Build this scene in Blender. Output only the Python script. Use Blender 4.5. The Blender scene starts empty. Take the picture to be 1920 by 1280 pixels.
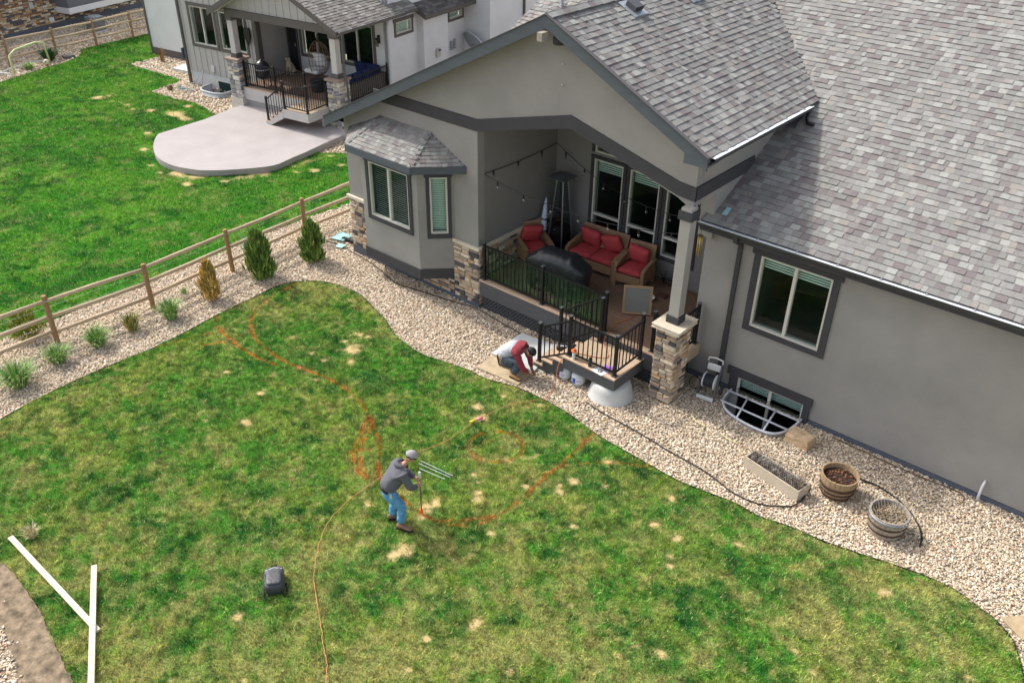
import bpy, bmesh, math, random
import numpy as np
from mathutils import Vector, Matrix
from mathutils.geometry import tessellate_polygon
random.seed(7)
rng = np.random.default_rng(7)
R = math.radians
SC = bpy.context.scene
COL = SC.collection

# ---------------------------------------------------------------- camera
cam_d = bpy.data.cameras.new('camera')
cam_d.sensor_width = 36.0
cam_d.lens = 1650.0 / 1920.0 * 36.0
cam_d.clip_start = 0.1
cam_d.clip_end = 500.0
cam = bpy.data.objects.new('camera', cam_d)
COL.objects.link(cam)
def cam_axes(yaw, pitch, roll):
    cy, sy, cp, sp = math.cos(yaw), math.sin(yaw), math.cos(pitch), math.sin(pitch)
    fwd = Vector((cp*sy, cp*cy, -sp)); right = Vector((cy, -sy, 0)); down = fwd.cross(right)
    cr, sr = math.cos(roll), math.sin(roll)
    return right*cr + down*sr, -right*sr + down*cr, fwd
c_r, c_d, c_f = cam_axes(R(-40.2153326), R(32.63904963), R(-0.84928163))
CAMPOS = Vector((0, 0, 11.0))
cam.matrix_world = Matrix(((c_r.x, -c_d.x, -c_f.x, CAMPOS.x), (c_r.y, -c_d.y, -c_f.y, CAMPOS.y), (c_r.z, -c_d.z, -c_f.z, CAMPOS.z), (0, 0, 0, 1)))
SC.camera = cam
# ---------------------------------------------------------------- light
SUNV = Vector((-0.935, -0.09, 1.0)).normalized()       # towards the sun
world = bpy.data.worlds.new('World'); SC.world = world
world.use_nodes = True
wn = world.node_tree.nodes; wl = world.node_tree.links
sky = wn.new('ShaderNodeTexSky'); sky.sky_type = 'NISHITA'; sky.sun_disc = False
sky.sun_elevation = math.asin(SUNV.z)
sky.sun_rotation = math.atan2(SUNV.x, SUNV.y)
sky.altitude = 1500.0; sky.air_density = 0.8; sky.dust_density = 10.0; sky.ozone_density = 0.0
hs = wn.new('ShaderNodeHueSaturation'); hs.inputs['Saturation'].default_value = 0.45     # thin cloud veil
wl.new(sky.outputs[0], hs.inputs['Color']); wl.new(hs.outputs[0], wn['Background'].inputs[0]); wn['Background'].inputs[1].default_value = 0.15
sun_d = bpy.data.lights.new('sun', 'SUN'); sun_d.energy = 1.55; sun_d.angle = R(2.6); sun_d.color = (1.0, 0.955, 0.89)
sun = bpy.data.objects.new('sun', sun_d); COL.objects.link(sun)
sun.rotation_euler = SUNV.to_track_quat('Z', 'Y').to_euler()
SC.view_settings.view_transform = 'Standard'; SC.view_settings.look = 'None'
SC.view_settings.gamma = 1.0; SC.view_settings.exposure = 1.27; SC.view_settings.use_curve_mapping = False
SC.render.resolution_x = 1024; SC.render.resolution_y = 682

# ---------------------------------------------------------------- helpers
def lin(r, g, b):
    f = lambda c: (c/255/12.92) if c/255 <= 0.04045 else ((c/255+0.055)/1.055)**2.4
    return (f(r), f(g), f(b))
def put(o, label=None, cat=None, group=None, kind=None):
    if label: o['label'] = label
    if cat: o['category'] = cat
    if group: o['group'] = group
    if kind: o['kind'] = kind
    return o
PM = {}
def pmat(p): return PM.get(p.name, Matrix()) if p else Matrix()
def thing(name, label, cat, loc=(0, 0, 0), rz=0, group=None):
    o = bpy.data.objects.new(name, None); COL.objects.link(o); o.empty_display_size = 0.2
    o.location = loc; o.rotation_euler = (0, 0, rz)
    PM[o.name] = Matrix.Translation(Vector(loc)) @ Matrix.Rotation(rz, 4, 'Z')
    return put(o, label, cat, group)
def node(name, parent):                       # an empty part that only groups sub-parts
    o = bpy.data.objects.new(name, None); COL.objects.link(o); o.empty_display_size = 0.1
    o.parent = parent; PM[o.name] = pmat(parent).copy(); return o
def link(name, me, parent=None, mat=None, local=None):
    o = bpy.data.objects.new(name, me); COL.objects.link(o)
    if mat and not me.materials: me.materials.append(mat)
    if parent: o.parent = parent
    if local is not None: o.matrix_local = local
    PM[o.name] = pmat(parent) @ (local if local is not None else Matrix())
    return o
class MB:
    """collects faces in world (or local) coordinates and links them as one mesh"""
    def __init__(s): s.v = []; s.f = []; s.a = []
    def add(s, vs, fs, a=0.0):
        n = len(s.v); s.v += [tuple(p) for p in vs]
        for q in fs: s.f.append(tuple(i+n for i in q)); s.a.append(a)
        return s
    def box(s, a, b, r=0.0):
        x0, y0, z0 = [min(a[i], b[i]) for i in range(3)]; x1, y1, z1 = [max(a[i], b[i]) for i in range(3)]
        return s.add([(x0,y0,z0),(x1,y0,z0),(x1,y1,z0),(x0,y1,z0),(x0,y0,z1),(x1,y0,z1),(x1,y1,z1),(x0,y1,z1)],
              [(3,2,1,0),(4,5,6,7),(0,1,5,4),(1,2,6,5),(2,3,7,6),(3,0,4,7)], r)
    def obox(s, c, ax, ay, az, r=0.0):       # centre and three half vectors
        c = Vector(c); ax = Vector(ax); ay = Vector(ay); az = Vector(az)
        P = [c+ax*i+ay*j+az*k for k in (-1,1) for (i,j) in ((-1,-1),(1,-1),(1,1),(-1,1))]
        return s.add(P, [(3,2,1,0),(4,5,6,7),(0,1,5,4),(1,2,6,5),(2,3,7,6),(3,0,4,7)], r)
    def bar(s, p, q, w, h, up=(0,0,1)):       # rectangular bar from p to q
        p = Vector(p); q = Vector(q); d = q-p; L = d.length; d.normalize(); up = Vector(up)
        sd = d.cross(up)
        if sd.length < 1e-4: sd = d.cross(Vector((1,0,0)))
        sd.normalize(); u2 = sd.cross(d)
        return s.obox((p+q)/2, d*(L/2), sd*(w/2), u2*(h/2))
    def prism(s, pts, ext):                   # polygon (list of 3d points) extruded by a vector
        pts = [Vector(p) for p in pts]; e = Vector(ext); n = len(pts)
        tri = tessellate_polygon([pts])
        fs = [tuple(t) for t in tri] + [tuple(i+n for i in reversed(t)) for t in tri]
        fs += [(i, (i+1) % n, (i+1) % n+n, i+n) for i in range(n)]
        return s.add(pts+[p+e for p in pts], fs)
    def tube(s, pts, r, n=6, cap=True):
        pts = [Vector(p) for p in pts]; rr = r if isinstance(r, (list, tuple)) else [r]*len(pts)
        base = len(s.v); prev = None; vs = []; fs = []
        for i, p in enumerate(pts):
            d = (pts[min(i+1, len(pts)-1)]-pts[max(i-1, 0)]).normalized()
            a = prev - d*prev.dot(d) if prev else d.orthogonal()
            if a.length < 1e-5: a = d.orthogonal()
            a.normalize(); prev = a; b = d.cross(a)
            vs += [p+(a*math.cos(t)+b*math.sin(t))*rr[i] for t in [2*math.pi*k/n for k in range(n)]]
        for i in range(len(pts)-1):
            for k in range(n): fs.append((i*n+k, i*n+(k+1) % n, (i+1)*n+(k+1) % n, (i+1)*n+k))
        if cap: fs += [tuple(range(n-1, -1, -1)), tuple((len(pts)-1)*n+k for k in range(n))]
        return s.add(vs, fs)
    def lathe(s, prof, c, n=20, sx=1, sy=1, cap=True):
        c = Vector(c); vs = []; fs = []; m = len(prof)
        for (r, z) in prof: vs += [c+Vector((r*sx*math.cos(2*math.pi*k/n), r*sy*math.sin(2*math.pi*k/n), z)) for k in range(n)]
        for i in range(m-1):
            for k in range(n): fs.append((i*n+k, i*n+(k+1) % n, (i+1)*n+(k+1) % n, (i+1)*n+k))
        if cap and prof[0][0] > 1e-4: fs.append(tuple(range(n-1, -1, -1)))
        if cap and prof[-1][0] > 1e-4: fs.append(tuple((m-1)*n+k for k in range(n)))
        return s.add(vs, fs)
    def mesh(s, name, M=None, smooth=False, attr=False):
        me = bpy.data.meshes.new(name)
        vs = s.v if M is None else [tuple(M @ Vector(p)) for p in s.v]
        me.from_pydata(vs, [], s.f); me.validate(); me.update()
        if smooth: me.shade_smooth()
        if attr and len(s.a) == len(me.polygons):
            at = me.attributes.new('rnd', 'FLOAT', 'FACE'); at.data.foreach_set('value', np.array(s.a, dtype=np.float32))
        return me
    def build(s, name, mat, parent=None, smooth=False, local=False, bevel=0, attr=False, kind=None):
        M = None if local else pmat(parent).inverted()
        me = s.mesh(name, M, smooth, attr); me.materials.append(mat)
        o = link(name, me, parent)
        if bevel:
            b = o.modifiers.new('bevel', 'BEVEL'); b.width = bevel; b.segments = 2; b.limit_method = 'ANGLE'
        if kind: o['kind'] = kind
        return o
def subsurf(o, lv=2):
    m = o.modifiers.new('sub', 'SUBSURF'); m.levels = lv; m.render_levels = lv; return o
def piece(name, me, parent, worldM):          # shared mesh placed by a world matrix under a parent
    return link(name, me, parent, None, pmat(parent).inverted() @ worldM)
def frame(o, u, v, w):
    o, u, v, w = Vector(o), Vector(u), Vector(v), Vector(w)
    return Matrix(((u.x, v.x, w.x, o.x), (u.y, v.y, w.y, o.y), (u.z, v.z, w.z, o.z), (0, 0, 0, 1)))

# ---------------------------------------------------------------- materials
MATS = {}
def mat(name, col, rough=0.8, noise=None, bump=None, metal=0.0, spec=0.3, ramp=None, src='OBJ', emit=None, wave=None):
    """noise=(scale, amount[, coords]); bump=(scale, strength); ramp = list of colours picked by a per-piece random value"""
    if name in MATS: return MATS[name]
    m = bpy.data.materials.new(name); m.use_nodes = True; MATS[name] = m
    n = m.node_tree.nodes; l = m.node_tree.links; b = n['Principled BSDF']
    b.inputs['Roughness'].default_value = rough; b.inputs['Metallic'].default_value = metal
    b.inputs['Specular IOR Level'].default_value = spec
    geo = n.new('ShaderNodeNewGeometry'); out = None
    if ramp:
        if src == 'OBJ': o = n.new('ShaderNodeObjectInfo'); s = o.outputs['Random']
        else: o = n.new('ShaderNodeAttribute'); o.attribute_name = 'rnd'; s = o.outputs['Fac']
        cr = n.new('ShaderNodeValToRGB'); cr.color_ramp.interpolation = 'CONSTANT'; e = cr.color_ramp.elements
        while len(e) < len(ramp): e.new(0.5)
        for i, c in enumerate(ramp): e[i].position = i/len(ramp); e[i].color = (*c, 1)
        l.new(s, cr.inputs[0]); out = cr.outputs[0]
    if noise:
        ns, am = noise[0], noise[1]
        t = n.new('ShaderNodeTexNoise'); t.inputs['Scale'].default_value = ns; t.inputs['Detail'].default_value = 6; t.inputs['Roughness'].default_value = 0.6
        if len(noise) > 2:
            mp = n.new('ShaderNodeMapping'); mp.inputs['Scale'].default_value = noise[2]; l.new(geo.outputs['Position'], mp.inputs[0]); l.new(mp.outputs[0], t.inputs['Vector'])
        else: l.new(geo.outputs['Position'], t.inputs['Vector'])
        mr = n.new('ShaderNodeMapRange'); mr.inputs['From Min'].default_value = 0.25; mr.inputs['From Max'].default_value = 0.75
        mr.inputs['To Min'].default_value = 1-am; mr.inputs['To Max'].default_value = 1+am; l.new(t.outputs['Fac'], mr.inputs['Value'])
        mx = n.new('ShaderNodeVectorMath'); mx.operation = 'SCALE'
        if out: l.new(out, mx.inputs[0])
        else: mx.inputs[0].default_value = col
        l.new(mr.outputs[0], mx.inputs['Scale']); out = mx.outputs[0]
    if out: l.new(out, b.inputs['Base Color'])
    else: b.inputs['Base Color'].default_value = (*col, 1)
    if bump:
        t2 = n.new('ShaderNodeTexNoise'); t2.inputs['Scale'].default_value = bump[0]; t2.inputs['Detail'].default_value = 4
        l.new(geo.outputs['Position'], t2.inputs['Vector'])
        bp = n.new('ShaderNodeBump'); bp.inputs['Strength'].default_value = bump[1]; bp.inputs['Distance'].default_value = 0.01
        l.new(t2.outputs['Fac'], bp.inputs['Height']); l.new(bp.outputs[0], b.inputs['Normal'])
    return m
def glass(name, tint=(0.73, 0.88, 0.85), gl=0.03):
    m = bpy.data.materials.new(name); m.use_nodes = True; n = m.node_tree.nodes; l = m.node_tree.links
    n.remove(n['Principled BSDF']); t = n.new('ShaderNodeBsdfTransparent'); t.inputs[0].default_value = (*tint, 1)
    g = n.new('ShaderNodeBsdfGlossy'); g.inputs['Roughness'].default_value = 0.02; g.inputs[0].default_value = (0.75, 0.8, 0.8, 1)
    lw = n.new('ShaderNodeLayerWeight'); lw.inputs[0].default_value = 0.5
    pw = n.new('ShaderNodeMath'); pw.operation = 'POWER'; pw.inputs[1].default_value = 5.0; l.new(lw.outputs['Facing'], pw.inputs[0])
    ma = n.new('ShaderNodeMath'); ma.operation = 'MULTIPLY_ADD'; ma.inputs[1].default_value = 0.9; ma.inputs[2].default_value = gl; l.new(pw.outputs[0], ma.inputs[0])
    mx = n.new('ShaderNodeMixShader'); l.new(ma.outputs[0], mx.inputs[0]); l.new(t.outputs[0], mx.inputs[1]); l.new(g.outputs[0], mx.inputs[2])
    l.new(mx.outputs[0], n['Material Output'].inputs[0]); return m

STUCCO = mat('stucco', (0.252, 0.244, 0.224), 0.95, (0.9, 0.13), (42, 0.6))
TRIM = mat('charcoal_trim', (0.046, 0.0455, 0.049), 0.75, (3, 0.12), (60, 0.1))
FASCIA = mat('slate_fascia', (0.075, 0.088, 0.098), 0.7, (2.5, 0.15, (1, 1, 6)))
WHITE = mat('vinyl_frame', (0.52, 0.50, 0.44), 0.5, (4, 0.05))
BLIND = mat('blind_slat', (0.78, 0.80, 0.76), 0.7)
ROOM = mat('room_dark', (0.035, 0.033, 0.03), 0.9)
GLASS = glass('window_glass')
STONE_RAMP = [lin(*c) for c in [(188,168,144),(174,155,134),(156,138,120),(200,184,160),(128,118,110),(180,160,134),(88,84,84),(166,148,126),(194,174,148),(150,136,122),(176,146,112),(74,72,74),(186,172,152),(150,130,110),(170,156,138),(204,190,170)]]
STONE = mat('veneer_stone', (0.3, 0.25, 0.2), 0.9, (14, 0.22), (40, 0.5), ramp=STONE_RAMP)
STONE_A = mat('veneer_stone_far', (0.3, 0.25, 0.2), 0.9, (14, 0.22), (40, 0.5), ramp=STONE_RAMP, src='ATTR')
MORTAR = mat('mortar', (0.16, 0.14, 0.12), 0.95, (20, 0.2))
CAP = mat('limestone_cap', (0.56, 0.49, 0.38), 0.85, (9, 0.14), (30, 0.3))
FLASH = mat('foundation_flashing', (0.085, 0.10, 0.125), 0.6, (5, 0.2))
SH_RAMP = [lin(*c) for c in [(123,122,119),(128,127,123),(131,130,127),(140,140,136),(117,112,110),(121,118,116),(125,124,121),(145,145,140),(113,107,105),(122,121,117),(134,129,123),(119,118,115),(129,129,125),(111,104,104),(125,124,120),(137,136,132)]]
SHING = mat('asphalt_shingle', (0.3, 0.3, 0.3), 0.95, (30, 0.14), (160, 0.3), ramp=SH_RAMP)
SHING_A = mat('asphalt_shingle_field', (0.3, 0.3, 0.3), 0.95, (30, 0.14), (160, 0.3), ramp=SH_RAMP, src='ATTR')
UNDER = mat('roof_underlay', (0.10, 0.095, 0.095), 0.95)
ALU = mat('gutter_aluminium', (0.62, 0.64, 0.66), 0.5, (6, 0.15), metal=0.1)
BLACK = mat('black_metal', (0.010, 0.010, 0.011), 0.5, spec=0.3)
STEEL = mat('galvanised_steel', (0.42, 0.45, 0.48), 0.45, (8, 0.15), metal=0.6)
CONC = mat('concrete', (0.52, 0.50, 0.47), 0.9, (2.5, 0.10), (80, 0.15))
# ---------------------------------------------------------------- ground layout (metres)
LAWN_TOP = [(-16.86, 4.04), (-16.98, 4.7), (-17.04, 5.51), (-17.05, 6.41), (-16.97, 7.47), (-17.05, 8.5), (-17.16, 9.36), (-17.21, 10.32), (-17.26, 11.01), (-17.1, 11.53), (-16.73, 11.93), (-16.18, 12.16), (-15.67, 12.22), (-15.21, 12.19), (-14.6, 12.0), (-13.97, 11.81), (-13.2, 11.47), (-12.27, 11.34), (-11.43, 11.51), (-11.01, 11.58), (-10.51, 11.59), (-9.84, 11.79), (-9.1, 11.83), (-8.44, 11.8), (-7.92, 11.69), (-7.43, 11.61), (-6.64, 11.57), (-6.13, 11.54), (-5.55, 11.53), (-4.55, 11.69), (-4.09, 11.66), (-3.54, 11.79), (-2.97, 11.85), (-2.39, 11.97), (-1.78, 12.13), (-1.23, 12.23), (-0.81, 12.23), (-0.41, 12.1), (-0.22, 12.05), (0.11, 11.82), (0.28, 11.54), (0.42, 11.25), (0.49, 11.05)]
DIRT_EDGE = [(-12.94, 2.34), (-12.61, 2.37), (-12.06, 2.34), (-11.53, 2.3), (-11.02, 2.21), (-10.57, 2.13), (-10.18, 2.06), (-9.86, 2.0)]
NG_LOW = [(-19.91, 4.99), (-19.94, 5.36), (-19.84, 6.2), (-19.88, 7.15), (-19.9, 8.15), (-19.99, 9.24), (-19.93, 10.32), (-19.95, 11.41), (-20.04, 12.87), (-20.01, 14.21), (-19.93, 15.75)]
NG_FAR = [(-39.82, 13.5), (-40.11, 14.05), (-40.52, 15.05), (-40.91, 16.39), (-41.18, 17.43), (-41.58, 18.16), (-42.09, 18.57), (-42.66, 18.81), (-42.86, 19.69), (-43.08, 21.59), (-43.2, 23.57)]
NG_HOUSE = [(-39.04, 21.07), (-38.79, 19.08), (-36.51, 19.27), (-35.0, 19.37), (-34.75, 18.96), (-34.55, 17.62), (-32.96, 17.74), (-31.97, 18.01), (-30.98, 17.92), (-30.28, 17.77)]
NG_RIGHT= [(-23.24, 18.43), (-23.85, 17.87)]
PATIO= [(-29.67, 18.26), (-29.32, 16.85), (-29.14, 14.85), (-28.73, 14.48), (-28.09, 14.05), (-27.5, 13.76), (-26.94, 13.59), (-26.41, 13.55), (-25.92, 13.6), (-25.5, 13.74), (-25.07, 13.94), (-24.61, 14.36), (-24.09, 15.03), (-23.68, 15.79), (-23.78, 16.52), (-23.89, 17.28), (-24.08, 18.18), (-24.24, 19.22)]
PAINT= [([(-17.02, 11.48), (-16.92, 10.7), (-16.62, 9.97), (-16.25, 9.57), (-15.6, 9.24), (-14.91, 9.11), (-14.21, 9.11), (-13.68, 9.22), (-13.14, 9.31), (-12.53, 9.33), (-11.92, 9.23), (-11.51, 9.08), (-11.16, 8.91), (-10.77, 8.69), (-10.39, 8.37), (-10.17, 8.15), (-9.92, 7.96), (-9.65, 7.85), (-9.37, 7.83), (-9.04, 7.78), (-8.61, 7.76), (-8.36, 7.78), (-8.15, 7.83), (-7.97, 7.92), (-7.75, 8.09), (-7.61, 8.34), (-7.54, 8.63), (-7.51, 8.95), (-7.51, 9.4), (-7.56, 9.93), (-7.56, 10.41), (-7.59, 10.96), (-7.65, 11.59)], 0.9), ([(-17.15, 9.25), (-16.66, 8.97), (-16.17, 8.85), (-15.62, 8.79), (-14.91, 8.79), (-14.34, 8.89)], 1.0), ([(-17.0, 7.35), (-16.83, 7.87), (-16.63, 8.54), (-16.41, 8.86)], 0.5), ([(-16.24, 8.29), (-15.86, 8.85)], 0.8), ([(-11.4, 8.98), (-11.09, 8.51), (-10.86, 8.13)], 0.8), ([(-11.18, 8.89), (-10.97, 8.51), (-10.73, 8.18)], 0.8), ([(-10.84, 8.01), (-10.73, 8.22), (-10.55, 8.36)], 0.8), ([(-10.82, 8.06), (-10.58, 7.88), (-10.28, 7.75), (-10.0, 7.74)], 0.8), ([(-10.71, 8.13), (-10.42, 7.93), (-10.03, 7.77)], 0.7), ([(-8.26, 7.82), (-7.98, 8.06), (-7.74, 8.35), (-7.55, 8.64)], 0.6), ([(-7.62, 10.0), (-7.55, 10.4), (-7.22, 10.8), (-6.76, 11.21), (-6.28, 11.49)], 0.45), ([(-8.43, 10.37), (-8.35, 10.22), (-8.33, 10.06), (-8.37, 9.89), (-8.46, 9.73), (-8.6, 9.61), (-8.77, 9.53), (-8.94, 9.52), (-9.1, 9.56), (-9.24, 9.65), (-9.32, 9.79), (-9.35, 9.96), (-9.31, 10.14), (-9.22, 10.3), (-9.07, 10.43), (-8.9, 10.5), (-8.72, 10.52), (-8.56, 10.47), (-8.43, 10.37)], 0.6), ([(-9.09, 9.91), (-9.03, 10.1)], 0.6), ([(-10.24, 8.19), (-10.02, 7.97), (-9.66, 7.8)], 0.6)]
SPOTS= [(-13.58, 10.43, 0.17), (-13.19, 10.06, 0.09), (-14.12, 9.72, 0.06), (-13.71, 11.02, 0.07), (-13.93, 10.95, 0.09), (-13.98, 10.53, 0.06), (-14.99, 9.84, 0.06), (-13.88, 9.16, 0.06), (-13.69, 9.72, 0.07), (-13.1, 7.26, 0.1), (-13.72, 8.02, 0.07), (-14.93, 8.03, 0.07), (-13.25, 9.12, 0.06), (-14.08, 8.62, 0.06), (-9.98, 10.75, 0.12), (-9.67, 10.49, 0.12), (-8.2, 8.81, 0.07), (-8.11, 8.7, 0.08), (-8.41, 9.01, 0.05), (-8.22, 6.94, 0.14), (-8.22, 6.78, 0.11), (-8.08, 6.93, 0.09), (-8.65, 7.94, 0.13), (-8.62, 8.11, 0.1), (-8.55, 7.71, 0.09), (-9.49, 7.29, 0.07), (-7.11, 9.83, 0.08), (-7.22, 9.96, 0.06), (-7.07, 10.23, 0.1), (-6.58, 10.48, 0.06), (-5.46, 11.03, 0.08), (-5.36, 10.25, 0.08), (-4.88, 10.23, 0.07), (-6.25, 6.54, 0.08), (-6.25, 6.63, 0.07), (-6.61, 5.92, 0.05), (-9.09, 4.28, 0.07), (-4.74, 9.8, 0.05), (-4.62, 9.6, 0.06), (-3.78, 8.04, 0.07), (-4.15, 7.91, 0.05), (-2.29, 9.42, 0.05), (-2.71, 8.59, 0.04), (-1.94, 9.22, 0.05), (-6.43, 5.36, 0.05), (-5.29, 6.31, 0.05), (-4.0, 10.82, 0.05), (-1.69, 11.41, 0.1), (-6.93, 11.1, 0.07), (-7.67, 9.52, 0.06), (-7.37, 8.22, 0.06), (-6.39, 9.28, 0.06), (-5.36, 7.85, 0.04), (-9.97, 8.32, 0.05), (-8.59, 9.14, 0.06), (-4.24, 7.58, 0.04), (-9.06, 11.61, 0.07), (-9.83, 11.39, 0.07)]
DARKS= [(-13.84, 10.65, 0.74), (-16.34, 11.07, 0.4), (-14.48, 9.78, 0.48), (-13.53, 9.47, 0.47), (-9.85, 10.66, 0.49), (-8.39, 7.55, 0.56), (-7.63, 7.96, 0.37), (-11.09, 6.16, 0.38), (-14.43, 6.36, 0.54), (-12.2, 9.84, 0.46), (-8.69, 10.98, 0.65), (-4.44, 10.6, 0.55), (-6.55, 6.2, 0.49), (-3.78, 8.04, 0.4), (-5.85, 10.23, 0.76), (-10.12, 7.98, 0.5), (-2.3, 10.76, 0.52), (-3.29, 10.5, 0.53), (-11.75, 2.32, 0.33)]
NSPOTS= [(-35.24, 15.81, 0.25), (-35.13, 16.2, 0.13), (-33.55, 16.08, 0.12), (-32.88, 15.97, 0.12), (-32.28, 16.36, 0.2), (-31.12, 16.73, 0.36), (-30.52, 16.7, 0.28), (-31.65, 17.57, 0.16), (-28.63, 13.97, 0.15), (-27.11, 13.34, 0.14), (-26.26, 13.17, 0.14), (-24.16, 14.17, 0.17), (-22.75, 16.69, 0.14), (-23.09, 16.19, 0.1), (-23.42, 17.92, 0.11), (-34.41, 15.92, 0.1), (-22.47, 17.59, 0.09), (-30.04, 14.89, 0.15), (-24.84, 13.25, 0.15)]
CORD= [(-9.07, 11.8), (-9.48, 11.24), (-9.63, 10.5), (-9.67, 10.23), (-9.64, 9.8), (-9.67, 9.38), (-9.76, 9.03), (-9.84, 8.75), (-9.84, 8.4), (-9.83, 7.99), (-9.81, 7.57), (-9.79, 7.12), (-9.69, 6.66), (-9.51, 6.3), (-9.28, 6.01), (-9.04, 5.75), (-8.78, 5.51), (-8.45, 5.3), (-8.12, 5.1), (-7.85, 4.93), (-7.6, 4.76), (-7.35, 4.61), (-7.1, 4.4)]
HOSE1= [(-18.34, 13.58), (-17.8, 13.66), (-16.31, 13.51), (-15.17, 13.23), (-14.16, 13.38), (-13.36, 13.52), (-12.76, 13.65), (-12.0, 13.58), (-10.98, 13.46)]
HOSE2= [(-8.39, 12.34), (-7.9, 12.27), (-7.08, 12.23), (-6.15, 12.13), (-5.29, 12.06), (-4.69, 11.9), (-4.23, 11.94), (-3.87, 12.16), (-3.68, 12.42), (-3.69, 12.98)]
HOSE3= [(-3.26, 13.79), (-2.82, 13.85), (-2.39, 13.75), (-2.02, 13.52), (-1.73, 13.16), (-1.63, 12.83)]
WIRE= [(-4.01, 14.68), (-3.35, 14.65), (-2.61, 14.63), (-2.02, 14.65), (-1.55, 14.68), (-1.44, 14.49), (-1.49, 14.35)]
def in_poly(px, py, poly):
    px = np.asarray(px); inside = np.zeros(px.shape, bool); n = len(poly)
    for i in range(n):
        x0, y0 = poly[i]; x1, y1 = poly[(i+1) % n]
        if y0 == y1: continue
        c = ((y0 > py) != (y1 > py)) & (px < (x1-x0)*(py-y0)/(y1-y0)+x0)
        inside ^= c
    return inside
def vnoise(x, y, s, seed):
    x = np.asarray(x)/s+seed*17.3; y = np.asarray(y)/s+seed*9.1
    xi = np.floor(x).astype(np.int64); yi = np.floor(y).astype(np.int64); fx = x-xi; fy = y-yi
    fx = fx*fx*(3-2*fx); fy = fy*fy*(3-2*fy)
    def h(a, b):
        k = (a*374761393+b*668265263+seed*974711) & 0xffffffff
        k = ((k ^ (k >> 13))*1274126177) & 0xffffffff
        return ((k ^ (k >> 16)) & 0xffff)/65535.0
    return (h(xi, yi)*(1-fx)+h(xi+1, yi)*fx)*(1-fy)+(h(xi, yi+1)*(1-fx)+h(xi+1, yi+1)*fx)*fy
def fbm(x, y, s, seed, o=4):
    t = 0; a = 0.5; n = 0
    for i in range(o): t = t+a*vnoise(x, y, s/2**i, seed+i); n += a; a *= 0.55
    return t/n
def smooth(e0, e1, x): t = np.clip((x-e0)/(e1-e0), 0, 1); return t*t*(3-2*t)
def seg_dist(x, y, pl):
    d = np.full(x.shape, 1e9)
    for (ax, ay), (bx, by) in zip(pl[:-1], pl[1:]):
        vx, vy = bx-ax, by-ay; L = vx*vx+vy*vy+1e-9
        t = np.clip(((x-ax)*vx+(y-ay)*vy)/L, 0, 1)
        d = np.minimum(d, np.hypot(x-ax-t*vx, y-ay-t*vy))
    return d
LAWN = LAWN_TOP+[(0.9,10.0),(0.8,8.3),(-1.2,5.2),(-4.2,2.2),(-7.5,0.2),(-9.3,1.2)]+DIRT_EDGE[::-1]+[(-14.2,2.35),(-15.6,2.6),(-16.7,3.3)]
NLAWN = NG_LOW+[(-20.6,17.2),(-23.24,18.43),(-23.85,17.87),(-26,17.9)]+NG_HOUSE[::-1]+[(-40.2,24.5),(-43.3,25.5)]+NG_FAR[::-1]+[(-38.6,10.5),(-33,6.5),(-27,4.4),(-21,3.6)]
WELL = [(-6.30,14.75),(-6.29,14.42),(-6.18,14.16),(-5.95,13.97),(-5.55,13.87),(-5.1,13.87),(-4.88,13.98),(-4.76,14.22),(-4.72,14.5),(-4.71,14.75)]
NA = R(9.5); NU = Vector((math.cos(NA), math.sin(NA), 0)); NV = Vector((-math.sin(NA), math.cos(NA), 0)); NO = Vector((-29.76, 18.76, 0))
def nw(u, v, z=0.0): return NO+NU*u+NV*v+Vector((0, 0, z))
NWELL = [tuple(nw(u, v)[:2]) for u, v in [(-3.1,1.36),(-3.12,0.95),(-2.9,0.62),(-2.5,0.52),(-2.0,0.55),(-1.72,0.75),(-1.66,1.36)]]

def flat(name, poly, z, m, kind='structure', holes=()):
    loops = [[Vector((x, y, z)) for x, y in poly]]+[[Vector((x, y, z)) for x, y in h] for h in holes]
    pts = [p for l in loops for p in l]; tri = tessellate_polygon(loops)
    me = bpy.data.meshes.new(name); me.from_pydata([tuple(p) for p in pts], [], [tuple(t) for t in tri]); me.update()
    for p in me.polygons:
        if p.normal.z < 0: p.flip()
    me.update(); me.materials.append(m); o = link(name, me); o['kind'] = kind; return o
GRAVEL_BASE = mat('gravel_bed', (0.40, 0.33, 0.235), 0.95, (22, 0.4), (35, 1.0))
flat('ground', [(-140,-60),(90,-60),(90,150),(-140,150)], -0.035, GRAVEL_BASE, holes=[WELL, NWELL])

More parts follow.
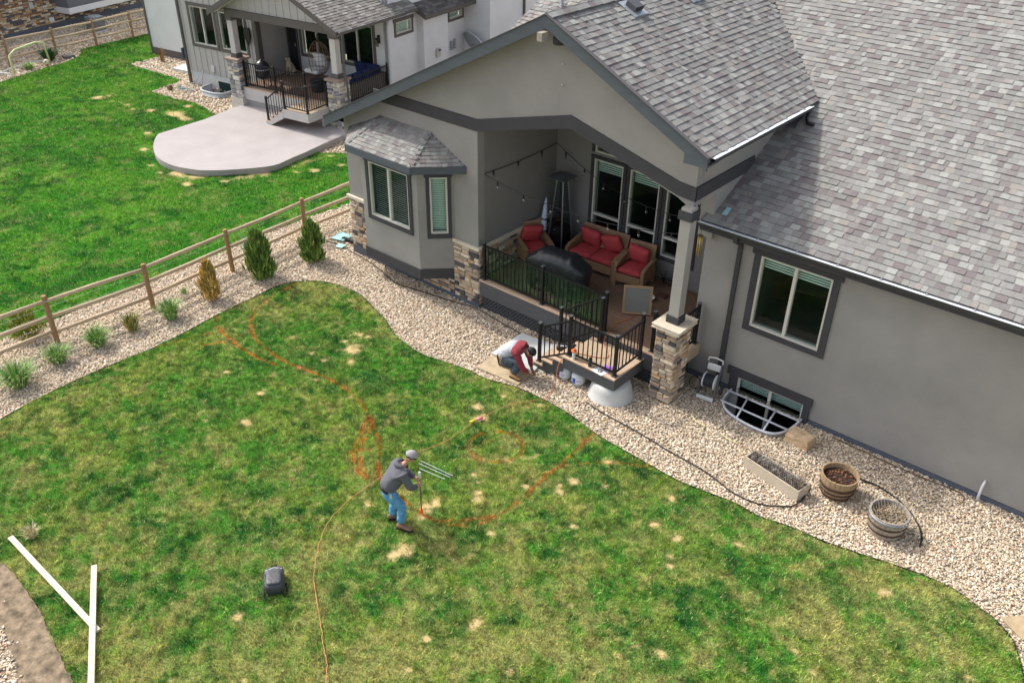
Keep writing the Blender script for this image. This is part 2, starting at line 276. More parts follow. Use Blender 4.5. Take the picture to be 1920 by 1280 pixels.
# ---- lawn colour fields
def lawn_fields(x, y, near=True):
    """returns colour (n,3), bare (n)"""
    a = fbm(x, y, 0.55, 3); b = fbm(x, y, 0.15, 8, 3); c = fbm(x, y, 2.6, 21, 2)
    G1 = np.array(lin(86, 142, 52)); G2 = np.array(lin(46, 106, 44)); ST = np.array(lin(170, 166, 104)); YG = np.array(lin(126, 152, 66))
    BR = np.array(lin(198, 172, 126)); OR = np.array(lin(222, 104, 46))
    if near:
        dry = 0.80*smooth(0.42, 0.66, 0.42*a+0.36*b+0.22*c); yel = smooth(0.42, 0.62, 0.6*fbm(x, y, 1.6, 40, 3)+0.4*fbm(x, y, 0.25, 41, 2)); dk = smooth(0.50, 0.64, 0.6*fbm(x, y, 0.55, 60, 4)+0.4*fbm(x, y, 0.16, 62, 2))*(1-0.7*dry)
        spots = SPOTS; bare = np.zeros_like(x)
        wob = 0.12+1.7*fbm(x, y, 0.12, 77, 4)
        for (cx, cy, r) in spots:
            d = np.hypot(x-cx, y-cy)/r
            dry = np.maximum(dry, 0.75*smooth(3.0, 1.0, d/wob)*smooth(0.3, 0.6, fbm(x, y, 0.08, 15, 2))); bare = np.maximum(bare, smooth(1.6, 0.5, d/wob)*(0.55+0.6*vnoise(x, y, 0.05, 12)).clip(0, 1)); dk = np.maximum(dk, 0.75*smooth(3.6, 1.6, d/wob)*smooth(0.4, 0.6, fbm(x, y, 0.5, 33, 2)))
        for (cx, cy, r) in DARKS: dk = np.maximum(dk, 0.7*smooth(1.25, 0.45, np.hypot(x-cx, y-cy)/r/(0.6+0.8*fbm(x, y, 0.5, 91, 3))))
        dk = dk*smooth(0.30, 0.58, 0.6*fbm(x, y, 0.22, 131, 3)+0.4*vnoise(x, y, 0.6, 9)); dry = dry*(1-0.85*dk)
        bare = np.maximum(bare, smooth(0.84, 0.92, fbm(x, y, 0.26, 110, 2))*0.5)
    else:
        dry = smooth(0.52, 0.80, 0.6*a+0.4*b)*0.55; yel = smooth(0.38, 0.62, 0.6*fbm(x, y, 2.4, 40, 3)+0.4*fbm(x, y, 0.5, 45, 2)); dk = smooth(0.50, 0.66, 0.5*fbm(x, y, 0.9, 60, 3)+0.5*fbm(x, y, 0.3, 64, 2))
        bare = np.zeros_like(x); wob = 0.05+1.7*fbm(x, y, 0.32, 77, 3)
        for (cx, cy, r) in NSPOTS: bare = np.maximum(bare, smooth(1.7, 0.6, np.hypot(x-cx, (y-cy)*1.4)/r/wob)*0.85)
        ed = seg_dist(x, y, PATIO); e2 = smooth(0.55, 0.1, ed)*smooth(0.5, 0.62, fbm(x, y, 0.6, 13, 3)); bare = np.maximum(bare, e2*0.9)
        G1 = np.array(lin(62, 134, 30)); G2 = np.array(lin(44, 112, 30)); YG = np.array(lin(92, 150, 40))
    col = G1[None]*(1-yel[:, None])+YG[None]*yel[:, None]
    col = col*(1-dk[:, None])+G2[None]*dk[:, None]
    col = col*(1-dry[:, None])+ST[None]*dry[:, None]
    col = col*(1-bare[:, None])+BR[None]*bare[:, None]
    paint = np.zeros_like(x)
    if near:
        for pl, w in PAINT:
            d = seg_dist(x, y, pl)/(0.052*(0.4+1.2*fbm(x, y, 0.2, 5, 2)))
            paint = np.maximum(paint, w*smooth(1.0, 0.35, d)*smooth(0.28, 0.60, fbm(x, y, 0.14, 44, 3)+0.06))
        col = col*(1-paint[:, None]*0.62)+OR[None]*(paint[:, None]*0.62)
    return col, bare
def grid_lookup(poly, step, near):
    P = np.array(poly); x0, y0 = P.min(0)-0.3; x1, y1 = P.max(0)+0.3
    xs = np.arange(x0, x1, step); ys = np.arange(y0, y1, step); X, Y = np.meshgrid(xs, ys)
    col, bare = lawn_fields(X.ravel(), Y.ravel(), near)
    return x0, y0, step, col.reshape(*X.shape, 3), bare.reshape(X.shape)
def samp(gr, x, y):
    x0, y0, st, c, b = gr; i = np.clip(((y-y0)/st+0.5).astype(int), 0, c.shape[0]-1); j = np.clip(((x-x0)/st+0.5).astype(int), 0, c.shape[1]-1)
    return c[i, j], b[i, j]
def attr_mat(name, rough, mul=1.0, transl=False, noise=None):
    m = bpy.data.materials.new(name); m.use_nodes = True; n = m.node_tree.nodes; l = m.node_tree.links; b = n['Principled BSDF']
    at = n.new('ShaderNodeAttribute'); at.attribute_name = 'col'; b.inputs['Roughness'].default_value = rough; b.inputs['Specular IOR Level'].default_value = 0.15
    s = n.new('ShaderNodeVectorMath'); s.operation = 'SCALE'; s.inputs['Scale'].default_value = mul; l.new(at.outputs['Color'], s.inputs[0])
    l.new(s.outputs[0], b.inputs['Base Color'])
    if transl:
        t = n.new('ShaderNodeBsdfTranslucent'); l.new(s.outputs[0], t.inputs[0]); mx = n.new('ShaderNodeMixShader'); mx.inputs[0].default_value = 0.25
        l.new(b.outputs[0], mx.inputs[1]); l.new(t.outputs[0], mx.inputs[2]); l.new(mx.outputs[0], n['Material Output'].inputs[0])
    return m
def lawn_sheet(name, poly, step, gr, z, soil):
    P = np.array(poly); xs = np.arange(P[:, 0].min(), P[:, 0].max()+step, step); ys = np.arange(P[:, 1].min(), P[:, 1].max()+step, step)
    X, Y = np.meshgrid(xs, ys); ins = in_poly(X[:-1, :-1]+step/2, Y[:-1, :-1]+step/2, poly)
    nx = len(xs); iy, ix = np.nonzero(ins); q = np.stack([iy*nx+ix, iy*nx+ix+1, (iy+1)*nx+ix+1, (iy+1)*nx+ix], 1)
    u, inv = np.unique(q, return_inverse=True); q = inv.reshape(q.shape)
    vx = X.ravel()[u]; vy = Y.ravel()[u]; vz = z+0.02*(fbm(vx, vy, 0.9, 4, 2)-0.5)
    me = bpy.data.meshes.new(name); me.from_pydata(np.stack([vx, vy, vz], 1).tolist(), [], q.tolist()); me.update()
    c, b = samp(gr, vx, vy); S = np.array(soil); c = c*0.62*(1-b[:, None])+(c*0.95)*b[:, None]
    at = me.color_attributes.new('col', 'FLOAT_COLOR', 'POINT'); at.data.foreach_set('color', np.concatenate([c, np.ones((len(c), 1))], 1).astype(np.float32).ravel())
    me.materials.append(attr_mat(name+'_soil', 1.0)); o = link(name, me); o['kind'] = 'structure'; return o
def visible(x, y, z=0.0, mx=0.17):
    dx, dy, dz = x-CAMPOS.x, y-CAMPOS.y, z-CAMPOS.z
    w = dx*c_f.x+dy*c_f.y+dz*c_f.z; u = (dx*c_r.x+dy*c_r.y+dz*c_r.z)/w; v = (dx*c_d.x+dy*c_d.y+dz*c_d.z)/w
    return (w > 0) & (abs(u) < 0.582*(1+mx)) & (abs(v) < 0.388*(1+mx))
def blades(name, poly, dens, gr, z, hgt, wid, label, keep=None, gain=1.0):
    P = np.array(poly); x0, y0 = P.min(0); x1, y1 = P.max(0); n = int((x1-x0)*(y1-y0)*dens)
    x = rng.uniform(x0, x1, n); y = rng.uniform(y0, y1, n)
    k = in_poly(x, y, poly) & visible(x, y)
    if keep is not None: k &= keep(x, y)
    x = x[k]; y = y[k]; c, b = samp(gr, x, y); k = rng.uniform(0, 1, len(x)) > b*0.86; x = x[k]; y = y[k]; c = c[k]; b = b[k]; n = len(x)
    cl = vnoise(x, y, 0.11, 55); lum = c.sum(1)
    h = hgt*rng.uniform(0.5, 1.2, n)*(0.55+0.9*cl)*(1-0.5*b); w = wid*rng.uniform(0.6, 1.3, n)
    th = rng.uniform(0, 2*np.pi, n); ln = rng.uniform(0.15, 1.1, n)*h; ph = rng.uniform(0, 2*np.pi, n)
    zz = z+0.02*(fbm(x, y, 0.9, 4, 2)-0.5)-0.004
    bx = np.cos(th)*w/2; by = np.sin(th)*w/2
    V = np.empty((n, 3, 3), np.float32)
    V[:, 0] = np.stack([x-bx, y-by, zz], 1); V[:, 1] = np.stack([x+bx, y+by, zz], 1); V[:, 2] = np.stack([x+np.cos(ph)*ln, y+np.sin(ph)*ln, zz+h], 1)
    me = bpy.data.meshes.new(name); me.vertices.add(3*n); me.vertices.foreach_set('co', V.ravel())
    me.loops.add(3*n); me.loops.foreach_set('vertex_index', np.arange(3*n, dtype=np.int32))
    me.polygons.add(n); me.polygons.foreach_set('loop_start', np.arange(0, 3*n, 3, dtype=np.int32)); me.update()
    f = (rng.normal(1.0, 0.32, n).clip(0.3, 2)*(0.42+1.16*vnoise(x, y, 0.075, 31))*(0.65+0.7*vnoise(x, y, 0.028, 37)))[:, None].clip(0.35, 1.9); hue = rng.normal(0, 0.14, (n, 1)); c = c*f*np.concatenate([1+hue, np.ones((n, 1)), 1-hue], 1)
    dead = rng.uniform(0, 1, n) < 0.22*smooth(0.45, 0.8, vnoise(x, y, 0.09, 71))+0.05; c[dead] = np.array(lin(182, 170, 118))*f[dead]
    at = me.attributes.new('col', 'FLOAT_COLOR', 'FACE'); at.data.foreach_set('color', np.concatenate([c.clip(0, 1), np.ones((n, 1))], 1).astype(np.float32).ravel())
    me.materials.append(attr_mat(name+'_blade', 0.7, gain, True)); o = link(name, me); put(o, label, 'grass', kind='stuff'); return o
gr1 = grid_lookup(LAWN, 0.03, True)
lawn_sheet('lawn', LAWN, 0.06, gr1, 0.0, None)
blades('grass', LAWN, 5000, gr1, 0.0, 0.058, 0.0115, 'patchy green and straw coloured lawn grass in the near yard', gain=1.18)
gr2 = grid_lookup(NLAWN, 0.08, False)
lawn_sheet('lawn', NLAWN, 0.12, gr2, 0.0, None)
blades('grass', NLAWN, 1500, gr2, 0.0, 0.065, 0.014, 'bright green mown lawn grass in the neighbouring yard')
# orange paint also stands on the soil through the lawn sheet colours

# ---- black edging between lawn and river rock
EDGE = mat('black_edging', (0.02, 0.02, 0.02), 0.6)
def strip(name, pl, w, z0, z1, m, label, cat):
    b = MB(); n = len(pl); L = []; Rr = []
    for i in range(n):
        a = Vector(pl[max(i-1, 0)]); c = Vector(pl[min(i+1, n-1)]); d = (c-a).normalized(); nn = Vector((-d.y, d.x)); p = Vector(pl[i]); L.append(p+nn*w/2); Rr.append(p-nn*w/2)
    vs = [(*p, z0) for p in L]+[(*p, z1) for p in L]+[(*p, z1) for p in Rr]+[(*p, z0) for p in Rr]
    fs = []
    for i in range(n-1):
        for k in range(3): fs.append((k*n+i, k*n+i+1, (k+1)*n+i+1, (k+1)*n+i))
    b.add(vs, fs); o = b.build(name, m); put(o, label, cat); return o
def refine(pl, k=4):
    out = []; n = len(pl)
    for i in range(n-1):
        p0 = pl[max(i-1, 0)]; p1 = pl[i]; p2 = pl[i+1]; p3 = pl[min(i+2, n-1)]
        for j in range(k):
            t = j/k
            out.append(tuple(0.5*((2*p1[a])+(-p0[a]+p2[a])*t+(2*p0[a]-5*p1[a]+4*p2[a]-p3[a])*t*t+(-p0[a]+3*p1[a]-3*p2[a]+p3[a])*t**3) for a in range(len(p1))))
    out.append(tuple(pl[-1])); return out
strip('lawn_edging', refine(LAWN_TOP), 0.012, -0.04, 0.018, EDGE, 'thin black edging between the near lawn and the river rock', 'edging')

# ---- river rock
PEB_RAMP = [lin(*c) for c in [(209,193,170),(196,179,156),(220,206,186),(184,166,141),(202,184,158),(173,158,137),(224,212,193),(207,187,154),(163,146,126),(214,199,177),(189,168,140),(200,188,170),(174,144,119),(214,197,174),(185,177,166),(147,135,122)]]
PEB = mat('river_rock', (0.5, 0.45, 0.38), 0.85, (30, 0.15), ramp=PEB_RAMP, spec=0.25)
pc = bpy.data.collections.new('pebble_kinds')
for i in range(5):
    bm = bmesh.new(); bmesh.ops.create_icosphere(bm, subdivisions=2, radius=0.5)
    for v in bm.verts:
        d = 1+0.25*(vnoise(np.array([v.co.x*2+i*9]), np.array([v.co.y*2+v.co.z*3]), 1.0, i+2)[0]-0.5); v.co *= d
        v.co.y *= 0.78; v.co.z *= 0.55
    me = bpy.data.meshes.new('pebble'); bm.to_mesh(me); bm.free(); me.shade_smooth(); me.materials.append(PEB)
    pc.objects.link(bpy.data.objects.new('pebble', me))
def scatter_group():
    ng = bpy.data.node_groups.new('river_rock_scatter', 'GeometryNodeTree')
    ng.interface.new_socket('Geometry', in_out='INPUT', socket_type='NodeSocketGeometry'); ng.interface.new_socket('Geometry', in_out='OUTPUT', socket_type='NodeSocketGeometry')
    N = ng.nodes; L = ng.links; gi = N.new('NodeGroupInput'); go = N.new('NodeGroupOutput'); ip = N.new('GeometryNodeInstanceOnPoints'); ci = N.new('GeometryNodeCollectionInfo')
    ci.inputs['Collection'].default_value = pc; ci.inputs['Separate Children'].default_value = True; ci.inputs['Reset Children'].default_value = True
    def na(nm, t): a = N.new('GeometryNodeInputNamedAttribute'); a.data_type = t; a.inputs['Name'].default_value = nm; return [o for o in a.outputs if o.enabled and o.name == 'Attribute'][0]
    L.new(gi.outputs[0], ip.inputs['Points']); L.new(ci.outputs[0], ip.inputs['Instance']); ip.inputs['Pick Instance'].default_value = True
    L.new(na('idx', 'INT'), ip.inputs['Instance Index']); L.new(na('rot', 'FLOAT_VECTOR'), ip.inputs['Rotation']); L.new(na('scl', 'FLOAT_VECTOR'), ip.inputs['Scale'])
    L.new(ip.outputs[0], go.inputs[0]); return ng
SCAT = scatter_group()
BLOCK = []          # rectangles / discs kept free of stones: filled before scatter is called
def pebbles(name, box, dens, smin, smax, label, ok):
    x0, x1, y0, y1 = box; n = int((x1-x0)*(y1-y0)*dens); x = rng.uniform(x0, x1, n); y = rng.uniform(y0, y1, n)
    k = visible(x, y) & ok(x, y); x = x[k]; y = y[k]; n = len(x)
    s = rng.uniform(smin, smax, n)*np.where(rng.uniform(0, 1, n) < 0.08, 1.5, 1.0)
    z = -0.03+s*0.12+rng.uniform(0, 0.022, n)
    me = bpy.data.meshes.new(name); me.vertices.add(n); me.vertices.foreach_set('co', np.stack([x, y, z], 1).astype(np.float32).ravel())
    for nm, t, v in (('idx', 'INT', rng.integers(0, 5, n).astype(np.int32)),): me.attributes.new(nm, t, 'POINT').data.foreach_set('value', v)
    rot = np.stack([rng.normal(0, 0.35, n), rng.normal(0, 0.35, n), rng.uniform(0, 6.28, n)], 1).astype(np.float32)
    scl = (s[:, None]*np.stack([rng.uniform(0.9, 1.3, n), rng.uniform(0.8, 1.1, n), rng.uniform(0.8, 1.1, n)], 1)).astype(np.float32)
    me.attributes.new('rot', 'FLOAT_VECTOR', 'POINT').data.foreach_set('vector', rot.ravel()); me.attributes.new('scl', 'FLOAT_VECTOR', 'POINT').data.foreach_set('vector', scl.ravel())
    me.update(); o = link(name, me); md = o.modifiers.new('scatter', 'NODES'); md.node_group = SCAT; put(o, label, 'gravel', kind='stuff'); return o
HOUSE_FOOT = [(-17.25,13.8),(-12.75,13.8),(-12.75,14.0),(-7.5,14.0),(-7.5,13.45),(-7.1,13.45),(-7.1,14.83),(6,14.83),(6,30),(-17.25,30)]
N_FOOT = [tuple(nw(u, v)[:2]) for u, v in [(-4.3,1.42),(-0.1,1.42),(-0.1,3.0),(4.95,3.0),(4.95,14),(-9,14),(-9,3.7),(-4.3,3.7)]]
SLAB = [(-11.07,12.38),(-11.1,13.48),(-10.14,13.6),(-9.89,12.44)]; FLAG = [(-10.95,11.78),(-11.02,12.36),(-9.89,12.42),(-9.85,11.86)]
def near_ok(x, y):
    k = ~in_poly(x, y, LAWN) & ~in_poly(x, y, HOUSE_FOOT) & ~in_poly(x, y, NLAWN) & ~in_poly(x, y, WELL) & ~in_poly(x, y, SLAB)
    return k & (x > -21) & ((x < -9.9) | (y > 5))
pebbles('gravel', (-21, 2.5, 3.0, 20), 1250, 0.027, 0.048, 'cream and tan river rock around the grey house and along the fence', near_ok)
pebbles('gravel', (-15.5, -8.5, 0.5, 2.5), 1250, 0.027, 0.048, 'small river rock beside the bare dirt at the lawn corner',
        lambda x, y: ~in_poly(x, y, LAWN) & ((seg_dist(x, y, DIRT_EDGE) > 0.42+0.25*fbm(x, y, 0.5, 9, 2)) | ((seg_dist(x, y, DIRT_EDGE) > 0.05) & (rng.uniform(0, 1, x.shape) < 0.05))))
def far_ok(x, y):
    return ~in_poly(x, y, NLAWN) & ~in_poly(x, y, N_FOOT) & ~in_poly(x, y, HOUSE_FOOT) & ~in_poly(x, y, NWELL) & ~in_poly(x, y, PATIO)
pebbles('gravel', (-54, -21, 8, 34), 190, 0.06, 0.10, 'tan river rock around the neighbouring house and far fence', far_ok)
DIRT = mat('bare_dirt', (0.185, 0.140, 0.092), 0.95, (7, 0.8), (30, 0.8))
bk = [(-14.6,2.34),(-13.8,2.36)]+refine(DIRT_EDGE+[(-9.4,1.6)], 10); b = MB(); m_ = len(bk); vs = []; rows = 16
for r_ in range(rows):
    t = r_/(rows-1); dy = 0.03-0.72*t
    for i, (x, y) in enumerate(bk):
        px_, py_ = x+dy*0.35+random.uniform(-.02, .02), y+dy+random.uniform(-.012, .012)
        z = 0.034-0.062*t+0.07*(float(fbm(np.array([px_]), np.array([py_]), 0.22, 19, 4)[0])-0.5)*(0.35+0.65*math.sin(math.pi*t))
        vs.append((px_, py_, z))
b.add(vs, [(r*m_+i, r*m_+i+1, (r+1)*m_+i+1, (r+1)*m_+i) for r in range(rows-1) for i in range(m_-1)])
o = b.build('dirt_bank', DIRT, smooth=True); o['kind'] = 'structure'
# ================================================================ grey house
house = thing('house', 'grey stucco house with brown shingle roof, gabled porch and bay window', 'house', (-10.5, 14.0, 0))
YG, YW, YB, XC = 13.75, 14.79, 16.65, -12.71      # gable wall, right wall, porch back wall, porch left wall
RX, RZ = -10.54, 7.31                             # ridge of the rear gable
def zg(x): return RZ-0.5*abs(x-RX)                # gable roof top
def zm(y): return 3.78+0.5*(y-14.45)              # main roof top
def wall_holes(o, u, n, W, Hh, th, holes):
    """wall front in the plane o + u*a + z*b, thickness th against normal n; holes = (a0,a1,b0,b1)"""
    o = Vector(o); u = Vector(u); n = Vector(n); z = Vector((0, 0, 1)); b = MB()
    xs = sorted({0, W, *[h[0] for h in holes], *[h[1] for h in holes]}); zs = sorted({0, Hh, *[h[2] for h in holes], *[h[3] for h in holes]})
    P = lambda a, c, d: o+u*a+z*c-n*d
    for i in range(len(xs)-1):
        for j in range(len(zs)-1):
            mx, mz = (xs[i]+xs[i+1])/2, (zs[j]+zs[j+1])/2
            if any(h[0] < mx < h[1] and h[2] < mz < h[3] for h in holes): continue
            for d in (0, th): b.add([P(xs[i], zs[j], d), P(xs[i+1], zs[j], d), P(xs[i+1], zs[j+1], d), P(xs[i], zs[j+1], d)], [(0,1,2,3)])
    for (a0, a1, c0, c1) in list(holes)+[(0, W, 0, Hh)]:
        for (p, q) in (((a0, c0), (a1, c0)), ((a1, c0), (a1, c1)), ((a1, c1), (a0, c1)), ((a0, c1), (a0, c0))):
            b.add([P(*p, 0), P(*q, 0), P(*q, th), P(*p, th)], [(0,1,2,3)])
    return b
def pane_quad(o, u, n, x0, x1, z0, z1, d):
    P = lambda x, zq: o+u*x+Vector((0,0,zq))+n*d
    return MB().add([P(x0,z0),P(x1,z0),P(x1,z1),P(x0,z1)], [(0,1,2,3)])
def window(parent, o, u, n, a0, a1, c0, c1, trim=(0.13, 0.13, 0.13), mull=(), hbar=None, blind=None, head=0.0, room=1.6, recess=0.05, trimmat=None, slats=0, fr=0.044):
    """window in an opening: trim boards, frame, panes, blind and a dark room behind"""
    o = Vector(o); u = Vector(u); n = Vector(n); z = Vector((0, 0, 1)); w = node('window', parent); TM = trimmat or TRIM
    def bx(b, x0, x1, z0, z1, d0, d1):        # d measured outwards along n
        c = o+u*(x0+x1)/2+z*(z0+z1)/2+n*(d0+d1)/2; return b.obox(c, u*abs(x1-x0)/2, n*abs(d1-d0)/2, z*abs(z1-z0)/2)
    s, t, bt = trim
    if t: bx(MB(), a0-s-head, a1+s+head, c1, c1+t, 0, 0.045).build('trim_board', TM, w)
    if bt: bx(MB(), a0-s, a1+s, c0-bt, c0, 0, 0.035).build('trim_board', TM, w)
    if s:
        for (x0, x1) in ((a0-s, a0), (a1, a1+s)): bx(MB(), x0, x1, c0, c1, 0, 0.034).build('trim_board', TM, w)
    f = MB(); fd0, fd1 = -recess-0.03, 0.012
    bx(f, a0, a1, c0, c0+fr, fd0, fd1); bx(f, a0, a1, c1-fr, c1, fd0, fd1); bx(f, a0, a0+fr, c0+fr, c1-fr, fd0, fd1); bx(f, a1-fr, a1, c0+fr, c1-fr, fd0, fd1)
    for m in mull: bx(f, m-0.03, m+0.03, c0+fr, c1-fr, fd0, fd1-0.004)
    if hbar: bx(f, a0+fr, a1-fr, hbar-0.03, hbar+0.03, fd0, fd1-0.002)
    f.build('frame', WHITE, w)
    edges = [a0+fr]+[k for m in mull for k in (m-0.03, m+0.03)]+[a1-fr]
    for i in range(0, len(edges), 2):
        zz = [c0+fr, c1-fr] if not hbar else [c0+fr, hbar-0.03, hbar+0.03, c1-fr]
        for j in range(0, len(zz), 2): pane_quad(o, u, n, edges[i], edges[i+1], zz[j], zz[j+1], -recess).build('pane', GLASS, w)
    if blind:
        zb = c1-fr-blind*(c1-c0-2*fr); k = max(2, int((c1-fr-zb)/(0.055 if slats else 0.045))); b = MB()
        for i in range(k):
            zc = c1-fr-(i+0.5)*(c1-fr-zb)/k; c = o+u*(a0+a1)/2+z*zc-n*(recess+0.075)
            dirv = (n*0.55+z*0.9).normalized() if not slats else (n*0.9+z*0.42).normalized()
            b.obox(c, u*((a1-a0)/2-fr), dirv*0.0255, dirv.cross(u)*0.0012)
        b.build('blind', BLIND, w)
    r = MB(); d0, d1 = -recess-0.16, -room
    P = lambda x, zq, d: o+u*x+z*zq+n*d
    e = 0.0
    r.add([P(a0-e,c0,d0),P(a1+e,c0,d0),P(a1+e,c1,d0),P(a0-e,c1,d0),P(a0-e,c0,d1),P(a1+e,c0,d1),P(a1+e,c1,d1),P(a0-e,c1,d1)], [(4,5,6,7),(0,1,5,4),(1,2,6,5),(2,3,7,6),(3,0,4,7)])
    r.build('reveal', ROOM, w); return w
# --- walls
b = MB(); gl = [(-17.3,0.10),(-17.3,zg(-17.3)-0.17),(RX,RZ-0.17),(-7.25,zg(-7.25)-0.17),(-7.25,4.30),(-7.40,4.30),(-7.6,4.40),(-10.18,5.14),(XC,4.49),(XC,0.10)]
b.prism([(x, YG, z) for x, z in gl], (0, 0.22, 0)).build('gable_wall', STUCCO, house)
MB().box((-17.3,YG+0.221,0.05),(-17.08,30,3.72)).build('side_wall', STUCCO, house)
PST = mat('shaded_porch_stucco', (0.20,0.194,0.178), 0.95, (0.9,0.1), (42,0.6))  # darker copy of stucco, shade inside the porch put into its colour
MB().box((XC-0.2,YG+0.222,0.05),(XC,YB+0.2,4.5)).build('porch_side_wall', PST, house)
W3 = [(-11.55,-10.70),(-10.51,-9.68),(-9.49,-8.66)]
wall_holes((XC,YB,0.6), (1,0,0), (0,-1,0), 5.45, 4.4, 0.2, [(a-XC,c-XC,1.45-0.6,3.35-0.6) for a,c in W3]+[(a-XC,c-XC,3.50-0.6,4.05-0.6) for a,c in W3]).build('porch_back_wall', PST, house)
MB().box((-7.42,YW+0.201,0.05),(-7.22,YB+0.1,3.9)).build('porch_return_wall', STUCCO, house)
wall_holes((-7.42,YW,0.10), (1,0,0), (0,-1,0), 9.5, 3.55, 0.2, [(1.225,2.69,1.59,3.18),(1.2,2.68,0.0,0.31)]).build('rear_wall', STUCCO, house)
for a, c in ((-7.42,-6.22),(-4.74,2.08)): MB().box((a,YW-0.012,-0.05),(c,YW+0.1,0.085)).build('flashing', FLASH, house)
# side of the porch roof towards the main roof
pts = [(13.96,zg(-7.25)-0.14),(17.6,zg(-7.25)-0.14),(17.2,4.9),(14.62,3.80),(14.62,4.28),(13.96,4.28)]
MB().prism([(-7.25,y,z) for y,z in pts], (-0.3,0,0)).build('porch_beam_wall', STUCCO, house)
MB().box((-7.58,14.70,3.3),(-7.262,14.98,4.3)).build('pilaster', STUCCO, house)
# porch ceiling
MB().prism([(-12.7,YG+0.22,4.62),(-10.2,YG+0.22,5.24),(-7.5,YG+0.22,4.56),(-7.5,YG+0.22,4.62),(-10.2,YG+0.22,5.30),(-12.7,YG+0.22,4.68)], (0,YB-YG-0.2,0)).build('porch_ceiling', TRIM, house)
# --- dark bands
def band(pts, h, y, name='band_board'):
    b = MB(); n = len(pts)
    for i in range(n-1):
        (x0, z0), (x1, z1) = pts[i], pts[i+1]
        b.prism([(x0,y,z0),(x1,y,z1),(x1,y,z1+h),(x0,y,z0+h)], (0,0.03,0))
    return b.build(name, TRIM, house)
band([(-16.05,4.46),(XC,4.47),(-10.18,5.13),(-7.6,4.45),(-7.215,4.42)], 0.27, YG-0.03)
MB().box((-7.249,YG-0.0295,4.42),(-7.215,16.0,4.69)).build('band_board', TRIM, house)
# --- bay
bay = node('bay', house)
BF = 13.15
bp = [(-16.65,YG),(-16.05,BF),(-14.09,BF),(-13.49,YG)]
MB().prism([(x,y,0.81) for x,y in [(-16.65,YG-0.002),(-16.05,BF),(-14.09,BF),(-13.49,YG-0.002)]], (0,0,0.76)).build('bay_base', STUCCO, bay)
wall_holes((-16.05,BF,1.57), (1,0,0), (0,-1,0), 1.96, 1.95, 0.12, [(0.29,1.68,0.20,1.62)]).build('bay_wall', STUCCO, bay)
s2 = math.sqrt(0.5); L45 = 0.6*math.sqrt(2)
wall_holes((-14.09,BF,1.57), (s2,s2,0), (s2,-s2,0), L45-0.003, 1.95, 0.1, [(0.29,0.71,0.19,1.63)]).build('bay_wall', STUCCO, bay)
wall_holes((-16.65,YG,1.57), (s2,-s2,0), (-s2,-s2,0), L45-0.003, 1.95, 0.1, []).build('bay_wall', STUCCO, bay)
b = MB(); bo = [(-16.67,YG-0.003),(-16.065,BF-0.035),(-14.075,BF-0.035),(-13.455,YG-0.003)]
b.prism([(x,y,0.55) for x,y in bo], (0,0,0.258)).build('bay_band', TRIM, bay)
window(bay, (-16.05,BF,0), (1,0,0), (0,-1,0), 0.29, 1.68, 1.77, 3.19, trim=(0.10,0.13,0.11), mull=(0.985,), blind=1.0, head=0.035, room=0.5, slats=1)
window(bay, (-14.09,BF,0), (s2,s2,0), (s2,-s2,0), 0.29, 0.71, 1.76, 3.20, trim=(0.085,0.13,0.12), blind=1.0, head=0.03, room=0.35)
# bay roof
ez, oz = 3.56, 4.10
ev = [(-17.07,YG-0.004),(-16.18,12.85),(-13.96,12.85),(-13.07,YG-0.004)]
tv = [(-15.85,YG-0.004),(-14.2,YG-0.004)]
b = MB(); b.add([(x,y,ez) for x,y in ev]+[(x,y,oz) for x,y in tv], [(1,2,5,4),(2,3,5),(0,1,4),(0,3,2,1)]); b.build('bay_roof_deck', UNDER, bay)
b = MB()
for (p, q) in zip(ev[:-1], ev[1:]):
    d = Vector((q[0]-p[0], q[1]-p[1], 0)); nn = Vector((d.y, -d.x, 0)).normalized(); m = (Vector((*p,0))+Vector((*q,0)))/2
    b.obox((m.x+nn.x*0.012, m.y+nn.y*0.012, ez-0.085), d/2*1.006, nn*0.014, (0,0,0.085))
b.build('fascia_board', FASCIA, bay)
MB().prism([(x*0.998-0.03,y+0.02,ez-0.165) for x,y in ev], (0,0,0.004)).build('bay_soffit', TRIM, bay)

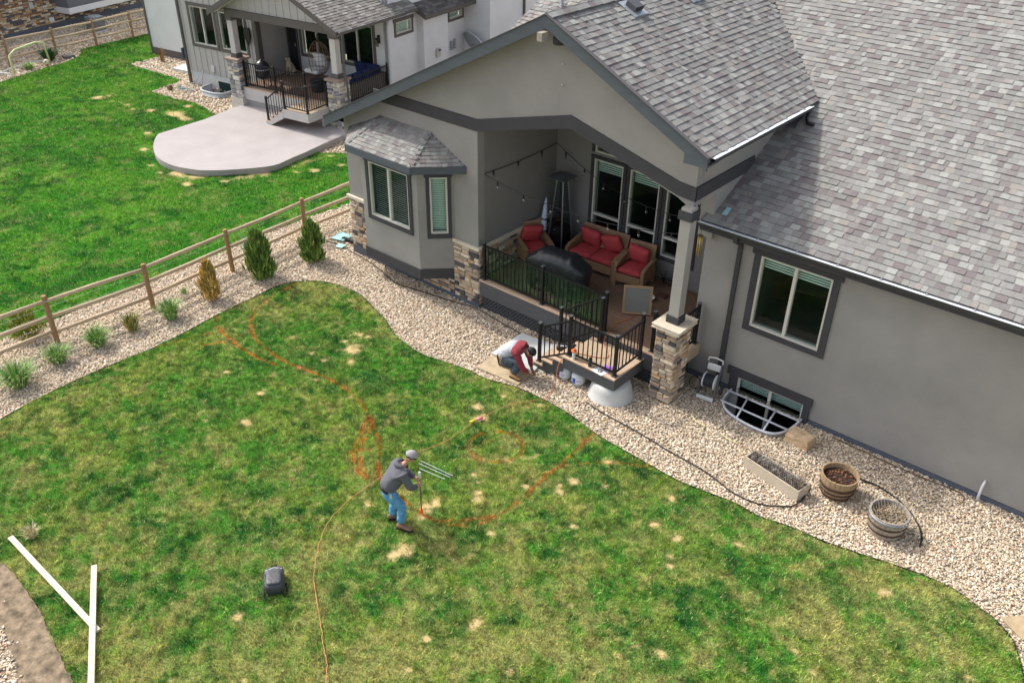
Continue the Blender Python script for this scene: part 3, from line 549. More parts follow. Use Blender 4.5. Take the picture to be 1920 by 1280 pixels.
# --- stone veneer
sb = MB(); sb.add([(-.5,0,-.5),(.5,0,-.5),(.5,0,.5),(-.5,0,.5),(-.44,-1,-.40),(.44,-1,-.42),(.45,-1,.41),(-.43,-1,.42)], [(4,5,6,7),(0,1,5,4),(1,2,6,5),(2,3,7,6),(3,0,4,7)])
STONE_ME = [sb.mesh('stone')]
for k in range(2):
    s3 = MB(); s3.add([(x*(1 if i<4 else random.uniform(.9,1.0)), y*(1 if i<4 else random.uniform(.7,1.2)), z*(1 if i<4 else random.uniform(.88,1.0))) for i,(x,y,z) in enumerate(sb.v)], sb.f); STONE_ME.append(s3.mesh('stone'))
for me in STONE_ME: me.materials.append(STONE)
def stones(parent, o, u, n, W, z0, z1, stuff=None, kinds=None, rows=(0.075,0.12), wid=(0.13,0.36), sh=lambda a, z: False):
    """courses of stone over W x (z0..z1) at o along u, outward normal n"""
    o = Vector(o); u = Vector(u); n = Vector(n); z = z0
    while z < z1-0.02:
        h = min(random.uniform(*rows), z1-z)
        if z1-z-h < 0.04: h = z1-z
        a = 0.0
        while a < W-0.01:
            w = random.uniform(*wid)
            if W-a-w < 0.09: w = W-a
            hh = [(z, h)]
            if h > 0.1 and random.random() < 0.25: hh = [(z, h*0.5), (z+h*0.5, h*0.5)]
            for (zz, h2) in hh:
                if sh(a+w/2, zz+h2/2): continue
                d = random.uniform(0.022, 0.045); c = o+u*(a+w/2)+Vector((0,0,zz+h2/2))
                ww, h3 = w-0.009, h2-0.008
                if stuff is not None:
                    M = frame(c, u*ww, -n*d, Vector((0,0,1))*h3); stuff.add([M @ Vector(p) for p in sb.v], sb.f, random.random())
                else: piece('stone', random.choice(kinds or STONE_ME), parent, frame(c, u*ww, -n*d, Vector((0,0,1))*h3))
            a += w
        z += h
ven = node('stone_veneer', house); vst = MB()
stones(ven, (-17.32,YG-0.012,0.22), (1,0,0), (0,-1,0), 0.66, 0, 1.38)
stones(ven, (-13.50,YG-0.012,0.10), (1,0,0), (0,-1,0), 0.83, 0, 1.46)
stones(ven, (-16.6,YG-0.012,0.10), (1,0,0), (0,-1,0), 3.10, 0, 0.47, stuff=vst)
stones(ven, (XC+0.012,YG-0.03,0.10), (0,1,0), (1,0,0), 0.34, 0, 1.46)
stones(ven, (XC+0.012,YG+0.31,0.83), (0,1,0), (1,0,0), 2.58, 0, 0.73, stuff=vst)
for (a, c, y0, y1, z0, z1) in ((-17.33,-16.66,YG-0.012,YG,0.2,1.62),(-13.5,XC+0.0,YG-0.012,YG,0.1,1.57),(-16.65,-13.5,YG-0.012,YG,0.1,0.57)): vst2 = MB().box((a,y0,z0),(c,y1+0.001,z1)).build('mortar_bed', MORTAR, ven)
MB().box((XC-0.001,YG-0.012,0.1),(XC+0.012,YB,1.57)).build('mortar_bed', MORTAR, ven)
vst.build('stone_field', STONE_A, ven, attr=True, kind='stuff')
for (p, q) in (((-17.38,YG-0.075,1.59),(-16.655,YG,1.68)),((-13.495,YG-0.075,1.56),(XC+0.075,YG,1.65)),((XC,YG+0.001,1.56),(XC+0.07,YB,1.65))):
    L = Vector(q)-Vector(p); k = max(1, int(max(L.x, L.y)/0.5)); ax = 0 if L.x > L.y else 1
    for i in range(k):
        a = list(p); c = list(q); a[ax] = p[ax]+L[ax]*i/k+(0.002 if i else 0); c[ax] = p[ax]+L[ax]*(i+1)/k-0.002
        MB().box(a, c).build('cap_stone', CAP, ven, bevel=0.012)
for (a, c) in ((-17.34,-16.2),(-14.1,XC+0.03)): MB().box((a,YG-0.03,-0.06),(c,YG+0.1,0.115 if a > -15 else 0.235)).build('flashing', FLASH, ven)
MB().box((-16.4,YG-0.028,-0.06),(-14.1,YG+0.1,0.1)).build('flashing', FLASH, ven)
# --- porch post and stone pier
post = node('porch_post', house); PX, PY = -7.29, 13.70
MB().box((PX-0.112,PY-0.112,1.99),(PX+0.112,PY+0.112,4.31)).build('post', mat('stucco_post', (0.30,0.285,0.26), 0.95, (1.5,0.08), (55,0.3)), post)
MB().box((PX-0.15,PY-0.15,4.08),(PX+0.15,PY+0.15,4.25)).build('collar', TRIM, post)
MB().box((PX-0.14,PY-0.14,1.83),(PX+0.14,PY+0.14,1.99)).build('collar', TRIM, post)
MB().prism([(PX-0.31,PY-0.36,1.75),(PX+0.31,PY-0.36,1.75),(PX+0.31,PY+0.36,1.75),(PX-0.31,PY+0.36,1.75)], (0,0,0.078)).build('pier_cap', CAP, post, bevel=0.015)
MB().box((PX-0.215,PY-0.265,0.0),(PX+0.215,PY+0.265,1.75)).build('pier_core', MORTAR, post)
for (o_, u_, n_, W_) in (((PX-0.245,PY-0.267,0.02),(1,0,0),(0,-1,0),0.49),((PX+0.217,PY-0.295,0.02),(0,1,0),(1,0,0),0.56),((PX-0.217,PY+0.265,0.02),(0,-1,0),(-1,0,0),0.56)):
    stones(post, o_, u_, n_, W_, 0, 1.72, wid=(0.12,0.30))
# --- windows
for a, c in W3:
    window(house, (0,YB,0), (1,0,0), (0,-1,0), a, c, 1.45, 3.35, trim=(0.085,0.075,0.10), hbar=1.93, blind=0.17, room=1.5)
    window(house, (0,YB,0), (1,0,0), (0,-1,0), a, c, 3.50, 4.05, trim=(0.085,0.08,0.0), room=1.2)
window(house, (0,YW,0), (1,0,0), (0,-1,0), -6.195, -4.73, 1.69, 3.28, trim=(0.135,0.17,0.115), mull=(-5.465,), blind=0.17, head=0.05, room=2.0)
MB().box((-6.47,YW-0.05,0.415),(-4.58,YW,0.60)).build('trim_board', TRIM, house)
for a, c in ((-6.40,-6.222),(-4.738,-4.60)): MB().box((a,YW-0.045,-0.03),(c,YW-0.012,0.413)).build('trim_board', TRIM, house)
wall_holes((-6.4,YW+0.02,-1.3), (1,0,0), (0,-1,0), 1.8, 1.4, 0.15, [(0.18,1.66,0.25,1.4)]).build('basement_wall', CONC, house)
window(house, (0,YW+0.02,0), (1,0,0), (0,-1,0), -6.22, -4.74, -1.05, 0.40, trim=(0,0,0), mull=(-5.48,), blind=0.2, room=1.6, recess=0.03)

# --- roofs
roof = node('roof', house)
TH = 0.14
b = MB()
b.prism([(RX,13.36,RZ-0.02),(-6.88,13.36,zg(-6.88)-0.02),(-6.88,13.36,zg(-6.88)-TH),(RX,13.36,RZ-TH)], (0,9.0,0))
b.prism([(RX,13.36,RZ-0.02),(RX,13.36,RZ-TH),(-17.5,13.36,zg(-17.5)-TH),(-17.5,13.36,zg(-17.5)-0.02)], (0,9.0,0))
b.build('gable_roof_deck', UNDER, roof)
b = MB(); mp = [(-7.42,14.46),(4,14.46),(4,23),(-15.35,23),(-15.35,16.7),(RX,21.44),(-7.24,18.14),(-7.24,17.6),(-7.42,17.4)]
b.prism([(x,y,zm(y)-0.02) for x,y in mp], (0,0,-0.12)).build('main_roof_deck', UNDER, roof)
# rake and eave boards
for sgn, xe in ((1,-6.86),(-1,-17.52)):
    z1 = zg(xe); b = MB()
    b.prism([(RX,13.30,RZ+0.01),(xe,13.30,z1+0.01),(xe,13.30,z1-0.24),(RX,13.30,RZ-0.24)], (0,0.045,0)); b.build('rake_board', FASCIA, roof)
    b = MB(); b.prism([(RX,13.346,RZ-0.145),(xe,13.346,z1-0.145),(xe,13.346,z1-0.165),(RX,13.346,RZ-0.165)], (0,0.41,0)); b.build('rake_soffit', FASCIA, roof)
    b = MB(); b.prism([(RX,13.275,RZ+0.025),(xe+0.01*sgn,13.275,z1+0.022),(xe+0.01*sgn,13.275,z1+0.008),(RX,13.275,RZ+0.011)], (0,0.09,0)); b.build('drip_edge', UNDER, roof)
MB().prism([(-7.33,13.302,5.28),(-6.87,13.302,5.28),(-6.87,13.302,5.36),(-7.33,13.302,5.53)], (0,0.44,0)).build('eave_return', FASCIA, roof)
MB().box((-6.9,13.35,5.30),(-6.87,17.6,5.46)).build('eave_board', FASCIA, roof)
MB().box((-17.53,13.35,3.60),(-17.5,22,3.82)).build('eave_board', FASCIA, roof)
MB().box((-7.42,14.44,3.56),(3.5,14.458,3.76)).build('eave_board', TRIM, roof)
MB().box((-7.40,14.458,3.60),(3.4,YW-0.002,3.615)).build('soffit', TRIM, roof)
MB().box((-17.5,13.76,3.60),(-17.302,22,3.615)).build('soffit', TRIM, roof)
def gutter(p, q, out):
    """K gutter along p-q (top inner edge), 'out' points away from the eave"""
    p = Vector(p); q = Vector(q); out = Vector(out); d = q-p; z = Vector((0,0,1)); g = node('gutter', house)
    prof = [(0,0),(0,-0.10),(0.075,-0.10),(0.11,-0.05),(0.12,0.005),(0.105,0.008),(0.098,-0.045),(0.068,-0.088),(0.01,-0.088),(0.01,0)]
    MB().prism([p+out*a+z*c for a,c in prof], d).build('trough', mat('dark_gutter', (0.035,0.038,0.042), 0.45, spec=0.5), g)
    MB().prism([p+out*a+z*c for a,c in [(0.012,-0.012),(0.097,-0.012),(0.097,-0.018),(0.012,-0.018)]], d).build('liner', ALU, g)
    MB().prism([p+out*a+z*c for a,c in [(0.098,0.008),(0.122,0.009),(0.122,0.002),(0.118,0.001)]], d).build('lip', ALU, g)
    L = d.length; k = int(L/0.75)
    for i in range(k):
        c = p+d*((i+0.6)/k)+out*0.055+z*0.0; MB().obox(c, out*0.062, d.normalized()*0.012, z*0.006).build('hanger', STEEL, g)
    return g
gutter((-7.42,14.439,3.76), (3.5,14.439,3.76), (0,-1,0))
gutter((-6.868,13.42,5.47), (-6.868,17.35,5.47), (1,0,0))
MB().tube([(-6.80,17.25,5.38),(-6.80,17.2,5.25),(-6.74,17.15,5.17),(-6.60,17.12,5.18)], 0.035, 8).build('downspout_elbow', BLACK, house, smooth=True)
ds = MB(); ds.bar((-6.60,14.38,3.70),(-6.60,14.40,3.55),0.085,0.065,(0,1,0)); ds.bar((-6.60,14.39,3.57),(-6.63,14.72,3.38),0.085,0.06,(0,0,1)); ds.bar((-6.63,14.725,3.40),(-6.63,14.725,1.35),0.085,0.065,(0,1,0))
ds.build('downspout', mat('dark_gutter', (0,0,0)), house); MB().bar((-6.63,14.722,1.40),(-6.63,14.722,0.12),0.098,0.076,(0,1,0)).build('downspout', mat('dark_gutter', (0,0,0)), house)
# --- shingles
tb = MB(); tb.add([(0,0,0),(1,0,0),(1,1,0),(0,1,0),(0,0,1),(1,0,1),(1,1,.1),(0,1,.1)], [(4,5,6,7),(0,1,5,4),(1,2,6,5),(3,0,4,7)])
TAB = tb.mesh('shingle'); TAB.materials.append(SHING)
tabs = []
def lay(o, u, s, nrm, U, S, ok, wid=(0.075,0.20), exp=0.143):
    """o corner at the eave, u along courses, s up the slope, U length, S slope length"""
    o, u, s, nrm = Vector(o), Vector(u), Vector(s), Vector(nrm); k = 0; d = 0.0
    while d < S:
        a = -random.uniform(0, 0.2)
        while a < U:
            w = random.uniform(*wid)
            if a < 0: w = max(0.04, w+a); a = 0.0
            c = o+u*(a+w/2)+s*(d+exp/2)
            if a+w > U: w = max(0.03, U-a)
            if ok(c): tabs.append((o+u*max(a,0)+s*(d-0.004), u*(w-0.003), s*(exp+0.03), nrm*(random.choice((0.010,0.018,0.024))), (c-CAMPOS).length))
            a += w
        d += exp
sl = Vector((0,1,0.5)).normalized()
vis = lambda c: bool(visible(c.x, c.y, c.z, 0.2))
lay((-7.42,14.45,3.765), (1,0,0), sl, (0,-0.447,0.894), 11.4, 9.4, lambda c: vis(c) and c.z > zg(c.x)-0.03 if c.x < -6.9 and c.y > 17 else vis(c))
lay((-15.35,14.45,3.765), (1,0,0), sl, (0,-0.447,0.894), 7.93, 9.4, lambda c: vis(c) and c.z > zg(c.x)-0.02 and c.y > 15)
sg = Vector((-1,0,0.5)).normalized()
lay((-6.862,13.30,zg(-6.862)-0.012), (0,1,0), sg, (0.447,0,0.894), 8.2, 4.1, lambda c: vis(c) and c.z > zm(c.y)-0.02)
main_tabs = list(tabs); tabs.clear()
def bay_face(p, q, t0, t1):
    p, q, t0, t1 = [Vector(k) for k in (p, q, t0, t1)]; u = (q-p).normalized(); nrm = u.cross((t0+t1)/2-p).normalized()
    if nrm.z < 0: nrm = -nrm
    s = nrm.cross(u).normalized()
    if s.z < 0: s = -s
    S = (t0-p).dot(s); la = (t0-p).dot(u)/S; lb = ((t1-p).dot(u)-(q-p).dot(u))/S; U = (q-p).dot(u); d = 0; k = 0
    while d < S-0.02:
        e = min(0.105, S-d); A = la*(d+e*0.5); B = U+lb*(d+e*0.5); a = A
        while a < B-0.02:
            w = min(random.uniform(0.085,0.17), B-a); tabs.append((p+u*a+s*(d-0.003)+nrm*0.004, u*(w-0.003), s*(e+0.012), nrm*random.choice((0.010,0.015,0.019)), ((p+u*a+s*d)-CAMPOS).length)); a += w
        d += e
E3 = [Vector((x,y,ez)) for x,y in ev]; T3 = [Vector((x,y,oz)) for x,y in tv]
bay_face(E3[1], E3[2], T3[0], T3[1]); bay_face(E3[2], E3[3], T3[1], T3[1]); bay_face(E3[0], E3[1], T3[0], T3[0])
for k in range(7):                                 # hip caps
    t = k/7
    for (A, B) in ((E3[2], T3[1]), (E3[1], T3[0])):
        c = A.lerp(B, t+0.07); dv = (B-A).normalized(); sd = dv.cross(Vector((0,0,1))).normalized(); up = sd.cross(dv)
        tabs.append((c-sd*0.07+up*0.012, sd*0.14, dv*0.10, up*0.012, 20.0))
bay_tabs = list(tabs)
main_tabs.sort(key=lambda t: t[4]); NB = 300-len(bay_tabs); near, rest = main_tabs[:NB], main_tabs[NB:]
for (o_, u_, s_, n_, _) in near: piece('shingle', TAB, roof, frame(o_, u_, s_, n_))
for (o_, u_, s_, n_, _) in bay_tabs: piece('shingle', TAB, bay, frame(o_, u_, s_, n_))
st = MB()
for (o_, u_, s_, n_, _) in rest:
    M = frame(o_, u_, s_, n_); st.add([M @ Vector(p) for p in tb.v], tb.f, random.random())
st.build('shingle_field', SHING_A, roof, attr=True, kind='stuff')
b = MB()
for i in range(40):                                # ridge caps
    y = 13.32+i*0.2; b.obox((RX+0.065, y+0.1, RZ+0.008+0.004*(i%2)), (0.075,0,-0.036), (0,0.105,0.004), (0.002,0,0.005), random.random()); b.obox((RX-0.065, y+0.1, RZ+0.008), (0.075,0,0.036), (0,0.105,0.004), (0,0,0.005), random.random())
b.build('ridge_cap', SHING_A, roof, attr=True)
# vents and pipes on the roof
VENT = mat('vent_metal', (0.10,0.10,0.105), 0.5, metal=0.4)
def slope_box(x, y, w, l, h, name, m):
    c = Vector((x, y, zg(x))); s = Vector((-1,0,0.5)).normalized(); n = Vector((0.447,0,0.894))
    v = node(name, house); MB().obox(c+n*0.02, s*(l*0.9), Vector((0,1,0))*w*0.9, n*0.008).build('base_flange', STEEL, v)
    MB().obox(c+n*(0.02+h/2), s*l*0.5, Vector((0,1,0))*w*0.5, n*h/2).build('hood', m, v, bevel=0.012)
    MB().obox(c+n*(0.05+h/2)-s*l*0.51, s*0.01, Vector((0,1,0))*w*0.42, n*h*0.32).build('louvre', BLACK, v)
slope_box(-10.16, 15.62, 0.27, 0.27, 0.12, 'roof_vent', VENT); slope_box(-10.1, 17.75, 0.27, 0.27, 0.12, 'roof_vent', VENT)
MB().lathe([(0.045,0),(0.045,0.5),(0.038,0.5),(0.038,0.45)], (-14.5,18.95,5.95), 10).build('vent_pipe', STEEL, house)
MB().box((-10.60,13.12,6.86),(-10.48,13.31,7.02)).build('outrigger', mat('weathered_beam', (0.28,0.26,0.22), 0.9, (20,0.2)), house)
MB().lathe([(0.02,0.0),(0.12,0.02),(0.13,0.12),(0.10,0.18)], (-10.45,13.62,6.72), 12).build('flood_light', TRIM, house, smooth=True)
for z in (6.35,5.95): MB().lathe([(0.0,-.02),(0.02,-.01),(0.02,.01),(0,.02)], (-10.42,13.735,z), 8).build('hook', WHITE, house)
MB().obox((-7.05,14.75,3.95), (0.05,0.0,0.0), (0,0.09,0.045), (0,-0.002,0.004)).build('kickout_flashing', mat('blue_flashing', (0.30,0.45,0.50), 0.5), house)
MB().tube([(-1.26,14.70,-0.05),(-1.26,14.70,0.36),(-1.25,14.74,0.40),(-1.25,14.80,0.41)], 0.024, 8).build('conduit', ALU, house, smooth=True)
# basement window well and its grate
ww = thing('window_well', 'galvanised window well with a barred steel grate by the basement window', 'window well', (-5.5,14.4,0))
b = MB(); rim = refine(WELL, 4); n = len(rim); b.add([(x,y,-1.2) for x,y in rim]+[(x,y,0.05) for x,y in rim], [(i,i+1,n+i+1,n+i) for i in range(n-1)]); b.build('liner', STEEL, ww, smooth=True)
MB().add([(x,y,-1.15) for x,y in rim], [tuple(range(n))]).build('well_floor', GRAVEL_BASE, ww)
PLEX = glass('clear_cover', (0.80,0.86,0.88))
MB().tube([(x,y,0.06) for x,y in rim], 0.026, 6).build('rim_tube', ALU, ww, smooth=True)
for y0, a, c in ((14.62,-6.36,-4.70),(14.20,-6.27,-4.74)): MB().tube([(a,y0,0.09),(c,y0,0.09)], 0.022, 6).build('grate_bar', ALU, ww, smooth=True)
for x0, x1 in ((-5.86,-5.72),(-5.22,-5.12)): MB().tube([(x0,14.64,0.12),(x1,13.88,0.08)], 0.020, 6).build('grate_bar', ALU, ww, smooth=True)
# ================================================================ deck
DZ = 0.82
DECKB = mat('composite_deck_board', (0.20,0.125,0.085), 0.75, (2.0,0.14,(1,14,1)), (60,0.08))
NOSE = mat('tan_deck_trim', (0.50,0.36,0.25), 0.75, (3,0.12))
LBOARD = mat('tan_landing_board', (0.45,0.34,0.23), 0.75, (3,0.15,(12,1,1)))
DFAS = mat('grey_deck_fascia', (0.078,0.08,0.084), 0.75, (3,0.12,(1,1,6)))
deck = thing('deck', 'raised porch deck with tan trim, black railings and stairs to a landing', 'deck', (-10.2,14.5,0))
y = 13.86; i = 0
while y < YB-0.02:
    w = min(0.138, YB-0.004-y); x1 = -7.45 if y < 14.79 else -7.43
    MB().box((XC+0.06,y,DZ-0.028),(x1,y+w,DZ)).build('deck_board', DECKB, deck); y += 0.144
MB().box((XC+0.06,13.70,DZ-0.03),(-7.56,13.856,DZ+0.004)).build('deck_nosing', NOSE, deck)
MB().box((XC+0.062,13.725,0.565),(-7.6,13.75,DZ-0.031)).build('fascia_board', DFAS, deck)
MB().box((XC+0.062,13.735,0.38),(-7.6,13.755,0.56)).build('fascia_board', DFAS, deck)
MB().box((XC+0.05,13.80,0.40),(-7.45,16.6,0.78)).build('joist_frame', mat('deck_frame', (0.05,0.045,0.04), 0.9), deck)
LAT = mat('dark_lattice', (0.055,0.06,0.066), 0.7)
def lattice(x0, x1, z0, z1, P, parent, m=LAT, step=0.095, w=0.036):
    b = MB(); H = z1-z0
    for sg in (1, -1):
        a = x0-H
        while a < x1+H:
            t0 = max(0.0, (x0-a)/H if sg > 0 else (a-x1)/H); t1 = min(1.0, (x1-a)/H if sg > 0 else (a-x0)/H)
            if t1 > t0+0.05:
                p = P(a+sg*H*t0, z0+H*t0, 0.0 if sg > 0 else 0.012); q = P(a+sg*H*t1, z0+H*t1, 0.0 if sg > 0 else 0.012); b.bar(p, q, 0.008, w, (p-q).cross(P(0,0,1)-P(0,0,0)) if False else (0,0,1))
            a += step
    return b.build('lattice', m, parent, kind='stuff')
lattice(XC+0.1, -7.6, 0.0, 0.38, lambda a, z, d: Vector((a,13.80+d,z)), deck)
MB().box((XC+0.08,14.2,-0.02),(-7.5,14.25,0.40)).build('shade_backing', mat('painted_shade', (0.012,0.012,0.012), 1.0), deck)  # near-black sheet added behind the lattice as painted under-deck shade
# landing
LZ = 0.64; LX0, LX1, LY0, LY1 = -9.25, -7.92, 12.64, 13.70
n = 9
for i in range(n):
    w = (LX1-LX0-0.0)/n; MB().box((LX0+i*w+0.003,LY0+0.15,LZ-0.026),(LX0+(i+1)*w-0.003,LY1-0.004,LZ)).build('landing_board', LBOARD, deck)
for i in range(5):
    w = (LX1-LX0)/5; MB().box((LX0+i*w+0.002,LY0-0.02,LZ-0.03),(LX0+(i+1)*w-0.002,LY0+0.147,LZ+0.002)).build('landing_nosing', NOSE, deck)
MB().box((LX1-0.12,LY0+0.15,LZ-0.001),(LX1+0.02,LY1-0.01,LZ+0.012)).build('landing_nosing', NOSE, deck)
MB().box((LX0,LY0,LZ-0.29),(LX1,LY0+0.03,LZ-0.031)).build('fascia_board', DFAS, deck)
MB().box((LX1-0.03,LY0+0.031,LZ-0.29),(LX1,LY1,LZ-0.031)).build('fascia_board', DFAS, deck)
MB().box((LX0,LY0+0.031,LZ-0.27),(LX0+0.04,LY1,LZ-0.031)).build('fascia_board', DFAS, deck)
for (x, y) in ((LX1-0.12,LY0+0.5),(LX0+0.12,LY1-0.15)): MB().box((x-0.05,y-0.05,-0.05),(x+0.05,y+0.05,LZ-0.28)).build('support_post', DFAS, deck)
# stairs towards -x
st = node('stairs', deck)
for k in range(3):
    zt = LZ-0.16*(k+1); xa = LX0-0.27*k; MB().box((xa-0.285,LY0-0.015,zt-0.028),(xa-0.004,13.55,zt)).build('tread', NOSE, st)
    MB().box((xa-0.022,LY0+0.03,zt+0.002),(xa-0.004,13.54,zt+0.13)).build('riser', DFAS, st)
    MB().box((xa-0.02,LY0-0.013,zt+0.002),(xa+0.0,LY0+0.026,zt+0.131)).build('riser_end', NOSE, st)
pr = [(LX0-0.002,LZ-0.03)]
for k in range(3): zt = LZ-0.16*(k+1)-0.029; xa = LX0-0.27*k; pr += [(xa-0.003,zt),(xa-0.27,zt)]
pr += [(LX0-0.81,0.0),(LX0-0.62,-0.03),(LX0-0.002,LZ-0.40)]
for y0 in (LY0-0.0,13.50): MB().prism([(x,y0,z) for x,z in pr], (0,0.04,0)).build('stringer', DFAS, st)
MB().box((LX0-0.85,LY0-0.03,-0.04),(LX0-0.5,LY0+0.05,0.012)).build('stair_pad', CONC, st)
# railing
PB = MB().box((-0.031,-0.031,0),(0.031,0.031,1)).mesh('post'); PB.materials.append(BLACK)
CB = MB().box((-0.037,-0.037,0),(0.037,0.037,0.022)).mesh('post_cap'); CB.materials.append(mat('post_cap_metal', (0.10,0.10,0.11), 0.25, spec=0.6))
FB = MB().box((-0.055,-0.055,0),(0.055,0.055,0.02)).mesh('post_foot'); FB.materials.append(CB.materials[0])
BB = MB().box((-0.0095,-0.0095,0),(0.0095,0.0095,1)).mesh('baluster'); BB.materials.append(BLACK)
def T(x, y, z, sx=1, sy=1, sz=1, rz=0): return Matrix.Translation((x,y,z)) @ Matrix.Rotation(rz,4,'Z') @ Matrix.Diagonal((sx,sy,sz,1))
LOCAL = set()
def rpost(par, x, y, z, h=0.98, rz=0):
    M = pmat(par) if par.name in LOCAL else Matrix()
    piece('post', PB, par, M @ T(x,y,z,1,1,h,rz)); piece('post_cap', CB, par, M @ T(x,y,z+h,1,1,1,rz)); piece('post_foot', FB, par, M @ T(x,y,z,1,1,1,rz))
def rail(par, p, q, h=0.90, gap=0.115, base=0.09):
    """p, q at floor level; may slope"""
    M = pmat(par) if par.name in LOCAL else Matrix()
    p, q = Vector(p), Vector(q); d = q-p; L = math.hypot(d.x, d.y); ang = math.atan2(d.y, d.x); up = Vector((0,0,1))
    X = lambda v: M @ v
    b = MB(); b.bar(X(p+up*h), X(q+up*h), 0.045, 0.035); b.build('top_rail', BLACK, par); b = MB(); b.bar(X(p+up*base), X(q+up*base), 0.035, 0.03); b.build('bottom_rail', BLACK, par)
    k = max(1, int(L/gap))
    for i in range(1, k):
        c = p+d*(i/k); piece('baluster', BB, par, M @ T(c.x,c.y,c.z+base,1,1,h-base,ang))
RY = 13.79
r1 = node('railing', deck)
for x in (-12.55,-10.78,-9.02): rpost(r1, x, RY, DZ)
rail(r1, (-12.55,RY,DZ), (-10.78,RY,DZ)); rail(r1, (-10.78,RY,DZ), (-9.02,RY,DZ))
r2 = node('railing', deck)      # landing
rpost(r2, -9.17, 12.74, LZ); rpost(r2, -8.0, 12.74, LZ); rpost(r2, -7.97, 13.62, LZ, 1.12); rpost(r2, -7.80, 13.80, DZ); rpost(r2, -9.0, 13.62, LZ, 1.10)
rail(r2, (-9.17,12.74,LZ), (-8.0,12.74,LZ)); rail(r2, (-8.0,12.74,LZ), (-7.97,13.62,LZ+0.06)); rail(r2, (-7.80,13.80,DZ), (-7.58,13.80,DZ))
r3 = node('railing', deck)      # stairs
rpost(r3, -9.96, 12.72, 0.16); rail(r3, (-9.96,12.72,0.16), (-9.17,12.74,0.62), 0.88)
rpost(r3, -9.98, 13.48, 0.16, 1.02); rail(r3, (-9.98,13.48,0.18), (-9.02,13.62,0.86), 0.90)
r4 = node('railing', deck)
rpost(r4, -7.30, 14.08, DZ); rpost(r4, -7.30, 14.70, DZ); rail(r4, (-7.30,14.08,DZ), (-7.30,14.70,DZ))
MB().box((-7.5,13.98,0.55),(-7.2,14.78,DZ-0.002)).build('side_nosing', NOSE, deck)

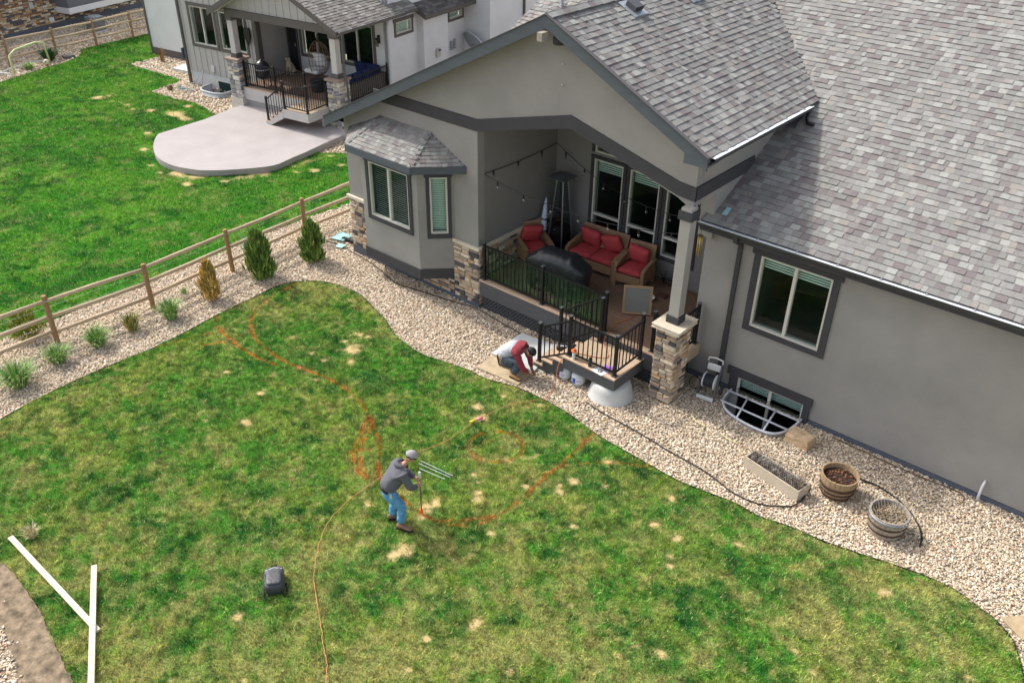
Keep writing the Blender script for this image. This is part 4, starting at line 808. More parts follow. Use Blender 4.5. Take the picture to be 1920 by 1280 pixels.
# printed mesh screen on the front railing
def print_mat():
    m = bpy.data.materials.new('garden_print_mesh'); m.use_nodes = True; n = m.node_tree.nodes; l = m.node_tree.links; b = n['Principled BSDF']; b.inputs['Roughness'].default_value = 0.5
    g = n.new('ShaderNodeNewGeometry'); sx = n.new('ShaderNodeSeparateXYZ'); l.new(g.outputs['Position'], sx.inputs[0])
    t = n.new('ShaderNodeTexNoise'); t.inputs['Scale'].default_value = 9; t.inputs['Detail'].default_value = 5; l.new(g.outputs['Position'], t.inputs['Vector'])
    cr = n.new('ShaderNodeValToRGB'); e = cr.color_ramp.elements; e[0].position = 0.32; e[0].color = (0.008,0.07,0.036,1); e[1].position = 0.68; e[1].color = (0.12,0.26,0.07,1); l.new(t.outputs['Fac'], cr.inputs[0])
    v = n.new('ShaderNodeTexVoronoi'); v.inputs['Scale'].default_value = 22; l.new(g.outputs['Position'], v.inputs['Vector'])
    lt = n.new('ShaderNodeMath'); lt.operation = 'LESS_THAN'; lt.inputs[1].default_value = 0.42; l.new(v.outputs['Distance'], lt.inputs[0])
    def band_(sock, a, b_, c, d):
        r1_ = n.new('ShaderNodeMapRange'); r1_.inputs[1].default_value = a; r1_.inputs[2].default_value = b_; l.new(sock, r1_.inputs[0])
        r2_ = n.new('ShaderNodeMapRange'); r2_.inputs[1].default_value = d; r2_.inputs[2].default_value = c; l.new(sock, r2_.inputs[0])
        q = n.new('ShaderNodeMath'); q.operation = 'MULTIPLY'; l.new(r1_.outputs[0], q.inputs[0]); l.new(r2_.outputs[0], q.inputs[1]); return q
    bx_ = band_(sx.outputs['X'], -11.15, -10.95, -10.55, -10.35); bz_ = band_(sx.outputs['Z'], 0.80, 0.90, 1.10, 1.30)
    q = n.new('ShaderNodeMath'); q.operation = 'MULTIPLY'; l.new(bx_.outputs[0], q.inputs[0]); l.new(bz_.outputs[0], q.inputs[1])
    q2 = n.new('ShaderNodeMath'); q2.operation = 'MULTIPLY'; l.new(q.outputs[0], q2.inputs[0]); l.new(lt.outputs[0], q2.inputs[1])
    mc = n.new('ShaderNodeMix'); mc.data_type = 'RGBA'; l.new(q2.outputs[0], mc.inputs[0]); l.new(cr.outputs[0], mc.inputs[6]); mc.inputs[7].default_value = (0.42,0.05,0.16,1); l.new(mc.outputs[2], b.inputs['Base Color'])
    tr = n.new('ShaderNodeBsdfTransparent'); tr.inputs[0].default_value = (0.72,0.9,0.78,1); mx = n.new('ShaderNodeMixShader'); l.new(tr.outputs[0], mx.inputs[1]); l.new(b.outputs[0], mx.inputs[2])
    # print is denser low down and towards the stairs
    zr = n.new('ShaderNodeMapRange'); zr.inputs[1].default_value = 1.75; zr.inputs[2].default_value = 0.85; zr.inputs[3].default_value = 0.14; zr.inputs[4].default_value = 0.60; l.new(sx.outputs['Z'], zr.inputs[0])
    t3 = n.new('ShaderNodeTexNoise'); t3.inputs['Scale'].default_value = 5; l.new(g.outputs['Position'], t3.inputs['Vector'])
    xr = n.new('ShaderNodeMapRange'); xr.inputs[1].default_value = -12.5; xr.inputs[2].default_value = -9.6; xr.inputs[3].default_value = 0.35; xr.inputs[4].default_value = 1.15; l.new(sx.outputs['X'], xr.inputs[0])
    q3 = n.new('ShaderNodeMath'); q3.operation = 'MULTIPLY'; l.new(zr.outputs[0], q3.inputs[0]); l.new(xr.outputs[0], q3.inputs[1])
    q4 = n.new('ShaderNodeMath'); q4.operation = 'MULTIPLY'; l.new(q3.outputs[0], q4.inputs[0]); mr3 = n.new('ShaderNodeMapRange'); mr3.inputs[1].default_value = 0.35; mr3.inputs[2].default_value = 0.65; mr3.inputs[3].default_value = 0.55; mr3.inputs[4].default_value = 1.3; l.new(t3.outputs['Fac'], mr3.inputs[0]); l.new(mr3.outputs[0], q4.inputs[1])
    l.new(q4.outputs[0], mx.inputs[0]); l.new(mx.outputs[0], n['Material Output'].inputs[0]); return m
b = MB(); b.add([(-12.5,RY+0.03,DZ+0.07),(-9.06,RY+0.03,DZ+0.07),(-9.06,RY+0.03,DZ+0.89),(-12.5,RY+0.03,DZ+0.89)], [(0,1,2,3)])
o = b.build('railing_screen', print_mat()); put(o, 'translucent green garden print screen with pink flowers behind the front deck railing', 'screen')

# ================================================================ porch furniture
WICK = mat('brown_wicker', (0.29,0.175,0.10), 0.7, (60,0.3), (120,0.6))
RED = mat('red_cushion', (0.46,0.062,0.066), 0.85, (6,0.12), (25,0.25))
def cushion(parent, c, sx, sy, sz, rot=None, name='cushion', m=None):
    bm = bmesh.new(); bmesh.ops.create_cube(bm, size=1.0); bmesh.ops.subdivide_edges(bm, edges=bm.edges[:], cuts=5, use_grid_fill=True)
    for v in bm.verts:
        x, y, z = v.co; r = max(abs(x), abs(y))*2
        k = 1-0.35*max(0, r-0.35)/0.65
        v.co.z = z*k*(1+0.05*math.sin(x*19+y*13)); v.co.x *= 1-0.06*abs(z)*2; v.co.y *= 1-0.06*abs(z)*2
        v.co.x *= sx; v.co.y *= sy; v.co.z *= sz
    me = bpy.data.meshes.new(name); bm.to_mesh(me); bm.free(); me.shade_smooth(); me.materials.append(m or RED)
    M = Matrix.Translation(c) @ (rot or Matrix()); return piece(name, me, parent, M)
def seat_unit(name, label, cat, cx, cy, w, rz, n, group=None):
    t = thing(name, label, cat, (cx,cy,DZ), rz, group); M = PM[t.name]
    d = 0.72; hw = w/2
    # local: front at -y
    def B(nm, a, c_, bev=0.012): return MB().box(a, c_).build(nm, WICK, t, local=True, bevel=bev)
    B('seat_base', (-hw+0.09,-d/2,0.20), (hw-0.09,d/2-0.08,0.32)); B('front_apron', (-hw+0.09,-d/2-0.015,0.13), (hw-0.09,-d/2,0.33))
    for s in (-1,1):
        x0, x1 = (s*hw, s*(hw-0.085)); pr = [(-d/2-0.02,0.50),(-d/2+0.12,0.56),(0,0.60),(d/2-0.06,0.63),(d/2-0.06,0.57),(0,0.54),(-d/2+0.14,0.50),(-d/2+0.05,0.44)]
        MB().prism([(x0,y,z) for y,z in pr], (x1-x0,0,0)).build('arm', WICK, t, local=True)
        MB().prism([(x0+0.01*-s,y,z) for y,z in [(-d/2+0.04,0.16),(d/2-0.1,0.16),(d/2-0.1,0.56),(-d/2+0.04,0.49)]], ((x1-x0)*0.6,0,0)).build('side_panel', WICK, t, local=True)
        for yy in (-d/2+0.03, d/2-0.08): MB().prism([(x0,yy-0.04,0),(x1,yy-0.04,0),(x1,yy+0.04,0),(x0,yy+0.04,0)], (0,0,0.48)).build('leg', WICK, t, local=True)
    MB().prism([(-hw+0.06,d/2-0.16,0.28),(-hw+0.06,d/2-0.09,0.28),(-hw+0.06,d/2+0.09,0.90),(-hw+0.06,d/2+0.03,0.92)], (w-0.12,0,0)).build('backrest', WICK, t, local=True)
    cw = (w-0.20)/n
    for i in range(n):
        x = -hw+0.10+cw*(i+0.5)
        cushion(t, M @ Vector((x,-0.05,0.40)), cw-0.01, 0.60, 0.16, Matrix.Rotation(rz,4,'Z'), 'seat_cushion')
        tilt = Matrix.Rotation(rz,4,'Z') @ Matrix.Rotation(0.12 if (n == 1 or i == 0) else -0.22,4,'Y') @ Matrix.Rotation(R(-68),4,'X')
        cushion(t, M @ Vector((x,0.20,0.66)), 0.52, 0.50, 0.19, tilt, 'back_cushion')
    return t
seat_unit('love_seat', 'brown wicker love seat with red cushions below the porch windows', 'love seat', -10.92, 16.10, 1.42, 0.06, 2)
seat_unit('armchair', 'brown wicker armchair with red cushions beside the love seat, nearest the post', 'armchair', -9.80, 16.08, 0.80, 0.14, 1, 'wicker armchairs on the porch')
seat_unit('armchair', 'brown wicker armchair with red cushion by the stone wall behind the grill', 'armchair', -12.30, 15.35, 0.78, R(62), 1, 'wicker armchairs on the porch')
# covered grill
def loft(rings, name, m, parent, smooth=True, cap=True):
    b = MB(); k = len(rings[0]); vs = [p for r in rings for p in r]; fs = [(i*k+j, i*k+(j+1) % k, (i+1)*k+(j+1) % k, (i+1)*k+j) for i in range(len(rings)-1) for j in range(k)]
    if cap: fs += [tuple(range(k-1,-1,-1)), tuple((len(rings)-1)*k+j for j in range(k))]
    b.add(vs, fs); return b.build(name, m, parent, smooth=smooth)
VINYL = mat('black_vinyl_cover', (0.018,0.019,0.022), 0.45, (8,0.3), (9,0.9), spec=0.5)
gt = thing('covered_grill', 'long barbecue grill under a black fitted cover behind the front railing', 'grill', (-10.88,14.50,DZ), R(6))
rings = []
for (z, lx, ly) in ((0.08,0.74,0.30),(0.45,0.76,0.32),(0.72,0.80,0.33),(0.80,0.76,0.33),(0.93,0.54,0.31),(1.02,0.47,0.22),(1.05,0.42,0.12)):
    k = 40; rings.append([PM[gt.name] @ Vector((lx*np.sign(math.cos(t))*abs(math.cos(t))**0.45*(1+0.015*math.sin(9*t+z*5)), ly*np.sign(math.sin(t))*abs(math.sin(t))**0.45*(1+0.03*math.sin(13*t)), z+0.012*math.sin(7*t))) for t in [2*math.pi*i/k for i in range(k)]])
loft(rings, 'cover', VINYL, gt)
for (x, y) in ((-0.6,-0.22),(0.6,-0.22),(-0.6,0.22),(0.6,0.22)): MB().lathe([(0.0,0),(0.035,0.005),(0.035,0.06),(0,0.07)], PM[gt.name] @ Vector((x,y,0)), 10).build('caster', BLACK, gt)
MB().tube([PM[gt.name] @ Vector(p) for p in [(-0.78,-0.1,0.60),(-0.84,-0.1,0.56),(-0.84,0.1,0.56),(-0.78,0.1,0.60)]], 0.012, 6).build('strap_handle', BLACK, gt)
# pyramid patio heater
ht = thing('patio_heater', 'tall pyramid patio heater with dark hood and black base in the porch corner', 'patio heater', (-12.10,16.12,DZ))
def HP(x, y, z): return (-12.10+x, 16.12+y, DZ+z)
MB().prism([HP(-.22,-.22,0.02),HP(.22,-.22,0.02),HP(.22,.22,0.02),HP(-.22,.22,0.02)], (0,0,0.03)).build('foot_plate', BLACK, ht)
b = MB(); b.add([HP(-.2,-.2,.05),HP(.2,-.2,.05),HP(.2,.2,.05),HP(-.2,.2,.05),HP(-.165,-.165,.80),HP(.165,-.165,.80),HP(.165,.165,.80),HP(-.165,.165,.80)], [(0,1,5,4),(1,2,6,5),(2,3,7,6),(3,0,4,7),(4,5,6,7)]); b.build('base_cabinet', BLACK, ht)
HSTEEL = mat('heater_steel', (0.20,0.21,0.22), 0.35, metal=0.7)
for sx in (-1,1):
    for sy in (-1,1): MB().bar(HP(sx*.245,sy*.245,0.03), HP(sx*.09,sy*.09,2.02), 0.032, 0.032).build('leg', HSTEEL, ht)
MB().tube([HP(0,0,.80),HP(0,0,1.95)], 0.055, 14, False).build('flame_tube', glass('quartz_tube', (0.75,0.8,0.82), 0.08), ht, smooth=True)
GP = glass('heater_panel', (0.62,0.66,0.68), 0.10)
for (ax, ay, bx_, by_) in ((-1,-1,1,-1),(1,-1,1,1),(1,1,-1,1),(-1,1,-1,-1)): MB().add([HP(ax*.18,ay*.18,.82),HP(bx_*.18,by_*.18,.82),HP(bx_*.085,by_*.085,2.0),HP(ax*.085,ay*.085,2.0)], [(0,1,2,3)]).build('guard_panel', GP, ht)
for sx in (-1,1):
    b = MB()
    for z in np.arange(0.85,1.95,0.07): w = .21-.115*(z-.4)/1.6; b.bar(HP(sx*w,-w,z), HP(sx*w,w,z), 0.005, 0.005)
    b.build('guard_grille', HSTEEL, ht)
b = MB(); b.add([HP(-.1,-.1,2.0),HP(.1,-.1,2.0),HP(.1,.1,2.0),HP(-.1,.1,2.0),HP(-.1,-.1,2.08),HP(.1,-.1,2.08),HP(.1,.1,2.08),HP(-.1,.1,2.08)], [(0,1,5,4),(1,2,6,5),(2,3,7,6),(3,0,4,7),(4,5,6,7),(3,2,1,0)]); b.build('burner_head', HSTEEL, ht)
b = MB(); b.add([HP(-.27,-.27,2.06),HP(.27,-.27,2.06),HP(.27,.27,2.06),HP(-.27,.27,2.06),HP(0,0,2.15),HP(-.27,-.27,2.045),HP(.27,-.27,2.045),HP(.27,.27,2.045),HP(-.27,.27,2.045)], [(0,1,4),(1,2,4),(2,3,4),(3,0,4),(0,5,6,1),(1,6,7,2),(2,7,8,3),(3,8,5,0),(8,7,6,5)]); b.build('hood', mat('heater_hood', (0.16,0.165,0.17), 0.4, metal=0.5), ht)
MB().lathe([(0.0,-0.003),(0.022,0),(0.0,0.004)], HP(-0.03,-0.2,0.7), 8).build('control_knob', ALU, ht)
# folded umbrella leaning between wall and heater
um = thing('folded_umbrella', 'pale blue folded umbrella tied with dark bands leaning beside the heater', 'umbrella', (-12.45,15.78,DZ))
p0 = Vector((-12.40,15.72,DZ+0.02)); p1 = Vector((-12.52,16.05,DZ+1.42)); dv = p1-p0
FAB = mat('pale_blue_fabric', (0.50,0.58,0.66), 0.8, (12,0.12), (30,0.3))
MB().tube([p0+dv*t for t in (0,0.25)], 0.018, 8).build('pole', BLACK, um, smooth=True)
MB().tube([p0+dv*t for t in (0.24,0.30,0.5,0.75,0.95,1.0)], [0.09,0.10,0.085,0.065,0.03,0.008], 9).build('canopy', FAB, um, smooth=True)
for t, r in ((0.42,0.097),(0.62,0.08)): MB().tube([p0+dv*(t-0.012),p0+dv*(t+0.012)], r, 9).build('tie_band', BLACK, um)
# framed screen panel standing on the deck
sc = thing('framed_screen', 'square wood framed grey mesh panel standing upright on the deck', 'framed panel', (-8.9,14.83,DZ))
a0, a1 = Vector((-9.16,14.66,DZ+0.03)), Vector((-8.62,15.02,DZ+0.03)); du = (a1-a0); nrm_ = Vector((du.y,-du.x,0)).normalized(); upv = (Vector((0,0,1))*0.97-nrm_*0.22).normalized(); Hs = 0.66
WOOD = mat('raw_wood_frame', (0.34,0.22,0.125), 0.8, (8,0.2,(4,4,30)))
P_ = lambda s, t: a0+du*s+upv*(Hs*t)
for (s0, t0, s1, t1) in ((0,0.035,1,0.035),(0,0.965,1,0.965)): MB().bar(P_(s0,t0), P_(s1,t1), 0.03, 0.05, upv).build('rail', WOOD, sc)
for s in (0.04,0.96): MB().bar(P_(s,0.07), P_(s,0.93), 0.03, 0.052, du).build('stile', WOOD, sc)
MB().obox(P_(0.5,0.5), du*0.455, nrm_*0.004, upv*(Hs*0.43)).build('mesh_panel', mat('grey_mesh', (0.19,0.20,0.175), 0.8, (90,0.25)), sc)
MB().bar(P_(0.3,0.5)-nrm_*0.02, P_(0.3,0)-nrm_*0.35-Vector((0,0,0.03)), 0.025, 0.025).build('prop', WOOD, sc)
# bowl, starburst ornament
o = MB().lathe([(0.05,0),(0.09,0.004),(0.125,0.07),(0.13,0.085),(0.118,0.085),(0.085,0.02),(0.0,0.012)], (-9.05,15.62,DZ), 20).build('bowl', mat('white_ceramic', (0.72,0.70,0.64), 0.3), smooth=True); put(o, 'round white bowl on the deck boards near the armchair', 'bowl')
orn = thing('wire_ornament', 'dark spiky wire ornament on the deck beside the armchair', 'ornament', (-9.1,16.38,DZ))
for (cx, cy, rr, kk) in ((-9.18,16.40,0.20,17),(-8.92,16.42,0.17,13)):
    for i in range(kk):
        a = 2*math.pi*i/kk; MB().tube([(cx,cy,DZ+0.2),(cx+rr*math.cos(a)*random.uniform(.8,1.15),cy+0.10*math.sin(i*2.1),DZ+0.2+rr*math.sin(a))], [0.010,0.003], 4).build('spike', BLACK, orn)
    MB().lathe([(0,-.04),(.035,-.02),(.035,.02),(0,.04)], (cx,cy,DZ+0.2), 8).build('hub', BLACK, orn)
o = MB().box((-9.05,15.86,DZ+0.001),(-8.8,16.05,DZ+0.05)).build('small_box', mat('brown_card', (0.10,0.05,0.035), 0.8), bevel=0.006); put(o, 'small dark brown box between white bowl and wire ornament', 'box')
cordm = mat('orange_cord', (0.55,0.16,0.05), 0.6)
def cable(name, pts, r, m, label, cat, wob=0.0, k=4):
    pl = refine([tuple(p) for p in pts], k)
    if wob: pl = [(x+random.uniform(-wob, wob), y+random.uniform(-wob, wob), z) for x, y, z in pl]
    o = MB().tube(pl, r, 6).build(name, m, smooth=True); put(o, label, cat); return o
cable('extension_cord', [(-8.9,15.0,DZ+0.01),(-8.9,14.6,DZ+0.01),(-9.0,14.25,DZ+0.012),(-8.95,13.9,DZ+0.012),(-8.9,13.72,DZ+0.02),(-8.88,13.60,LZ+0.02),(-8.5,13.2,LZ+0.012),(-9.0,12.95,LZ+0.012),(-9.24,12.85,LZ+0.02),(-9.32,12.58,0.42),(-9.25,12.40,0.02),(-9.15,12.1,0.02),(-9.07,11.8,0.05)], 0.008, cordm, 'thin orange cord running from the deck over the landing to the rock', 'cord')
cable('extension_cord', [(-8.6,15.0,DZ+0.01),(-8.2,15.35,DZ+0.01),(-8.0,15.9,DZ+0.01),(-8.25,16.3,DZ+0.01),(-8.5,16.5,DZ+0.01)], 0.007, cordm, 'thin orange cord curling over the deck behind the framed panel', 'cord')
# string lights
def sag(p, q, n, s): return [Vector(p).lerp(Vector(q), i/n)-Vector((0,0,s*4*(i/n)*(1-i/n))) for i in range(n+1)]
sl_ = thing('string_lights', 'black string lights with small clear bulbs hung around the porch', 'string lights', (-12.6,13.95,3.4))
runs = [sag((-12.66,13.94,3.44),(-12.66,16.58,3.46),9,0.05), sag((-12.66,16.58,3.46),(-7.5,15.0,3.50),14,0.42), sag((-12.66,13.94,3.42),(-7.45,14.1,3.55),14,0.30)]
BULB = glass('bulb_glass', (0.85,0.86,0.84), 0.15)
for ri, rn in enumerate(runs):
    MB().tube(rn, 0.008, 5).build('wire', BLACK, sl_)
    for i in range(1, len(rn)-1, 2 if ri else 3):
        p = rn[i]; MB().lathe([(0.012,-0.10),(0.02,-0.095),(0.02,-0.01),(0.008,0.0)], p, 8).build('socket', BLACK, sl_); MB().lathe([(0.0,-0.175),(0.022,-0.16),(0.03,-0.135),(0.018,-0.10)], p, 8).build('bulb', BULB, sl_, smooth=True)
# wind chime
wc = thing('wind_chime', 'brass wind chime hanging from the eave corner beside the porch post', 'wind chime', (-7.33,14.36,3.1))
GOLD = mat('brass_tube', (0.55,0.38,0.08), 0.35, metal=0.6)
MB().lathe([(0.055,0),(0.055,0.02)], (-7.33,14.36,3.46), 12).build('top_disc', mat('walnut', (0.15,0.09,0.05), 0.6), wc)
MB().tube([(-7.33,14.36,3.48),(-7.33,14.36,3.62)], 0.004, 4).build('cord', BLACK, wc)
for i in range(6):
    a = i*math.pi/3; L = 0.26+0.03*i; x, y = -7.33+0.045*math.cos(a), 14.36+0.045*math.sin(a); MB().tube([(x,y,3.44),(x,y,3.44-L)], 0.010, 6).build('chime_tube', GOLD, wc, smooth=True)
# items on and under the landing
def can(name, x, y, z, r, h, m, top, label):
    t = thing(name, label, 'spray can', (x,y,z)); MB().lathe([(r*0.92,0),(r,0.006),(r,h*0.78),(r*0.75,h*0.84)], (x,y,z), 14).build('body', m, t, smooth=True); MB().lathe([(r*0.80,h*0.80),(r*0.80,h*0.96),(r*0.5,h)], (x,y,z), 14).build('cap', top, t, smooth=True)
ORG = mat('fluorescent_orange', (0.85,0.14,0.03), 0.6)
can('spray_can', -9.02, 12.70, LZ+0.002, 0.034, 0.26, ALU, ORG, 'silver marking paint can with orange cap at the landing corner by the stairs'); MB().lathe([(0.0,0.18),(0.058,0.19),(0.058,0.215),(0.0,0.222)], (-9.02,12.70,LZ), 12).build('cap_ring', ORG, bpy.data.objects['spray_can'], smooth=True)
can('spray_can', -8.60, 12.70, LZ+0.002, 0.036, 0.22, mat('dark_can', (0.03,0.035,0.04), 0.35), BLACK, 'dark grey can standing mid edge of the landing')
pp = thing('paper_sheet', 'white paper with a dark round emblem on the landing edge', 'paper', (-8.32,12.70,LZ)); MB().obox((-8.33,12.69,LZ+0.007), (0.14,-0.02,0), (0.025,0.10,0), (0,0,0.002)).build('sheet', mat('white_paper', (0.75,0.75,0.75), 0.8), pp)
INK = mat('ink', (0.02,0.02,0.025), 0.6)
for i in range(9): a = i*2.4; rr = 0.018+0.005*(i % 3); MB().lathe([(rr*random.uniform(.5,1),0),(rr*.4,0.0006)], (-8.33+0.038*math.cos(a),12.695+0.032*math.sin(a),LZ+0.0095+0.0002*i), 7).build('emblem_mark', INK, pp)
b = MB(); k = 9; vs = [(-8.26+0.22*(i/(k-1)-.5)+random.uniform(-.02,.02), 12.86+0.18*(j/(k-1)-.5)+random.uniform(-.02,.02), LZ+0.012+0.03*random.random()) for j in range(k) for i in range(k)]; b.add(vs, [(j*k+i,j*k+i+1,(j+1)*k+i+1,(j+1)*k+i) for j in range(k-1) for i in range(k-1)])
o = b.build('plastic_bag', mat('purple_plastic', (0.35,0.16,0.55), 0.4), smooth=True); put(o, 'crumpled purple plastic bag behind the paper on the landing', 'bag')
TANK = mat('tank_paint', (0.50,0.54,0.56), 0.4, (5,0.08)); LABW = mat('tank_label', (0.62,0.60,0.62), 0.5); LABB = mat('tank_label_blue', (0.03,0.08,0.35), 0.5)
def tank(x, y, rz, label):
    t = thing('propane_tank', label, 'propane tank', (x,y,-0.02), 0, 'propane tanks under the landing')
    c = (x,y,-0.02); MB().lathe([(0.10,0),(0.11,0.02),(0.09,0.03),(0.13,0.05),(0.155,0.10),(0.157,0.22),(0.15,0.27),(0.12,0.32),(0.07,0.345),(0.0,0.35)], c, 28).build('body', TANK, t, smooth=True)
    MB().lathe([(0.078,0.335),(0.098,0.36),(0.10,0.43),(0.094,0.44),(0.088,0.43),(0.086,0.36)], c, 24, cap=False).build('collar', TANK, t, smooth=True)
    MB().lathe([(0.02,0.35),(0.025,0.39),(0.035,0.40),(0.035,0.42),(0.0,0.425)], c, 10).build('valve', BLACK, t)
    for (a0_, a1_, z0, z1, m, dr) in ((-2.5,-0.9,0.10,0.24,LABW,0.0015),(-2.45,-1.95,0.105,0.235,LABB,0.003),(-1.8,-1.1,0.15,0.16,LABB,0.003),(-1.8,-1.2,0.18,0.19,LABB,0.003)):
        k = 10; b = MB(); vs = []
        for z in (z0, z1): vs += [(x+(0.157+dr)*math.cos(rz+a0_+(a1_-a0_)*i/k), y+(0.157+dr)*math.sin(rz+a0_+(a1_-a0_)*i/k), z-0.02) for i in range(k+1)]
        b.add(vs, [(i,i+1,k+2+i,k+1+i) for i in range(k)]); b.build('label', m, t, smooth=True)
tank(-9.29, 12.80, 0.1, 'pale propane tank half hidden under the lowest stair stringer'); tank(-8.93, 12.80, 0.55, 'pale propane tank with blue label beside the white plastic cover')
o = MB().lathe([(0.50,-0.03),(0.50,0.0),(0.475,0.02),(0.43,0.20),(0.40,0.30),(0.36,0.335),(0.0,0.345)], (-8.20,12.98,0.0), 40).build('well_cover', mat('white_plastic_cover', (0.46,0.46,0.44), 0.55, (2,0.08)), smooth=True); put(o, 'large white plastic dome cover stored under the landing', 'dome cover')
# ================================================================ yard
def slabthing(name, poly, z0, z1, m, label, cat, bev=0.008):
    o = MB().prism([(x,y,z0) for x,y in poly], (0,0,z1-z0)).build(name, m, bevel=bev); put(o, label, cat); return o
slabthing('concrete_slab', SLAB, -0.05, 0.05, mat('pale_concrete', (0.48,0.49,0.48), 0.85, (3,0.06), (60,0.1)), 'pale grey concrete pad at the foot of the deck stairs', 'concrete pad')
SAND = mat('sandstone', (0.38,0.29,0.18), 0.9, (5,0.22), (20,0.5))
slabthing('stepping_stone', FLAG, -0.05, 0.022, mat('sandy_flagstone', (0.40,0.315,0.205), 0.95, (6,0.25), (25,0.6)), 'sandy flat flagstone under the kneeling person', 'flagstone')
for i, (pl, lb) in enumerate((([(-0.12,12.12),(0.14,12.38),(0.52,12.14),(0.24,11.90)], 'tan flagstone in the rock nearest the lawn corner'),([(0.20,12.50),(0.55,12.95),(1.05,12.75),(0.75,12.25)], 'tan flagstone further from the lawn near the frame edge'),([(0.36,11.78),(0.72,12.1),(1.15,11.7),(0.72,11.3)], 'tan flagstone at the far right bottom corner of the lawn'))):
    slabthing('stepping_stone', pl, -0.05, 0.03, SAND, lb, 'flagstone', 0.02)['group'] = 'flagstones by the lawn corner'
tcs = thing('tool_case', 'black tool case lying on the stairs beside the deck front', 'tool case', (-9.62,13.25,0.32))
MB().obox((-9.62,13.25,0.40), (0.20,0.03,0.05), (-0.012,0.10,0), (-0.015,0,0.055)).build('case_body', mat('black_case', (0.02,0.02,0.022), 0.4), tcs, bevel=0.015)
MB().tube([(-9.70,13.18,0.43),(-9.70,13.14,0.47),(-9.54,13.17,0.51),(-9.54,13.21,0.47)], 0.010, 6).build('case_handle', ALU, tcs, smooth=True)
# --- split rail fences
FWOOD = mat('fence_post_wood', (0.30,0.175,0.09), 0.85, (5,0.3,(6,6,1)), (40,0.3)); RWOOD = mat('fence_rail_wood', (0.46,0.35,0.235), 0.85, (6,0.25,(6,1,6)), (40,0.3))
def fence(name, label, posts, rails, hp, ends, wire=True, rp=0.062, far=False):
    t = thing(name, label, 'fence', (posts[0][0],posts[0][1],0))
    for (x, y) in posts:
        h = hp*random.uniform(0.97,1.03); lx, ly = random.uniform(-.02,.02), random.uniform(-.02,.02)
        MB().tube([(x,y,-0.1),(x+lx*.5,y+ly*.5,h*.5),(x+lx,y+ly,h-0.02),(x+lx,y+ly,h)], [rp,rp*.97,rp*.95,rp*.75], 10).build('post', FWOOD, t, smooth=False)
    pts = [ends[0]]+list(posts)+[ends[1]]
    for a, c in zip(pts[:-1], pts[1:]):
        if a is None or c is None: continue
        for z in rails:
            z0, z1 = z+random.uniform(-.025,.025), z+random.uniform(-.025,.025); m = ((a[0]+c[0])/2+random.uniform(-.02,.02),(a[1]+c[1])/2,(z0+z1)/2+random.uniform(-.02,.01))
            MB().tube([(a[0],a[1],z0),m,(c[0],c[1],z1)], [0.045,0.052,0.045], 8).build('rail', RWOOD, t, smooth=True)
    if wire:
        b = MB()
        for z in (0.25,0.45,0.72,0.9): b.tube([(p[0]-0.06,p[1],z) for p in pts if p], 0.0016, 4)
        b.build('wire', STEEL, t)
    return t
fence('rail_fence', 'brown round rail fence along the rock strip between both yards', [(-18.86,3.9),(-18.81,6.16),(-18.64,8.45),(-18.81,10.84),(-18.98,13.36)], (0.30,0.68,1.06), 1.22, ((-18.95,1.6),(-19.05,16.4)))
fence('rail_fence', 'weathered round rail fence in front of the far stone house', [(-41.95,13.3),(-42.25,15.45),(-42.52,17.65),(-42.82,19.73),(-43.18,21.79),(-43.5,24.0)], (0.36,0.74,1.10), 1.24, ((-41.6,11.2),(-43.9,26.4)), wire=False)
# --- conifers, grasses
def conifer(x, y, h, r, m, label, cat='shrub', n=2600, lean=0.0, taper=0.55, group=None, dead=None):
    t = thing('arborvitae', label, cat, (x,y,0), 0, group)
    MB().tube([(x,y,-0.05),(x+lean*.4,y,h*.5),(x+lean*.9,y,h*.92)], [0.03,0.022,0.006], 7).build('trunk', mat('bark', (0.10,0.065,0.04), 0.95), t)
    zf = rng.beta(1.25,1.35,n); ang = rng.uniform(0,2*np.pi,n); prof = np.sin(np.clip(zf*0.88+0.10,0,1)*np.pi)**taper*(1.05-0.42*zf)
    lob = 1+0.34*np.sin(3*ang+zf*7+x*5)+0.26*np.sin(5*ang-zf*12+y*3)+0.12*np.sin(9*ang+zf*21); rad = r*prof*lob*rng.uniform(0.25,1.0,n)**0.45
    px = x+lean*zf+rad*np.cos(ang); py = y+rad*np.sin(ang); pz = 0.03+zf*h
    V = []; F = []; A = []
    for i in range(n):
        L = random.uniform(0.08,0.22)*(h/1.3); w = random.uniform(0.010,0.022); ca, sa = math.cos(ang[i]), math.sin(ang[i]); out = random.uniform(0.15,0.6); j = random.uniform(-.35,.35)
        d = (out*ca-j*sa, out*sa+j*ca, 1.0); q = math.sqrt(sum(k*k for k in d)); d = [k/q*L for k in d]
        b0 = len(V); tx, ty = random.uniform(-1,1)*w, random.uniform(-1,1)*w
        V += [(px[i]-tx,py[i]-ty,pz[i]-L*.3),(px[i]+tx,py[i]+ty,pz[i]-L*.3),(px[i]+tx*1.6+d[0]*.5,py[i]+ty*1.6+d[1]*.5,pz[i]+d[2]*.45),(px[i]+d[0],py[i]+d[1],pz[i]+d[2])]; F.append((b0,b0+1,b0+2,b0+3)); A.append(random.random())
    b = MB(); b.v = V; b.f = F; b.a = A; b.build('crown', m, t, attr=True); return t
def fol(name, cols, src='ATTR'): return mat(name, (0.1,0.2,0.1), 0.75, ramp=[lin(*c) for c in cols], src=src, spec=0.2)
GREEN = fol('evergreen_spray', [(106,134,60),(86,116,54),(122,148,66),(72,104,50),(138,158,78),(96,126,60),(154,164,86)])
YELL = fol('dying_evergreen_spray', [(222,184,96),(200,162,88),(182,156,92),(160,142,92),(234,200,124),(140,132,84),(212,172,84)])
